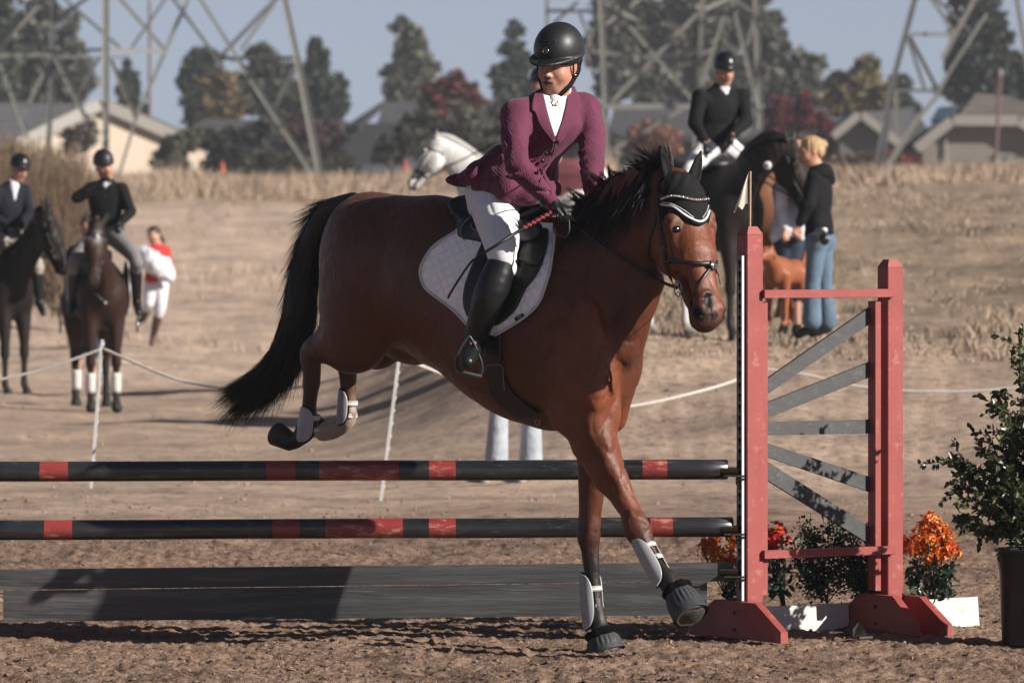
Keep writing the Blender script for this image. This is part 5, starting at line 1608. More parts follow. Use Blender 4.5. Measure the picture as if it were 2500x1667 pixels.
# ---- saddle
sad = thing('saddle', 'black leather close contact saddle with pale piping on the jumping horse', 'saddle', hp(1215, 560, -.1))
SS = Solid(.006, hp(1230, 540, 0), HYAW, k=.03)
S = SS
for f0, z0, r, ax in ((None, None, None, None),):
    pass
seat = [hp(1150, 500, 0), hp(1180, 528, 0), hp(1235, 542, 0), hp(1300, 528, 0), hp(1338, 508, 0)]
S.chain(seat, [.045, .05, .05, .05, .035], ax=HL, e=[.15, .18, .14, .12, .07], k=.03, n=12)
S.chain([hp(1125, 560, -.12), hp(1165, 560, -.17), hp(1240, 565, -.20), hp(1300, 565, -.19)], [.055, .065, .06, .05], ax=unit(-HL + Zv * .6), e=[.03, .035, .035, .03], k=.03, n=8)
S.ell(hp(1148, 572, -.17), (.085, .035, .055), [HF, unit(-HL + Zv * .7), unit(Zv + HL * .7)], k=.03)
S.build('seat', M_leather, sad, cols=False)
drape('flap', HS, [(1190, 560), (1172, 610), (1150, 660), (1136, 703), (1134, 745), (1150, 780), (1185, 798)], [(1338, 560), (1336, 596), (1321, 648), (1300, 684), (1282, 706), (1256, 758), (1217, 793)], .022, .010, M_leather, sad, 30, 36, mirror=mir,
      relief=lambda x, y: .012 * np.exp(-((x - 1305 + (y - 600) * .55) / 16) ** 2 - ((y - 640) / 60) ** 2))
drape('knee_roll', HS, [(1274, 575), (1272, 600), (1266, 640)], [(1338, 560), (1330, 610), (1312, 650)], .034, .010, M_leather, sad, 14, 14,
      relief=lambda x, y: .008 * np.exp(-((x - 1300) / 22) ** 2 - ((y - 600) / 30) ** 2))
strap('piping', SS, [(1147, 530), (1130, 548), (1124, 566), (1132, 585), (1150, 598), (1176, 604)], .004, .002, M_piping, sad, .003)
strap('piping', SS, [(1150, 545), (1152, 556), (1163, 564), (1178, 568)], .004, .002, M_piping, sad, .003)
drape('girth', HS, [(1186, 796), (1187, 890), (1194, 935), (1208, 968), (1236, 996), (1272, 1020)], [(1224, 796), (1226, 890), (1235, 925), (1252, 955), (1282, 984), (1318, 1008)], .004, .010, M_leather, sad, 10, 44, mirror=mir)
strap('girth_edge', HS, [(1186, 892), (1224, 892), (1229, 930), (1232, 955)], .003, .020, M_piping, sad, .002)
m = MB(); a = np.linspace(0, 2 * np.pi, 14); c_ = HS.hit(np.array([1312.]), np.array([1030.]), .012, 23.9, 25.6)[0]; m.tube([c_ + np.array([math.cos(t), 0, math.sin(t)]) * .011 for t in a], .002, 5, cap=False); m.build('ring', M_chrome, sad, True)
# stirrup irons
def stirrup(c, sx, nx):
    m = MB(); o = np.asarray(c, float)
    pr = [(-.036, -.105), (-.058, -.085), (-.056, -.045), (-.036, .005), (-.012, .045), (0, .056), (.012, .045), (.036, .005), (.056, -.045), (.058, -.085), (.036, -.105)]
    X = unit(sx); Z = Zv
    P = resample(np.array([o + X * a + Z * b for a, b in pr]), 44)
    m.tube(P, .0075, 8, up=unit(nx), flat=.012)
    o1 = m.build('stirrup', basic('dark_stirrup', (.022, .028, .036), rough=.35, spec=.5, bump=0) if 'dark_stirrup' not in bpy.data.materials else bpy.data.materials['dark_stirrup'], sad, True)
    m = MB(); m.box(o - Z * .105, X * .056, unit(nx) * .024, Z * .006, .003)
    m.build('tread', M_rubber, o1)
    return o1
AN = HS.hit(np.array([1160.]), np.array([822.]), .062, 23.9, 25.6)[0]
FT = W(1145, 860, AN[1] - .10)
stirrup(FT + np.array([0, 0, .012]), [1, .25, -.25], [.2, -1, .1])
stirrup(FT + np.array(HL) * .62 + np.array([.02, 0, .02]), [1, .4, 0], [.4, -1, 0])


# ---- bridle
br = thing('bridle', 'dark leather bridle with crystal browband and loose ring bit on the bay horse', 'bridle', HP(.3, .05, 0))
H0, H1 = 23.7, 25.0
def bs(name, pts, w, off=.003, mat=M_brleather, th=.005, n=40): return strap(name, HS, pts, w, off, mat, br, th, H0, H1, n)
bs('cheek_strap', [(1607, 448), (1604, 500), (1609, 545), (1617, 595), (1625, 642), (1638, 680), (1646, 696)], .017)
bs('throat_strap', [(1603, 500), (1597, 548), (1586, 582), (1581, 618), (1588, 650), (1606, 676)], .013)
bs('noseband', [(1622, 640), (1645, 637), (1672, 640), (1700, 643), (1727, 643), (1750, 640)], .019, .004, th=.009)
bs('flash_strap', [(1738, 652), (1724, 668), (1710, 688), (1697, 710), (1688, 732), (1686, 745)], .012)
bs('flash_strap', [(1746, 654), (1753, 672), (1758, 694)], .010)
bs('browband', [(1612, 478), (1620, 483), (1642, 478), (1669, 482), (1698, 488), (1726, 484)], .018, .016)
BR_, BP, BN = bs('browband_backing', [(1616, 487), (1622, 485), (1642, 480), (1669, 484), (1698, 490), (1726, 487)], .014, .020, n=34)
M_crys = basic('crystal', (.75, .68, .64), rough=.12, spec=.9, metal=.3, var=.2, vs=200, bump=0)
BPf = resample(BP, 30)
Nf = HS.grad(BPf, .01)
for k in range(30):
    m = MB(); m.ball(BPf[k] + Nf[k] * .007, .0052 if k % 2 else .0040, 8, 5); m.build('crystal', M_crys, BR_, True)
m = MB(); c_ = HS.hit(np.array([1741.]), np.array([647.]), .012, H0, H1)[0]; nn = HS.grad(c_[None], .01)[0]
m.ball(c_, (.020, .020, .008), 14, 8, [unit(np.cross(nn, Zv)), unit(np.cross(nn, np.cross(Zv, nn))), nn])
for a in np.linspace(0, 2 * np.pi, 7)[:-1]:
    m2 = c_ + unit(np.cross(nn, Zv)) * math.cos(a) * .017 + unit(np.cross(np.cross(nn, Zv), nn)) * math.sin(a) * .017
    m.ball(m2, .007, 8, 5)
m.build('strap_disc', basic('pewter', (.16, .14, .125), rough=.3, metal=.8, bump=.2), br, True)
# bit ring
bc = HS.hit(np.array([1655.]), np.array([704.]), .014, H0, H1)[0]; nn = HS.grad(bc[None], .02)[0]
X_ = unit(np.cross(Zv, nn)); Y_ = unit(np.cross(nn, X_))
def ringm(c, r1, r2, tr, name='bit_ring', ang=0):
    m = MB(); a = np.linspace(0, 2 * np.pi, 28)
    m.tube([c + X_ * math.cos(t) * r1 + Y_ * math.sin(t) * r2 for t in a], tr, 6, cap=False); m.build(name, M_chrome, br, True)
ringm(bc, .027, .034, .0030)
ringm(bc + Y_ * .021 - X_ * .006, .010, .010, .0022); ringm(bc - Y_ * .026 + X_ * .002, .010, .010, .0022)
for a, b in (((1628, 668), (1612, 672)), ((1605, 545), (1614, 549)), ((1620, 600), (1617, 612))):
    q0 = HS.hit(np.array([a[0], b[0]], float), np.array([a[1], b[1]], float), .012, H0, H1)
    m = MB(); m.tube([q0[0], q0[0] * .5 + q0[1] * .5 - np.array([0, .004, 0]), q0[1]], .0022, 6); m.build('buckle', M_chrome, br, True)
# reins
def rein(P, w=.014):
    P = resample(np.array(P), 60)
    return strap('rein', None, None, w, 0, M_brleather, br, .005, P=P, nrm=np.tile(unit([-.35, -.85, .4]), (60, 1)))
RH = W(1388, 524, 24.44)
rm = HS.hit(np.array([1610., 1560, 1500, 1450, 1420]), np.array([686., 658, 618, 583, 560]), .018, 23.9, 25.4)
rein([bc] + [q for q in rm] + [RH * .6 + rm[-1] * .4, RH])
rein([HP(.45, -.03, .08), W(1650, 640, 24.9), W(1500, 520, 24.92), W(1455, 505, 24.86)], .012)
rein([RH, RH + np.array([.0, -.02, -.08]), W(1372, 578, 24.44), W(1352, 560, 24.46), W(1362, 520, 24.50)], .010)

# ---- fly bonnet
M_bon = basic('black_bonnet_cloth', (.014, .014, .015), rough=.8, spec=.15, var=.25, vs=30, bump=.4, bs=420, bd=.002, )
bon = thing('fly_bonnet', 'black fly bonnet with white rope trim covering ears and forehead of the bay horse', 'horse hood', HP(.05, .09, 0))
drape('bonnet_front', HS, [(1606, 456), (1626, 438), (1655, 424), (1682, 428), (1704, 446), (1722, 474), (1731, 500)], [(1612, 504), (1630, 510), (1648, 516), (1677, 538), (1706, 550), (1725, 541), (1735, 517)], .004, .006, M_bon, bon, 24, 40, d0=H0, d1=H1,
      relief=lambda x, y: .003 * np.sin(x * .23 + y * .1) * np.clip((480 - y) / 40, 0, 1))
M_wt = basic('white_trim', (.78, .78, .80), rough=.6, bump=0)
tr = [(1613, 499), (1630, 502), (1648, 508), (1677, 528), (1706, 541), (1723, 534), (1732, 514)]
strap('rope_trim', HS, tr, .010, .0135, M_wt, bon, .006, H0, H1, 50)
strap('edge_trim', HS, [(x, y + 6) for x, y in tr], .014, .007, M_bon, bon, .006, H0, H1, 50)
for seg in ([(1617, 494), (1640, 498), (1669, 513), (1692, 530)], [(1716, 531), (1725, 517), (1730, 502)]):
    A = resample(np.array([(x, y, 0.) for x, y in seg]), 22 if len(seg) > 3 else 11)
    P_ = HS.hit(A[:, 0], A[:, 1], .0145, H0, H1)
    m = MB()
    for q in P_: m.ball(q, (.0035, .0035, .003), 6, 4)
    tag(m.build('bead', M_wt, bon, True), kind='stuff')
q_ = .632 / .62
ears(HPOLL, hl, hv, hw, q_, M_bon, bon, aim=((.05, .50), (.02, -.02)), h=.185, name='ear_cover')
CS = Solid(.007, HPOLL, 0, k=.03)
CS.chain([HP(-.015, -.040), HP(.02, -.030), HP(.07, -.016), HP(.12, -.012)], [.078, .094, .103, .103], ax=hw, e=[.066, .084, .098, .106], k=.02, n=10)
CS.ell(HP(-.035, -.03, 0), (.055, .075, .075), [hl, hv, hw], k=.04); CS.ell(HP(-.02, -.01, .05), (.04, .045, .035), [hl, hv, hw], k=.03); CS.ell(HP(-.02, -.01, -.05), (.04, .045, .035), [hl, hv, hw], k=.03)
CS.build('bonnet_cap', M_bon, bon, cols=False)
# ---- leg boots
def around(a, b, r, nrm, u, ang0, ang1, t0, t1, nt=26, ns=22, shape=None, th=.006, grow=0):
    """shell round the axis a-b centred on direction u"""
    a, b = np.asarray(a, float), np.asarray(b, float); T_ = unit(b - a); U_ = unit(u - T_ * np.dot(u, T_)); B_ = np.cross(T_, U_)
    t = np.linspace(t0, t1, nt); s = np.linspace(-1, 1, ns)
    tt = (t - t0) / (t1 - t0)
    wd = (np.clip(1 - np.abs(2 * tt - 1) ** 3.2, 0, 1)) ** .5 if shape is None else shape(tt)
    A_ = (s[None] * wd[:, None]) * (ang1 - ang0) / 2 + (ang1 + ang0) / 2
    rr = (r * (1 + grow * np.sin(tt * 3.1 - .4)))[:, None]
    V = a + T_ * (t * np.linalg.norm(b - a))[:, None, None] + U_ * (np.cos(A_) * rr)[..., None] + B_ * (np.sin(A_) * rr)[..., None]
    O = U_ * np.cos(A_)[..., None] + B_ * np.sin(A_)[..., None]
    return V, O
def leg_boot(a, b, r, u, straps, shell=(0, 1), name_label=None, span=1.25, two=True):
    root = None
    V, O = around(a, b, r * 1.18, None, np.asarray(u, float), -span, span, shell[0], shell[1], grow=.10)
    P_, Q_ = closed_sheet(V, O * .007, V.shape[0], V.shape[1])
    o = mesh_np('leg_boot', P_, Q_, M_shell, bay, True)
    Lv = np.linalg.norm(np.asarray(b) - np.asarray(a))
    V2, O2 = around(a, b, r * 1.10, None, np.asarray(u, float), -span * 1.15, span * 1.15, shell[0] - .03, shell[1] + .03, grow=.10)
    P_, Q_ = closed_sheet(V2, O2 * .004, *V2.shape[:2]); mesh_np('lining', P_, Q_, M_fleece, o, True)
    if two:
        V3, O3 = around(a, b, r * 1.12, None, -np.asarray(u, float) + np.array([.3, .5, 0]), -.7, .7, shell[0] + .05, shell[1] - .05)
        P_, Q_ = closed_sheet(V3, O3 * .006, *V3.shape[:2]); mesh_np('inner_shell', P_, Q_, M_shell, o, True)
    for s_ in straps:
        h = .0115 / Lv
        V4, O4 = around(a, b, r * 1.20, None, np.asarray(u, float), -math.pi, math.pi, s_ - h, s_ + h, 4, 40, shape=lambda t: np.ones_like(t))
        P_, Q_ = closed_sheet(V4, O4 * .004, *V4.shape[:2]); w_ = mesh_np('strap', P_, Q_, M_strapw, o, True)
        V5, O5 = around(a, b, r * 1.20 + .0045, None, np.asarray(u, float), -math.pi, math.pi, s_ - h * .75, s_ - h * .62, 2, 40, shape=lambda t: np.ones_like(t))
        for dz in (0, 1.37):
            P_, Q_ = closed_sheet(V5 + unit(np.asarray(b) - a) * dz * .0115, O5 * .0008, *V5.shape[:2]); mesh_np('stripe', P_, Q_, M_leather, o, True)
    return o
leg_boot(hp(1562, 1310, -.066), hp(1626, 1424, -.058), .036, [-.85, -.55, -.1], (.26, .52), (.02, 1.0))
leg_boot(hp(1441, 1395, .11), hp(1452, 1535, .11), .036, [-.92, -.38, 0], (.30, .62), (.02, 1.0))
leg_boot(hp(760, 985, -.155), hp(752, 1060, -.155), .035, [-.75, -.66, -.1], (.42, .82), (.1, 1.25), two=False)
leg_boot(hp(851, 950, .145), hp(848, 1030, .145), .034, [-.95, -.3, 0], (.42, .80), (-.02, 1.1), two=False)
def bell(a, b, r0, r1, u, sole=False):
    a, b = np.asarray(a, float), np.asarray(b, float); T_ = unit(b - a); U_ = unit(np.asarray(u, float) - T_ * np.dot(u, T_)); B_ = np.cross(T_, U_); Lh = np.linalg.norm(b - a)
    n = 96; th = np.linspace(0, 2 * np.pi, n, endpoint=False); nt = 14
    V = []
    for k in range(nt):
        t = k / (nt - 1)
        rr = r0 + (r1 - r0) * t ** .8
        rib = .0045 * np.clip(np.cos(th * 22), -.2, 1) * math.sin(min(t * 1.5, 1) * math.pi) ** .5 * (1 if .08 < t < .8 else 0)
        V.append(a + T_ * Lh * t + (U_ * np.cos(th)[:, None] * 1.08 + B_ * np.sin(th)[:, None]) * (rr + rib)[:, None])
    V = np.array(V); inner = V[::-1][:4] - 0
    i = np.arange(nt - 1)[:, None] * n; j = np.arange(n)[None]
    Q = np.stack([i + j, i + (j + 1) % n, i + n + (j + 1) % n, i + n + j], -1).reshape(-1, 4)
    o = mesh_np('bell_boot', V.reshape(-1, 3), Q, M_rubber, bay, True)
    S_ = Solid(.006, a, 0, k=.01)
    tt = np.linspace(0, 2 * np.pi, 20)
    S_.chain([a - T_ * .012 + (U_ * math.cos(t) + B_ * math.sin(t)) * (r0 - .008) for t in tt], .021 + .003 * np.sin(tt * 7))
    S_.build('fleece_collar', M_fleece, o, cols=False)
    m = MB(); m.tube([a + T_ * Lh * .5, b - T_ * .004], [r1 - .012, r1 - .006], 28); m.build('hoof', basic('hoof_horn', (.09, .065, .05), rough=.6) if 'hoof_horn' not in bpy.data.materials else bpy.data.materials['hoof_horn'], o, True)
    m = MB(); m.tube([b - T_ * .006 + (U_ * math.cos(t) + B_ * math.sin(t)) * (r1 - .014) for t in np.linspace(.5, 5.8, 30)], .007, 6); m.build('horseshoe', M_chrome, o, True)
bell(hp(1469, 1553, .11), hp(1482, 1592, .11), .058, .078, [1, 0, 0])
bell(hp(1657, 1447, -.05), hp(1687, 1503, -.045) + np.array([0, -.03, 0]), .056, .076, [1, 0, .4])
# crop / whip
wh = thing('riding_crop', 'black riding crop with red and black braided grip held in the gloved hand', 'whip', W(1250, 575, 24.33))
a_, b_ = W(1362, 510, 24.42), W(1165, 628, 24.28)
m = MB(); m.tube([W(1280, 556, 24.36), b_], [.008, .006], 8); m.build('shaft', M_leather, wh, True)
P_ = resample(np.array([W(1372, 504, 24.43), W(1276, 558, 24.36)]), 60)
for ph, mt, nm in ((0, basic('red_cord', (.45, .03, .035), rough=.6, bump=0), 'braid'), (math.pi, M_leather, 'braid')):
    m = MB(); T_ = unit(P_[-1] - P_[0]); X2 = unit(np.cross(T_, Zv)); Y2 = np.cross(T_, X2); t_ = np.linspace(0, 2 * np.pi * 9, 60) + ph
    m.tube(P_ + X2 * (np.cos(t_) * .005)[:, None] + Y2 * (np.sin(t_) * .005)[:, None], .007, 6); m.build(nm, mt, wh, True)
m = MB(); m.tube(resample(np.array([b_, W(1150, 640, 24.30), W(1125, 675, 24.32), W(1100, 715, 24.35), W(1094, 728, 24.36)]), 20), [.003] * 3 + [.006] * 17, 6, up=[0, 1, 0], flat=[.003] * 20); m.build('tip', M_leather, wh, True)

# ================================================================ PEOPLE
def skinmat():
    t = NT('skin')
    a = t.n('ShaderNodeAttribute', attribute_name='Col')
    n = t.noise(t.obj(), 60, 4, .6)
    k = t.ramp(n, [(.3, (.9, .88, .87)), (.7, (1.06, 1.05, 1.05))])
    c = t.mixc(1.0, a.outputs['Color'], k, 'MULTIPLY')
    t.l(c, t.b.inputs['Base Color'])
    t.b.inputs['Roughness'].default_value = .48; t.b.inputs['Specular IOR Level'].default_value = .35
    t.b.inputs['Subsurface Weight'].default_value = .08; t.b.inputs['Subsurface Radius'].default_value = (.01, .004, .002)
    t.bump(n, .08, .002)
    return t.m
M_skin = skinmat()
def ribmat():
    t = NT('plum_ribbed_jersey')
    v = t.obj((1, 1, 1))
    c_ = t.n('ShaderNodeTexCoord'); sx = t.n('ShaderNodeSeparateXYZ'); t.l(c_.outputs['Object'], sx.inputs[0])
    u = t.math('ADD', t.math('MULTIPLY', sx.outputs[0], .87), t.math('MULTIPLY', sx.outputs[1], .5))
    w = t.math('SINE', t.math('MULTIPLY', u, 2 * math.pi / .0085))
    w = t.math('ADD', t.math('MULTIPLY', w, .5), .5)
    n = t.noise(v, 9, 4, .6)
    k = t.ramp(n, [(.3, (.098, .021, .047)), (.7, (.128, .028, .062))])
    kk = t.ramp(w, [(0, (.70, .70, .70)), (.6, (1.08, 1.08, 1.08))])
    t.l(t.mixc(.6, k, t.mixc(1.0, k, kk, 'MULTIPLY')), t.b.inputs['Base Color'])
    t.b.inputs['Roughness'].default_value = .8; t.b.inputs['Specular IOR Level'].default_value = .2
    t.b.inputs['Sheen Weight'].default_value = .12
    n2 = t.noise(v, 16, 3, .5, .8)
    b1 = t.bump(w, .22, .003)
    t.bump(n2, .55, .014, b1)
    return t.m
M_plum = ribmat()
M_plum2 = basic('plum_lapel', (.150, .033, .073), rough=.8, spec=.2, var=.12, vs=30, bump=.4, bs=500, bd=.001, sheen=.1)
M_breech = basic('white_breeches', (.93, .93, .96), rough=.8, spec=.15, var=.05, vs=12, bump=.25, bs=18, bd=.01)
M_shirt = basic('white_show_shirt', (.84, .84, .87), rough=.75, spec=.15, var=.04, vs=20, bump=.5, bs=26, bd=.010, stretch=(1, 1, .4))
M_boot = basic('black_riding_boot', (.010, .0105, .012), rough=.40, spec=.4, var=.3, vs=12, bump=.2, bs=30, bd=.006)
M_helm = basic('matte_black_helmet', (.017, .018, .020), rough=.46, spec=.45, var=.1, vs=8, bump=.05, bs=500, bd=.001)
M_helmg = basic('glossy_black_helmet', (.012, .012, .014), rough=.3, spec=.5, var=.1, vs=8, bump=0)
M_glove = basic('black_leather_glove', (.012, .012, .013), rough=.45, spec=.4, var=.4, vs=60, bump=.5, bs=140, bd=.003)
M_blackcloth = basic('black_wool', (.011, .011, .013), rough=.85, spec=.15, var=.2, vs=14, bump=.5, bs=14, bd=.02)
M_navycloth = basic('navy_wool', (.016, .018, .028), rough=.85, spec=.15, var=.2, vs=14, bump=.5, bs=14, bd=.02)
M_gold = basic('gold_pin', (.75, .52, .30), rough=.25, metal=1, var=.1, bump=0)
SKIN = np.array([.40, .215, .15]); LIP = np.array([.31, .135, .11])

def hand(S, wrist, d, palm, side, q=1.0, col=None, curl=1.0, r=.0085):
    """wrist point, d along the hand, palm = direction the palm faces; side=+1 thumb along cross(palm,d)"""
    d = unit(d); palm = unit(palm - d * np.dot(palm, d)); t = np.cross(palm, d) * side
    W0 = np.asarray(wrist, float)
    S.chain([W0, W0 + d * .04 * q, W0 + d * .085 * q], [.022 * q, .027 * q, .028 * q], ax=palm, e=[.018 * q, .016 * q, .015 * q], k=.012, col=col)
    for i, (o, L) in enumerate(((.028, .070), (.010, .078), (-.009, .073), (-.026, .058))):
        b = W0 + d * (.082 - abs(o - .008) * .25) * q + t * o * q
        a1, a2, a3 = .55 * curl + .05 * i, 1.25 * curl + .05 * i, 1.9 * curl
        p1 = b + (d * math.cos(a1) + palm * math.sin(a1)) * L * .42 * q
        p2 = p1 + (d * math.cos(a1 + a2 * .8) + palm * math.sin(a1 + a2 * .8)) * L * .32 * q
        p3 = p2 + (d * math.cos(a1 + a2 * .8 + a3 * .6) + palm * math.sin(a1 + a2 * .8 + a3 * .6)) * L * .26 * q
        S.chain([b - d * .02 * q, b, p1, p2, p3], [r * 1.05 * q, r * 1.12 * q, r * q, r * .92 * q, r * .8 * q], k=.004, col=col)
    tb = W0 + d * .028 * q + t * .022 * q
    S.chain([tb, tb + d * .028 * q + t * .022 * q + palm * .010 * q, tb + d * .056 * q + t * .018 * q + palm * .026 * q, tb + d * .072 * q + t * .004 * q + palm * .036 * q], [.013 * q, .0115 * q, .0098 * q, .008 * q], k=.006, col=col)

def face(S, C, f, u, w, q=1.0, skin=SKIN, lip=LIP, hi=True, open_=0):
    P = lambda a, b, c: C + (w * a + f * b + u * c) * q
    ax = [w, f, u]
    E_ = lambda a, b, c, r, k=.02, col=skin, sub=False: S.ell(P(a, b, c), np.array(r) * q, ax, k=k, col=col, sub=sub)
    E_(0, -.008, .035, (.074, .094, .088))
    E_(0, .022, -.022, (.063, .072, .088), .03)
    E_(0, .052, -.098, (.026, .027, .024), .035)
    for s_ in (-1, 1):
        S.chain([P(.055 * s_, .0, -.045), P(.046 * s_, .022, -.075), P(.022 * s_, .050, -.098)], np.array([.020, .020, .018]) * q, k=.03, col=skin)
        E_(.037 * s_, .056, -.032, (.027, .028, .026), .03, skin * [1.05, .97, .95])
        if hi:
            E_(.031 * s_, .092, .012, (.017, .012, .010), .012, skin * .78, True)
            E_(.031 * s_, .072, .011, (.0155, .0145, .0125), .003, skin * .9)
            S.chain([P(.012 * s_, .087, .024), P(.030 * s_, .088, .030), P(.050 * s_, .074, .026)], np.array([.005, .006, .004]) * q, k=.010, col=(.10, .055, .035))
        E_(.077 * s_, -.012, -.008, (.010, .019, .031), .010, skin * [1.05, .9, .88])
    S.chain([P(-.04, .074, .030), P(0, .082, .028), P(.04, .074, .030)], np.array([.012] * 3) * q, k=.02, col=skin)
    S.chain([P(0, .084, .018), P(0, .097, -.006), P(0, .107, -.026)], np.array([.0075, .0085, .0115]) * q, k=.014, col=skin)
    for s_ in (-1, 1): E_(.012 * s_, .097, -.031, (.0095, .011, .008), .008)
    if hi:
        for s_ in (-1, 1): E_(.0065 * s_, .105, -.038, (.0035, .005, .003), .003, skin * .25, True)
        E_(0, .088, -.062, (.028, .016, .020), .02)
        S.chain([P(-.022, .092, -.060), P(-.006, .103, -.054), P(.006, .103, -.054), P(.022, .092, -.060)], np.array([.003, .0055, .0055, .003]) * q, k=.006, col=lip)
        S.chain([P(-.019, .092, -.068), P(0, .101, -.071), P(.019, .092, -.068)], np.array([.003, .0068, .003]) * q, k=.006, col=lip)
        S.chain([P(-.020, .102, -.0625), P(0, .110, -.062), P(.020, .102, -.0625)], np.array([.0015, .0028 + open_, .0015]) * q, k=.003, col=lip * .2, sub=True)
    return P

def helmet(name, C, f, u, w, q, mat, parent, vox=.005, peak=1.0):
    """riding helmet: dome, rim, peak"""
    P = lambda a, b, c: C + (w * a + f * b + u * c) * q
    S = Solid(vox, C, 0, k=.008)
    S.ell(P(0, -.010, .070), np.array([.104, .126, .116]) * q, [w, f, u], k=.004)
    S.ell(P(0, -.01, -.085), np.array([.15, .17, .125]) * q, [w, unit(f + u * .10), unit(u - f * .10)], k=.004, sub=True)
    S.chain([P(.1015 * math.cos(a), -.010 + .1235 * math.sin(a), .046 - .012 * math.sin(a)) for a in np.linspace(0, 2 * np.pi, 28)], .0068 * q, k=.006)
    # peak
    n = 14
    for k in range(5):
        rr = k / 4
        S.chain([P((.088 + .004 * rr) * math.cos(a) , .008 + (.104 + .050 * rr * peak) * math.sin(a) ** .9, .046 - .006 * rr - .010 * (1 - abs(math.cos(a)))) for a in np.linspace(.22, np.pi - .22, n)], (.0052 if k < 4 else .0062) * q, k=.008)
    return P, S.build(name, mat, parent, cols=False)

rd = thing('person', 'rider in plum jacket, white breeches and black helmet on the jumping bay, looking left', 'person', hp(1240, 520, 0))
BV = .0046
# head frame
fh = unit([-.46, -.87, -.20]); uh = np.array([.10, -.03, 1.]); uh = unit(uh - fh * uh.dot(fh)); wh_ = unit(np.cross(uh, fh)); wh_ = wh_ if wh_[0] > 0 else -wh_
HC = W(1362, 160, 24.82)
BS = Solid(BV, W(1300, 480, 24.9), 0, k=.03)
FP = face(BS, HC, fh, uh, wh_, .98, open_=.0015)
nb, ck = W(1362, 245, 24.86), W(1362, 200, 24.84)
BS.chain([ck, nb, W(1355, 262, 24.88)], [.052, .055, .065], col=SKIN, k=.03)
shR, shL = W(1262, 282, 24.74), W(1428, 268, 24.93)
elR, elL = W(1263, 404, 24.56), W(1446, 395, 24.78)
wrR, wrL = W(1346, 494, 24.46), W(1447, 480, 24.66)
che, wai, pel = W(1332, 310, 24.86), W(1296, 400, 24.92), hp(1240, 498, 0)
SL = unit(shL - shR)
BS.chain([W(1352, 262, 24.88), che, wai, pel], [.08, .10, .085, .10], ax=SL, e=[.10, .135, .11, .14], k=.04, col=SKIN, n=12)
for a, b, c in ((shR, elR, wrR), (shL, elL, wrL)):
    BS.chain([che * .3 + a * .7, a], [.05, .045], k=.04, col=SKIN)
    BS.chain([a, b], [.042, .036], k=.02, col=SKIN); BS.chain([b, c], [.036, .024], k=.02, col=SKIN)
hand(BS, wrR, W(1392, 514, 24.42) - wrR, [-.3, .2, -1], 1, .88, SKIN, r=.0075); hand(BS, wrL, W(1450, 508, 24.60) - wrL, [0, .3, -1], -1, .88, SKIN, r=.0075)
hipR, hipL = hp(1192, 512, -.13), hp(1290, 500, .12)
knR, knL = HS.hit(np.array([1230.]), np.array([634.]), .085, 23.9, 25.6)[0], hp(1440, 640, .33)
anR, anL = AN, hp(1390, 850, .36)
toR, toL = W(1141, 884, AN[1] - .17), hp(1410, 890, .38)
for h_, k_, a_, t_ in ((hipR, knR, anR, toR), (hipL, knL, anL, toL)):
    BS.chain([pel, h_], [.08, .075], k=.04, col=SKIN); BS.chain([h_, k_], [.065, .045], k=.03, col=SKIN)
    BS.chain([k_, (HS.hit(np.array([1200.]), np.array([712.]), .085, 23.9, 25.6)[0] if k_ is knR else k_ * .6 + a_ * .4), a_], [.038, .038, .020], k=.02, col=SKIN); BS.chain([a_, t_ * .7 + a_ * .3], [.018, .016], k=.02, col=SKIN)
BS.build('body', M_skin, rd, sharp=.004)
for s_ in (-1, 1):
    m = MB(); c_ = FP(.031 * s_, .0725, .0115); m.ball(c_, .0138, 14, 10); e_o = m.build('eye', basic('eye_white', (.62, .58, .56), rough=.2, spec=.6, var=.02, bump=0), rd, True)
    m = MB(); gz = unit(fh + wh_ * -.25); m.ball(c_ + gz * .0105, .0062, 10, 6); m.build('iris', M_eye, e_o, True)
# hair at the nape
NS = Solid(.006, HC, 0, k=.02); NS.ell(FP(.02, -.075, -.02), (.055, .035, .05), [wh_, fh, uh]); NS.chain([FP(.072, .0, .035), FP(.074, .0, .01)], [.012, .006], k=.01)
NS.chain([FP(-.07, .02, .04), FP(.0, .082, .052), FP(.068, .02, .04)], .010, k=.01)
NS.build('hair', basic('brown_hair', (.05, .028, .018), rough=.5, var=.4, vs=60, bump=.3), rd, cols=False)
m = MB(); m.ball(FP(.083, -.004, -.038), .0065, 10, 6); m.build('earring', M_gold, rd, True)
# helmet
HPp, helm = helmet('helmet', HC, fh, uh, wh_, 1.02, M_helm, rd, .0042, 1.35)
m = MB(); a = np.linspace(0, 2 * np.pi, 24)
hc = HPp(0, .114, .083); hn = unit(fh * .92 + uh * .30); hx = wh_; hy = unit(np.cross(hn, hx)); hy = hy if hy[2] > 0 else -hy
m.tube([hc + hn * .003 + hx * math.cos(t) * .0125 + hy * math.sin(t) * .0125 for t in a], .0019, 6, cap=False)
for sx_ in (-1, 1): m.box(hc + hn * .002 + hx * sx_ * .0045, hx * .0012, hn * .0015, hy * .0065)
m.box(hc + hn * .002, hx * .0045, hn * .0015, hy * .0011)
m.build('badge', basic('silver_badge', (.6, .62, .64), rough=.2, metal=1, bump=0), helm, True)
hS = Solid(.01, HC, 0); hS.ell(HPp(0, -.010, .070), np.array([.104, .126, .116]) * 1.03, [wh_, fh, uh])
def on_helm(pts, off=.0): 
    A_ = np.array([HPp(a, .12, b) for a, b in pts]); return hS.push(A_ + fh * .02, off)
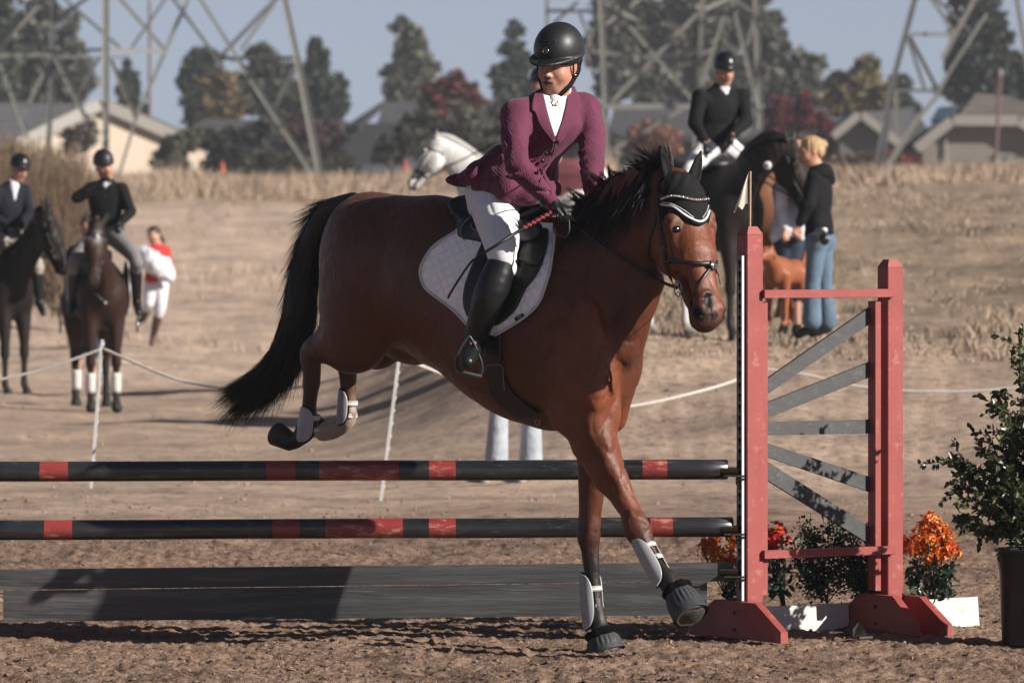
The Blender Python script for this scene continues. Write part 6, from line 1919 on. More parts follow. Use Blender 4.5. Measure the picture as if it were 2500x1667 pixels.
for pts in (((-.062, .150), (-.03, .142), (0, .140), (.028, .148), (.060, .160)), ((-.060, .142), (-.035, .128), (-.005, .124), (.02, .132)), ((.066, .165), (.050, .138), (.030, .112), (.020, .098))):
    m = MB(); m.tube(resample(on_helm(pts, .0005), 18), .0022, 6, cap=True); m.build('moulding', M_helm, helm, True)
# harness
def hstrap(pts, w=.015, S_=BS):
    P_ = resample(np.array(pts), 24); dd_ = S_.at(P_); P_ = P_ + S_.grad(P_) * np.clip(.005 - dd_, 0, .05)[:, None]
    m = MB(); m.tube(P_, w / 2, 8, up=unit(fh * .6 + wh_), flat=.0022); m.build('harness', M_blackcloth, helm, True)
hstrap([FP(-.085, .045, .045), FP(-.076, .050, -.01), FP(-.066, .048, -.055), FP(-.045, .050, -.098), FP(-.015, .058, -.122), FP(.01, .060, -.124)], .010)
hstrap([FP(.092, -.045, .035), FP(.086, -.022, -.02), FP(.072, .008, -.060), FP(.048, .042, -.098), FP(.012, .062, -.124)], .024)
hstrap([FP(.088, .02, .045), FP(.084, .012, -.01), FP(.076, .004, -.05)], .008)
m = MB()
for a_, b_, c_ in ((.055, .040, -.088), (.040, .052, -.106), (.026, .060, -.116)): m.ball(FP(a_, b_, c_), .0085, 8, 6)
m.build('harness_buckle', M_leather, helm, True)

# jacket
JS = Solid(.0056, W(1300, 380, 24.9), 0, k=.035)
JS.chain([W(1352, 246, 24.90), W(1342, 290, 24.88), che, W(1312, 350, 24.89), W(1298, 392, 24.91), W(1280, 438, 24.93), W(1262, 476, 24.93)],
         [.065, .112, .124, .108, .100, .125, .140], ax=SL, e=[.085, .165, .168, .138, .128, .165, .200], n=22, k=.03)
JS.ell(W(1322, 318, 24.77), (.07, .06, .06), k=.05); JS.ell(W(1376, 312, 24.84), (.065, .06, .06), k=.05)
for a, b, c, s0 in ((shR, elR, wrR, 0), (shL, elL, wrL, 1)):
    JS.chain([W(1340, 268, 24.88), a], [.07, .066], k=.05)
    mid = (a + b) / 2 + [(-.012 if not s0 else .012), 0, 0]
    JS.chain([a, mid, b], [.068, .060, .052], k=.022, n=9)
    JS.chain([b, (b * .55 + c * .45), c], [.052, .047, .034], k=.012, n=9)
    # cloth folds round the elbow
    d_ = unit(c - b); 
    for t_ in (-.5, .0, .45):
        q = b + (b - a) * .0 + unit(b - a) * .05 * t_ * 2
        JS.ell(q + unit(np.cross(d_, [0, 1, 0])) * -.02 + [0, -.03, 0], (.04, .016, .007), [unit(np.cross(b - a, [0, 1, 0])), [0, 1, 0], unit(b - a)], k=.014)
JS.chain([hp(1240, 395, -.04), hp(1196, 424, -.08), hp(1146, 440, -.10)], [.080, .066, .028], ax=HL, e=[.12, .15, .15], k=.03); JS.chain([hp(1245, 420, -.10), hp(1210, 452, -.16), hp(1172, 464, -.18)], [.07, .055, .025], k=.04); JS.chain([hp(1250, 420, -.10), hp(1240, 462, -.19), hp(1232, 482, -.21)], [.08, .06, .035], k=.04)        # tail flaring back
JS.chain([W(1222, 448, 24.78), W(1290, 476, 24.72), W(1350, 462, 24.80)], [.045, .05, .035], k=.05)
for px0, py0, px1, py1 in ((1225, 380, 1265, 470), (1262, 400, 1310, 482), (1320, 410, 1345, 470), (1205, 420, 1240, 470)):
    A_ = W(px0, py0, 24.78); B_ = W(px1, py1, 24.74); JS.chain([A_, B_], [.006, .014], k=.03)
for px0, py0, px1, py1, px2, py2 in ((1245, 425, 1290, 462, 1340, 468), (1225, 300, 1240, 350, 1236, 395), (1300, 290, 1312, 330, 1322, 350), (1390, 290, 1380, 330, 1360, 350), (1360, 385, 1350, 430, 1340, 470)):
    q = JS.hit(np.array([px0, px1, px2], float), np.array([py0, py1, py2], float), .002, 24.2, 25.2); JS.chain(q, [.003, .007, .003], k=.016, sub=True)
JS.chain([W(1085, 518, 24.9), W(1165, 528, 24.9), W(1250, 560, 24.9), W(1310, 562, 24.9), W(1420, 540, 24.9)], .112, ax=[0, 1, 0], e=.5, k=.008, sub=True)
def jwarp(V, N_):
    n = fbm(V * [9, 9, 5], 3, 71)
    n2 = 1 - np.abs(vnoise(V @ np.array([[1, .3, .5], [.2, 1, .1], [-.6, 0, 1]]) * [16, 16, 6], 12))
    return V + N_ * (.0035 * n + .0028 * n2 ** 3)[:, None]
jk = JS.build('jacket', M_plum, rd, cols=False, warp=jwarp)
J0, J1 = 24.2, 25.3
vL = [(1322, 222), (1332, 262), (1343, 300), (1354, 334)]; vR = [(1388, 214), (1384, 250), (1373, 292), (1357, 334)]
drape('shirt_front', JS, vL, vR, .006, .004, M_shirt, rd, 22, 26, d0=J0, d1=J1)
CSl = Solid(.005, ck, 0, k=.02); CSl.chain([W(1360, 252, 24.86), W(1362, 226, 24.86)], [.070, .060], k=.02); CSl.chain([W(1354, 266, 24.79), W(1354, 246, 24.79)], [.04, .03], k=.03)
CSl.build('collar', M_shirt, rd, cols=False)
drape('lapel', JS, [(1308, 226), (1300, 246), (1298, 268), (1306, 276), (1318, 306), (1350, 346)], [(1322, 218), (1330, 252), (1335, 276), (1341, 296), (1347, 315), (1356, 340)], .010, .006, M_plum2, jk, 10, 30, d0=J0, d1=J1, sm_=1)
drape('lapel', JS, [(1385, 212), (1383, 246), (1377, 276), (1372, 294), (1365, 313), (1356, 340)], [(1402, 214), (1412, 240), (1417, 266), (1410, 276), (1398, 306), (1360, 352)], .010, .006, M_plum2, jk, 10, 30, d0=J0, d1=J1, sm_=1)
for px, py in ((1349, 354), (1333, 374), (1324, 393), (1314, 421)):
    q = JS.hit(np.array([px], float), np.array([py], float), .008, J0, J1)[0]; nn = JS.grad(q[None])[0]
    m = MB(); m.tube([q, q + nn * .006], .0085, 14); m.build('button', M_helmg, jk, True)
q = JS.hit(np.array([1356., 1352, 1340, 1320, 1305]), np.array([348., 368, 400, 440, 490]), .004, J0, J1)
m = MB(); m.tube(resample(q, 30), .0028, 6); m.build('front_edge', M_plum2, jk, True)
q = np.array([W(x, y, 24.725) for x, y in ((1341, 251), (1345, 243), (1349, 253), (1343, 258), (1350, 249), (1354, 255), (1357, 249), (1360, 254), (1364, 248), (1366, 253), (1370, 246), (1372, 251), (1375, 241))])
q = CSl.push(q, .006, 4)
m = MB(); m.tube(resample(q, 70), .0021, 5); m.build('pin', M_gold, rd, True)
# breeches, boots, gloves
PS = Solid(.006, pel, 0, k=.04)
PS.chain([hp(1212, 470, 0), hp(1222, 500, 0)], [.12, .12], ax=HL, e=[.16, .17])
PS.chain([hp(1206, 490, -.11), hp(1212, 530, -.18), hp(1222, 575, -.25), knR + [-.01, 0, .035], knR + [.0, 0, -.03]], [.112, .110, .094, .070, .060], ax=unit(HL + Zv * .3), e=[.10, .085, .075, .062, .052], n=14)
PS.chain([hp(1290, 500, .10), hp(1345, 548, .19), hp(1400, 590, .27), hp(1438, 636, .30)], [.10, .095, .075, .060], ax=HL, e=[.09, .08, .07, .06], n=12)
PS.chain([hp(1265, 505, -.02), hp(1300, 530, .04)], [.08, .07])
qq = PS.hit(np.array([1188., 1207, 1212]), np.array([480., 530, 600]), .001, 24.2, 25.2); PS.chain(qq, .003, k=.010, sub=True)
PS.build('breeches', M_breech, rd, cols=False)
for kn_, an_, to_, nm in ((knR, anR, toR, 0), (knL, anL, toL, 1)):
    OS = Solid(.006, kn_, 0, k=.02)
    up_ = unit(kn_ - an_)
    calf = HS.hit(np.array([1200.]), np.array([712.]), .085, 23.9, 25.6)[0] if nm == 0 else kn_ * .6 + an_ * .4
    OS.chain([kn_ + up_ * .0, calf, calf * .45 + an_ * .55, an_ + up_ * .02], [.062, .074, .062, .046], n=14)
    OS.chain([an_ + up_ * .02, an_ + [0, 0, -.045], to_ * .5 + an_ * .5 + [0, 0, -.02], to_], [.044, .040, .038, .031], k=.03, n=10)
    OS.ell(kn_ + up_ * .055 + np.array([.035, -.02, .0]), (.085, .2, .045), [unit([1, 0, -.45]), [0, 1, 0], unit([.45, 0, 1])], k=.006, sub=True)
    OS.ell(to_ + [0, -.03, -.072], (.16, .2, .028), [[1, 0, 0], [0, 1, 0], [0, 0, 1]], k=.006, sub=True)
    OS.build('boot', M_boot, rd, cols=False)
for w0, tgt, pm, sd in ((wrR, W(1392, 514, 24.42), [-.3, .2, -1], 1), (wrL, W(1450, 508, 24.60), [0, .3, -1], -1)):
    GS = Solid(.0036, w0, 0, k=.01); d_ = unit(tgt - w0)
    hand(GS, w0, d_, pm, sd, .96, None, r=.0098)
    GS.chain([w0 - d_ * .025, w0 + d_ * .01], [.034, .030], k=.01)
    GS.build('glove', M_glove, rd, cols=False)

# ================================================================ HORSES AND PEOPLE BEHIND THE ROPE
def std_horse(label, short, px, d, z0, yaw, colors, legcols, q=1.0, poll=None, muzzle=None, neck=None, star=None, vox=.014, mane=M_hair, boots=False, earz=True, hoof=(.03, .028, .026), turn=0, tack=M_leather):
    """a standing ridden horse; poll, muzzle in (f,y,z)"""
    O = W(px, 0, d); O[2] = z0
    T, Fv, Lv = frame(O, yaw)
    t = thing('horse', label, 'horse', O)
    P = lambda f, y, z: T(f * q, y * q, z * q)
    body, dark = [np.array(c) for c in colors]
    S = Solid(vox, O, yaw, k=.07)
    ax = [Fv, Lv, Zv]
    E_ = lambda f, z, r, k=.1: S.ell(P(f, 0, z), np.array(r) * q, ax, k=k, col=body)
    E_(-.55, 1.20, (.34, .28, .33)); E_(-.15, 1.16, (.5, .29, .32), .12); E_(.25, 1.14, (.42, .27, .36), .12); E_(.52, 1.14, (.20, .24, .28)); E_(.38, 1.42, (.24, .09, .15))
    poll = poll or (1.05, 0, 1.86); muzzle = muzzle or (1.42, 0, 1.42)
    nk = neck or [(.50, 0, 1.22), (.72, poll[1] * .3, 1.45), (.92, poll[1] * .8, 1.68), poll]
    S.chain([P(*a) for a in nk], np.array([.25, .19, .14, .09]) * q, ax=Lv, e=np.array([.14, .095, .08, .07]) * q, k=.06, col=body, n=10)
    Pp, Pm = P(*poll), P(*muzzle)
    l = unit(Pm - Pp); w = unit(Lv * math.cos(turn) - Fv * math.sin(turn)); w = unit(w - l * w.dot(l)); v = unit(np.cross(w, l))
    if v @ (Fv + Zv) < 0: v = -v
    q2 = np.linalg.norm(Pm - Pp)
    hP = head_solid(S, Pp, l, v, w, max(q2, .5) * 1.02, body, dark, stripe=star)
    legs_ = (((.56, .13), 1, 0), ((.60, -.13), 1, 1), ((-.52, .15), 0, 2), ((-.66, -.15), 0, 3))
    for (f, y), fore, i in legs_:
        lc = legcols[i]
        if fore: pts = [(f - .05, y, 1.0), (f - .02, y, .78), (f, y, .58), (f, y, .47), (f, y, .40), (f, y, .24), (f, y, .14), (f + .04, y, .075)]; rr = [.11, .080, .052, .052, .036, .030, .038, .034]
        else: pts = [(f + .02, y, 1.05), (f + .10, y, .82), (f - .06, y, .62), (f - .13, y, .52), (f - .12, y, .42), (f - .10, y, .24), (f - .09, y, .14), (f - .05, y, .075)]; rr = [.17, .13, .068, .054, .040, .033, .040, .036]
        leg(S, [P(*a) for a in pts], np.array(rr) * q, Lv, body, lc, 3.3 if not boots else 3.3, k=.06, toe=P(pts[-1][0] + .035, y, .015), hoofcol=hoof, hr=.058 * q)
    S.build('body', M_coat2, t, sharp=.02)
    ears(Pp, l, v, w, q2 / .62, basic('ear_coat', tuple(dark * 1.2), rough=.6, bump=0), t, aim=((.15, .45), (.15, -.45)), h=.15)
    for s_ in (-1, 1):
        m = MB(); m.ball(hP(.165, .010, s_ * .110), .02, 8, 6); m.build('eye', M_eye, t, True)
    # mane and tail
    S2 = Solid(vox, O, yaw, k=.03)
    cr = [P(.42, 0, 1.56), P(.66, poll[1] * .3, 1.62 + (poll[2] - 1.86) * .4), P(.88, poll[1] * .8, 1.78 + (poll[2] - 1.86) * .8), P(poll[0], poll[1], poll[2] + .09)]
    if neck: cr = [P(a[0] - .02, a[1], a[2] + r) for a, r in zip(neck, (.30, .21, .15, .08))]
    S2.chain(cr, [.03, .045, .045, .03], ax=Lv, e=[.04, .05, .05, .04], n=10); S2.build('mane', mane, t, cols=False)
    S2 = Solid(vox, O, yaw, k=.03)
    S2.chain([P(-.86, 0, 1.32), P(-.97, 0, 1.15), P(-.98, 0, .85), P(-.96, 0, .55)], [.04, .07, .08, .03], n=8); S2.build('tail', mane, t, cols=False)
    # bridle and saddle
    b = thing('bridle', 'leather bridle on the ' + short, 'bridle', hP(.3, .05, 0))
    def loop(u, rv, rw, wd, nm, tilt=0):
        a = np.linspace(0, 2 * np.pi, 28); m = MB()
        pts = [hP(u + tilt * math.cos(x), -.055 + rv * math.cos(x), rw * math.sin(x)) for x in a]
        m.tube([S_ for S_ in S.push(np.array(pts), .004, 5)], wd, 5, cap=False); m.build(nm, tack, b, True)
    loop(.40, .07, .06, .009, 'noseband'); loop(.09, .08, .08, .009, 'browband', .02); 
    for s_ in (-1, 1):
        pts = S.push(np.array([hP(u, -.03, s_ * .09) for u in np.linspace(.06, .50, 12)]), .004, 5)
        m = MB(); m.tube(pts, .008, 5); m.build('cheek_strap', tack, b, True)
        m = MB(); m.tube(resample(np.array([pts[-1], (pts[-1] + P(.36, s_ * .10, 1.72)) / 2 - [0, 0, .04], P(.30, s_ * .08, 1.74)]), 12), .008, 5); m.build('rein', tack, b, True)
    sd = thing('saddle', 'dark saddle on the ' + short, 'saddle', P(.08, 0, 1.5))
    S3 = Solid(vox, O, yaw, k=.03)
    S3.chain([P(-.18, 0, 1.56), P(.04, 0, 1.50), P(.26, 0, 1.56)], [.05, .05, .05], ax=Lv, e=[.17, .15, .11], n=8)
    for s_ in (-1, 1): S3.ell(P(.10, s_ * .28, 1.22), (.20, .03, .26), ax)
    S3.build('seat', M_leather, sd, cols=False)
    for s_ in (-1, 1):
        m = MB()
        A = np.array([P(.13, s_ * .39, .86) + Fv * x + Zv * z for x, z in ((-.05, -.10), (-.06, -.02), (0, .07), (.06, -.02), (.05, -.10), (-.05, -.10))]); m.tube(A, .009, 6); m.build('stirrup', M_chrome, sd, True)
    return t, P, S, Fv, Lv, hP

def bg_person(label, d, J, top, legs, bootm=M_boot, hat='helmet', f=(0, -1, 0), vox=.012, hair=None, q=1.0, skirt=.0, wide=1.0, shirt=None, glove=None, legw=1.0, name='person', bootlen=True, group=None, tz=0, hatm=M_helmg, coat=None):
    """J: joint -> (px,py,depth offset)"""
    K = {k: W(v[0], v[1], d + v[2]) for k, v in J.items()}
    f = unit(f); u = unit(K['head'] - K['neck']); u = unit(u * .5 + Zv * .5)
    fh_ = unit(f - u * f.dot(u)); w = unit(np.cross(u, fh_)) * 1.0
    w = w if np.dot(np.cross(w, fh_), u) > 0 else -w
    lowest = min(v[2] for v in K.values())
    root = thing(name, label, 'person', [K['pelvis'][0], K['pelvis'][1], K['pelvis'][2] - .1], group)
    S = Solid(vox, K['pelvis'], 0, k=.03)
    face(S, K['head'], fh_, u, w, q, hi=vox < .013)
    S.chain([K['head'] - u * .06 - fh_ * .02, K['neck']], [.05, .055], col=SKIN)
    che = K['neck'] * .62 + K['pelvis'] * .38
    S.chain([K['neck'], che, K['pelvis']], [.06, .09, .09], col=SKIN, k=.04)
    for s_ in 'RL':
        S.chain([che * .4 + K['sh' + s_] * .6, K['sh' + s_]], [.05, .04], col=SKIN, k=.03)
        S.chain([K['sh' + s_], K['el' + s_], K['ha' + s_]], [.038, .032, .022], col=SKIN, k=.02)
        hd = unit(K['ha' + s_] - K['el' + s_])
        hand(S, K['ha' + s_], hd, f * .3 - Zv * .7, 1 if s_ == 'R' else -1, 1.0, SKIN, r=.0105)
        S.chain([K['pelvis'], K['hip' + s_], K['kn' + s_]], [.08, .07, .045], col=SKIN, k=.03)
        S.chain([K['kn' + s_], K['an' + s_], K['to' + s_]], [.042, .032, .026], col=SKIN, k=.02)
    S.build('body', M_skin, root, sharp=.01)
    # coat
    side = unit(K['shL'] - K['shR'])
    C = Solid(vox, che, 0, k=.04)
    wa = K['neck'] * .3 + K['pelvis'] * .7
    C.chain([K['neck'] - Zv * .02, che + Zv * .06, che - Zv * .05, wa, K['pelvis'] - Zv * skirt], [.075, .115, .115, .105, .125], ax=side, e=np.array([.10, .19, .185, .16, .19]) * wide, n=12, k=.03)
    for s_ in 'RL':
        C.chain([che * .35 + K['sh' + s_] * .65, K['sh' + s_]], [.06, .062]); C.chain([K['sh' + s_], K['el' + s_]], [.066, .060], k=.02); C.chain([K['el' + s_], K['el' + s_] * .1 + K['ha' + s_] * .9], [.060, .042], k=.012)
    Nf = lambda V, N: V + N * (.008 * fbm(V * 8, 3, 5))[:, None]
    co = C.build('jacket', top, root, cols=False, warp=Nf)
    if shirt is not None:
        ft = unit(np.cross(Zv, side)); ft = ft if ft @ f > 0 else -ft
        B = Solid(vox * .8, che, 0, k=.01)
        n0 = K['neck'] + Zv * .015
        B.chain([n0, n0 - Zv * .05], [.062, .066]); 
        B.chain([K['neck'] + ft * .05 - Zv * .02, che + ft * .100 + Zv * .03], [.055, .012], ax=ft, e=[.035, .016], n=8)
        B.build('shirt', shirt, root, cols=False)
    G = Solid(vox, K['pelvis'], 0, k=.03)
    for s_ in 'RL':
        G.chain([K['pelvis'] - Zv * .02, K['hip' + s_]], [.11, .11]); 
        if bootlen == 'flare':
            G.chain([K['hip' + s_], K['kn' + s_], K['an' + s_] + Zv * .06], np.array([.108, .078, .098]) * legw, k=.02)
        else: G.chain([K['hip' + s_], K['kn' + s_], K['kn' + s_] * .7 + K['an' + s_] * .3], np.array([.105, .070, .060]) * legw, k=.02, n=7)
    G.build('breeches' if bootlen is True else 'jeans', legs, root, cols=False)
    for s_ in 'RL':
        Bt = Solid(vox, K['an' + s_], 0, k=.02)
        if bootlen is True: Bt.chain([K['kn' + s_] - unit(K['kn' + s_] - K['an' + s_]) * .03, K['kn' + s_] * .65 + K['an' + s_] * .35, K['an' + s_]], [.062, .066, .044], n=7)
        Bt.chain([K['an' + s_], K['an' + s_] * .5 + K['to' + s_] * .5, K['to' + s_]], [.045, .042, .034])
        Bt.build('boot' if bootlen is True else 'shoe', bootm, root, cols=False)
    if glove is not None:
        for s_ in 'RL':
            Gs = Solid(vox * .7, K['ha' + s_], 0, k=.01); hand(Gs, K['ha' + s_], unit(K['ha' + s_] - K['el' + s_]), f * .3 - Zv * .7, 1 if s_ == 'R' else -1, 1.06, None, r=.012)
            Gs.build('glove', glove, root, cols=False)
    if hat == 'helmet':
        _, hm = helmet('helmet', K['head'], fh_, u, w, 1.0 * q, hatm, root, max(vox * .7, .008))
    if hair is not None:
        Hs = Solid(vox * .7, K['head'], 0, k=.02)
        P = lambda a, b, c: K['head'] + (w * a + fh_ * b + u * c) * q
        if hat is None:
            Hs.ell(P(0, -.020, .050), (.084, .100, .090), [w, fh_, u]); Hs.ell(P(0, .095, .0), (.06, .06, .085), [w, fh_, u], sub=True)
        for o, r in hair[1]: Hs.ell(P(*o), r, [w, fh_, u])
        V_ = lambda V, N: V + N * (.008 * vnoise(V * [70, 70, 14], 4))[:, None]
        Hs.build('hair', hair[0], root, cols=False, warp=V_)
    return root, K, (fh_, u, w)

M_tanb = basic('tan_breeches', (.40, .36, .31), rough=.85, var=.1, bump=.2, bs=20)
M_greyb = basic('grey_breeches', (.22, .21, .21), rough=.85, var=.1, bump=.2, bs=20)
M_jean = basic('blue_denim', (.15, .22, .30), rough=.9, spec=.15, var=.25, vs=10, bump=.4, bs=14, bd=.02)
M_jeand = basic('dark_denim', (.05, .075, .115), rough=.9, spec=.15, var=.25, vs=10, bump=.4, bs=14, bd=.02)
M_jeanl = basic('pale_denim', (.48, .52, .58), rough=.9, spec=.15, var=.25, vs=8, bump=.5, bs=12, bd=.03)
M_redc = basic('red_shirt', (.50, .03, .03), rough=.8, var=.1, bump=.2, bs=20)
M_whitec = basic('white_cloth', (.82, .83, .88), rough=.85, var=.06, vs=8, bump=.5, bs=12, bd=.03)
M_blond = basic('blond_hair', (.50, .33, .17), rough=.5, var=.35, vs=50, bump=.5, bs=60)
M_brownh = basic('dark_brown_hair', (.05, .025, .018), rough=.5, var=.35, vs=50, bump=.5, bs=60)
M_shoe = basic('pale_shoe', (.42, .37, .33), rough=.8, bump=0)
M_maroon = basic('maroon_cloth', (.20, .055, .07), rough=.9, bump=.2)
DKB = ((.013, .009, .008), (.012, .009, .008)); BRN = ((.026, .011, .0075), (.009, .007, .006)); DRK = [(.012, .010, .009)] * 4; WLEG = (.45, .43, .41)

# rider with hand at the mouth, on the horse facing us
hB, PB, SB, FB, LB, hPB = std_horse('dark brown horse with a white star facing the camera at the left', 'dark brown horse facing the camera at the left', 238, 57.55, 0.0, R(-80), BRN, DRK, 1.0, poll=(1.02, -.12, 1.82), muzzle=(1.20, -.16, 1.24), star=[(.12, .078, (.034, .020))], turn=.1)
bg_person('black-coated rider raising a gloved hand to the mouth, on the brown horse', 57.35, dict(
    head=(254, 408, 0), neck=(260, 444, .02), pelvis=(258, 560, .05), shR=(222, 461, 0), elR=(188, 482, -.18), haR=(243, 447, -.22), shL=(298, 461, 0), elL=(318, 516, -.05), haL=(292, 548, -.30),
    hipR=(238, 572, 0), knR=(184, 634, -.40), anR=(176, 738, -.12), toR=(172, 764, -.30), hipL=(276, 574, 0), knL=(330, 630, -.38), anL=(334, 738, -.12), toL=(338, 764, -.30)),
    M_blackcloth, M_greyb, shirt=M_whitec, glove=M_glove, f=(.35, -1, 0), skirt=.02, hat='helmet', hatm=M_helm)
# leg boots of that horse
for (f, y) in ((.56, .13), (.60, -.13), (-.63, -.15)):
    V_, O_ = around(PB(f, y, .36), PB(f, y, .16), .042, None, FB, -2.6, 2.6, 0, 1, 6, 20, shape=lambda t: np.ones_like(t))
    P_, Q_ = closed_sheet(V_, O_ * .008, 6, 20); mesh_np('leg_boot', P_, Q_, M_strapw, hB, True)
pd_ = thing('saddle_pad', 'white pad edge showing under the saddle of the brown horse', 'saddle pad', PB(.1, -.3, 1.2))
Sx = Solid(.012, PB(0, 0, 1.2), R(-80), k=.02)
for s_ in (-1, 1):
    Sx = Solid(.012, PB(0, 0, 1.2), R(-80), k=.02); Sx.ell(PB(.12, s_ * .29, 1.20), (.26, .018, .28), [FB, LB, Zv]); Sx.build('panel', M_whitec, pd_, cols=False)
bp_ = thing('breastplate', 'leather breastplate across the chest of the brown horse', 'breastplate', PB(.66, 0, 1.2))
for s_ in (-1, 1):
    pts = SB.push(resample(np.array([PB(.74, 0, 1.06), PB(.70, s_ * .12, 1.20), PB(.45, s_ * .24, 1.38)]), 12), .004, 6)
    m = MB(); m.tube(pts, .010, 5); m.build('strap', M_leather, bp_, True)
m = MB(); m.ball(SB.push(np.array([PB(.76, 0, 1.06)]), .01, 6)[0], .022, 8, 6); m.build('buckle', M_chrome, bp_, True)

# rider and dark horse cut by the left edge
hA, PA, SA, FA, LA, hPA = std_horse('near-black horse cut by the left edge of the photograph', 'near-black horse at left edge', -30, 61.5, 0.0, R(-55), DKB, [(.014, .011, .010)] * 4, 1.0, poll=(1.08, .10, 1.98), muzzle=(1.24, .26, 1.34), turn=.75)
bg_person('smiling rider in dark navy coat and helmet on the near-black horse at the left edge', 61.2, dict(
    head=(46, 415, 0), neck=(30, 450, 0), pelvis=(15, 570, .05), shR=(-12, 466, -.1), elR=(-20, 522, -.2), haR=(26, 560, -.36), shL=(60, 466, .1), elL=(72, 520, 0), haL=(44, 560, -.36),
    hipR=(0, 580, 0), knR=(-30, 640, -.42), anR=(-30, 740, -.2), toR=(-20, 765, -.32), hipL=(35, 580, .1), knL=(88, 640, .0), anL=(96, 740, .1), toL=(106, 765, .0)),
    M_navycloth, M_tanb, shirt=M_whitec, glove=M_glove, f=(.75, -1, 0), hatm=M_helmg)

# girl running on the track
gr_, K_, _ = bg_person('small person in red top and white trousers carrying white cloths, walking on the dirt track', 78, dict(
    head=(376, 576, 0), neck=(386, 600, 0), pelvis=(382, 678, 0), shR=(366, 612, -.1), elR=(352, 640, -.2), haR=(372, 655, -.3), shL=(404, 612, .1), elL=(410, 640, 0), haL=(392, 655, -.25),
    hipR=(372, 686, 0), knR=(364, 740, -.1), anR=(350, 778, .3), toR=(340, 785, .25), hipL=(392, 686, 0), knL=(392, 745, -.1), anL=(374, 822, .0), toL=(370, 840, -.1)),
    M_redc, M_whitec, bootm=basic('brown_boot', (.09, .045, .03), bump=0), hat=None, hair=(M_brownh, [((.03, -.08, -.02), (.08, .06, .10)), ((0, -.12, -.08), (.07, .05, .09))]), f=(-.5, -.8, 0), vox=.014, q=.98, legw=1.15)
Sx = Solid(.016, K_['haR'], 0, k=.05)
Sx.chain([W(348, 618, 77.75), W(375, 640, 77.65), W(408, 672, 77.75)], [.10, .15, .09], ax=[0, 1, 0], e=[.05, .08, .05], n=8)
Sx.chain([W(405, 640, 77.7), W(418, 690, 77.8)], [.07, .03], ax=[0, 1, 0], e=[.04, .02])
Vf = lambda V, N: V + N * (.02 * fbm(V * 9, 3, 2))[:, None]
tag(Sx.build('cloth_bundle', M_whitec, None, cols=False, warp=Vf), 'crumpled white cloths carried by the person in the red top', 'cloth')

# person behind the brown horse: only lower legs show
bg_person('person in dark blue jeans standing hidden behind the brown horse at the left', 58.6, dict(
    head=(215, 560, 0), neck=(215, 590, 0), pelvis=(212, 720, 0), shR=(180, 615, 0), elR=(176, 670, 0), haR=(182, 720, 0), shL=(245, 615, 0), elL=(250, 670, 0), haL=(244, 720, 0),
    hipR=(200, 730, 0), knR=(192, 830, 0), anR=(188, 938, 0), toR=(184, 962, -.18), hipL=(226, 730, 0), knL=(226, 830, 0), anL=(226, 938, 0), toL=(226, 962, -.18)), M_blackcloth, M_jeand, bootm=M_blackcloth, hat=None, hair=(M_brownh, []), bootlen=False, vox=.016, legw=1.1)

# black horse and rider at the right
zR = .82
hC, PC, SC, FC, LC, hPC = std_horse('black horse with arched neck lowering its head to the person in the hoodie', 'black horse with arched neck at the right', 1726, 51.2, zR, R(-60), ((.016, .012, .011), (.010, .009, .009)), [(.02, .016, .015), (.02, .016, .015), WLEG, WLEG], 1.0,
    poll=(1.00, .26, 1.72), muzzle=(1.12, .40, 1.12), neck=[(.50, 0, 1.24), (.70, .03, 1.50), (.88, .13, 1.67), (1.00, .25, 1.70)], turn=.6)
bg_person('smiling rider in black coat and white breeches on the black horse behind the standard', 51.05, dict(
    head=(1769, 176, 0), neck=(1762, 214, .02), pelvis=(1748, 345, .05), shR=(1708, 236, -.1), elR=(1697, 300, -.15), haR=(1722, 348, -.30), shL=(1812, 236, .1), elL=(1821, 296, 0), haL=(1788, 330, -.25),
    hipR=(1728, 360, 0), knR=(1684, 418, -.32), anR=(1660, 520, -.25), toR=(1672, 550, -.38), hipL=(1768, 355, .1), knL=(1840, 410, .25), anL=(1835, 520, .3), toL=(1850, 545, .2)),
    M_blackcloth, M_breech, shirt=M_whitec, glove=M_glove, f=(.30, -1, 0), vox=.011, skirt=.01)
rs = thing('rosette', 'round white number disc on the neck of the black horse', 'badge', W(1874, 404, 50.4))
q = SC.hit(np.array([1874.]), np.array([404.]), .01, 48.5, 53)[0]
m = MB(); m.tube([q, q + [0, -.012, 0]], [.036, .034], 16); m.build('disc', M_whitec, rs, True); m = MB(); m.tube([q + [0, -.012, 0], q + [0, -.016, 0]], [.016, .016], 12); m.build('centre', M_greyb, rs, True)
# bay horse behind it
std_horse('brown bay horse standing behind the black horse at the right', 'brown bay horse behind the black horse', 1705, 53.6, .86, R(162), ((.16, .068, .035), (.05, .025, .018)), [(.05, .03, .02)] * 4, 1.0, poll=(1.18, 0, 1.08), muzzle=(1.45, 0, .62), neck=[(.50, 0, 1.22), (.80, 0, 1.22), (1.02, 0, 1.14), (1.18, 0, 1.08)])
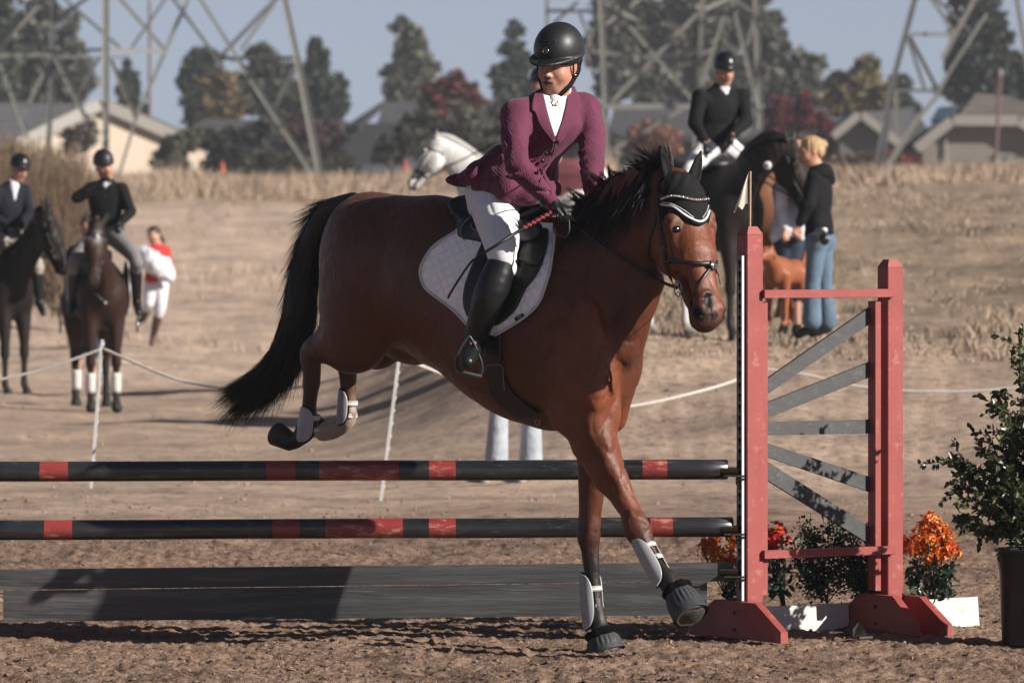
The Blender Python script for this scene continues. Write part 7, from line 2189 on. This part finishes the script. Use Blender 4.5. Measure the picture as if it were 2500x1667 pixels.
# person in hoodie and jeans
wq, KW, fr = bg_person('blond person in black hoodie and wide blue jeans standing by the black horse', 48.3, dict(
    head=(1979, 372, 0), neck=(1995, 414, 0), pelvis=(2000, 570, 0), shR=(1986, 438, -.16), elR=(1974, 500, -.22), haR=(1952, 548, -.22), shL=(2012, 436, .16), elL=(1998, 500, .20), haL=(1965, 530, .20),
    hipR=(1995, 590, -.10), knR=(1984, 690, -.10), anR=(1982, 800, -.12), toR=(1948, 818, -.12), hipL=(2010, 590, .10), knL=(2012, 690, .10), anL=(2020, 800, .14), toL=(1982, 814, .10)),
    M_blackcloth, M_jean, bootm=M_blackcloth, hat=None, hair=(M_blond, [((0, -.115, .045), (.045, .045, .045)), ((.0, -.07, -.01), (.07, .05, .06))]), f=(-1, -.22, 0), bootlen='flare', vox=.011, legw=.86)
Hd = Solid(.011, KW['neck'], 0, k=.03); Hd.chain([W(1985, 428, 48.2), W(2012, 418, 48.25), W(2024, 440, 48.4)], [.055, .07, .055], n=8); Hd.build('hood', M_blackcloth, wq, cols=False)
cm = thing('camera', 'black camera hanging at the hip of the person in the hoodie', 'camera', W(2008, 585, 48.02))
m = MB(); m.box(W(2006, 568, 48.03), [.05, .015, 0], [0, .03, 0], [0, 0, .045], .008); m.build('camera_body', M_helmg, cm, True)
m = MB(); m.tube([W(2010, 575, 48.03), W(2014, 590, 47.96)], [.034, .040], 14); m.build('lens', M_helmg, cm, True)
# person in white shirt behind
bg_person('person in white shirt and dark blue jeans partly hidden behind the horse head and hoodie', 50.6, dict(
    head=(1945, 370, .4), neck=(1942, 412, .3), pelvis=(1930, 575, 0), shR=(1912, 440, 0), elR=(1906, 505, 0), haR=(1918, 560, -.1), shL=(1966, 440, 0), elL=(1962, 505, 0), haL=(1950, 560, -.1),
    hipR=(1918, 590, 0), knR=(1916, 690, 0), anR=(1914, 800, 0), toR=(1908, 818, -.15), hipL=(1942, 590, 0), knL=(1944, 690, 0), anL=(1946, 800, 0), toL=(1944, 818, -.15)),
    M_whitec, M_jeand, bootm=M_blackcloth, hat=None, hair=(M_brownh, []), f=(.2, -1, 0), bootlen=False, vox=.014)

# dog
dg = thing('dog', 'reddish brown dog with raised tail standing between the horse and the blue jeans', 'dog', W(1915, 800, 49.2))
TD, FD, LDv = frame([W(1918, 0, 49.2)[0], 49.2, W(1918, 795, 49.2)[2]], R(-118))
S = Solid(.009, TD(0, 0, .3), R(-118), k=.04)
DC = np.array([.26, .085, .035]); PD = TD
S.ell(PD(-.16, 0, .46), (.17, .105, .115), [FD, LDv, Zv], col=DC, k=.06); S.ell(PD(.12, 0, .46), (.18, .105, .14), [FD, LDv, Zv], col=DC, k=.08)
S.chain([PD(.24, 0, .52), PD(.36, 0, .60)], [.085, .07], col=DC, k=.05)
S.ell(PD(.40, 0, .62), (.075, .07, .068), [FD, LDv, Zv], col=DC); S.chain([PD(.44, 0, .61), PD(.54, 0, .58)], [.042, .028], col=DC); S.ell(PD(.56, 0, .585), (.016, .018, .014), col=(.01, .01, .01), k=.005)
for s_ in (-1, 1):
    S.chain([PD(.39, s_ * .055, .67), PD(.38, s_ * .085, .60)], [.028, .020], ax=LDv, e=[.010, .008], col=DC * .7, k=.01)
    S.chain([PD(.18, s_ * .075, .44), PD(.17, s_ * .08, .24), PD(.18, s_ * .08, .12), PD(.18, s_ * .08, .03)], [.060, .034, .024, .022], col=DC, k=.03); S.ell(PD(.21, s_ * .08, .022), (.042, .026, .022), [FD, LDv, Zv], col=DC, k=.015)
    S.chain([PD(-.22, s_ * .07, .44), PD(-.17, s_ * .08, .28), PD(-.28, s_ * .08, .17), PD(-.27, s_ * .08, .03)], [.085, .052, .026, .023], col=DC, k=.03); S.ell(PD(-.24, s_ * .08, .022), (.042, .026, .022), [FD, LDv, Zv], col=DC, k=.015)
S.chain([PD(-.31, 0, .50), PD(-.40, 0, .62), PD(-.43, 0, .74)], [.026, .020, .010], col=DC * .9, n=8, k=.02)
S.build('body', M_coat, dg, sharp=.01)
for s_ in (-1, 1):
    m = MB(); m.ball(PD(.455, s_ * .035, .635), .010, 8, 6); m.build('eye', M_eye, dg, True)

# white horse and its rider behind the rider in plum
hW, PW, SW, FW, LW, hPW = std_horse('white grey horse facing left behind the rider in plum', 'white horse behind the rider in plum', 1292, 60, 1.0, R(176), ((.56, .55, .53), (.30, .28, .27)), [(.45, .43, .41)] * 4, 1.0, poll=(.98, .08, 1.70), muzzle=(1.26, .12, 1.24), neck=[(.50, 0, 1.22), (.66, 0, 1.42), (.86, .05, 1.60), (.98, .08, 1.70)], mane=M_hairw, turn=-.5)
bg_person('rider in dark coat on the white horse, almost hidden behind the rider in plum', 60, dict(
    head=(1322, 205, 0), neck=(1328, 240, 0), pelvis=(1340, 375, 0), shR=(1322, 262, .15), elR=(1316, 320, .2), haR=(1280, 350, .1), shL=(1330, 262, -.17), elL=(1352, 320, -.2), haL=(1300, 352, -.2),
    hipR=(1335, 390, .12), knR=(1290, 440, .36), anR=(1325, 545, .4), toR=(1305, 560, .4), hipL=(1345, 390, -.12), knL=(1296, 445, -.36), anL=(1330, 545, -.4), toL=(1306, 562, -.42)),
    M_blackcloth, M_tanb, shirt=M_whitec, f=(-1, -.1, 0), vox=.014)
mp = thing('saddle_pad', 'maroon saddle pad on the white horse seen past the plum sleeve', 'saddle pad', PW(-.1, .3, 1.3))
Sx = Solid(.014, PW(-.1, .3, 1.3), R(176), k=.02); Sx.ell(PW(-.40, .27, 1.30), (.24, .022, .20), [FW, LW, Zv], k=.05); Sx.chain([PW(-.40, .26, 1.38), PW(-.40, .12, 1.52)], [.02, .02], ax=FW, e=[.18, .16], k=.05); Sx.build('panel', M_maroon, mp, cols=False)

# person in pale jeans behind the belly
bg_person('person in pale jeans and white shoes standing by the rope behind the jumping horse', 40.9, dict(
    head=(1262, 640, 0), neck=(1260, 690, 0), pelvis=(1258, 860, 0), shR=(1195, 722, 0), elR=(1185, 800, 0), haR=(1205, 870, -.1), shL=(1322, 722, 0), elL=(1330, 800, 0), haL=(1310, 870, -.1),
    hipR=(1232, 885, 0), knR=(1218, 1010, 0), anR=(1212, 1140, 0), toR=(1182, 1172, -.20), hipL=(1284, 885, 0), knL=(1298, 1010, 0), anL=(1296, 1140, 0), toL=(1270, 1172, -.20)),
    M_navycloth, M_jeanl, bootm=M_shoe, hat=None, hair=(M_brownh, []), f=(-.2, -1, 0), bootlen='flare', vox=.012, legw=.86)
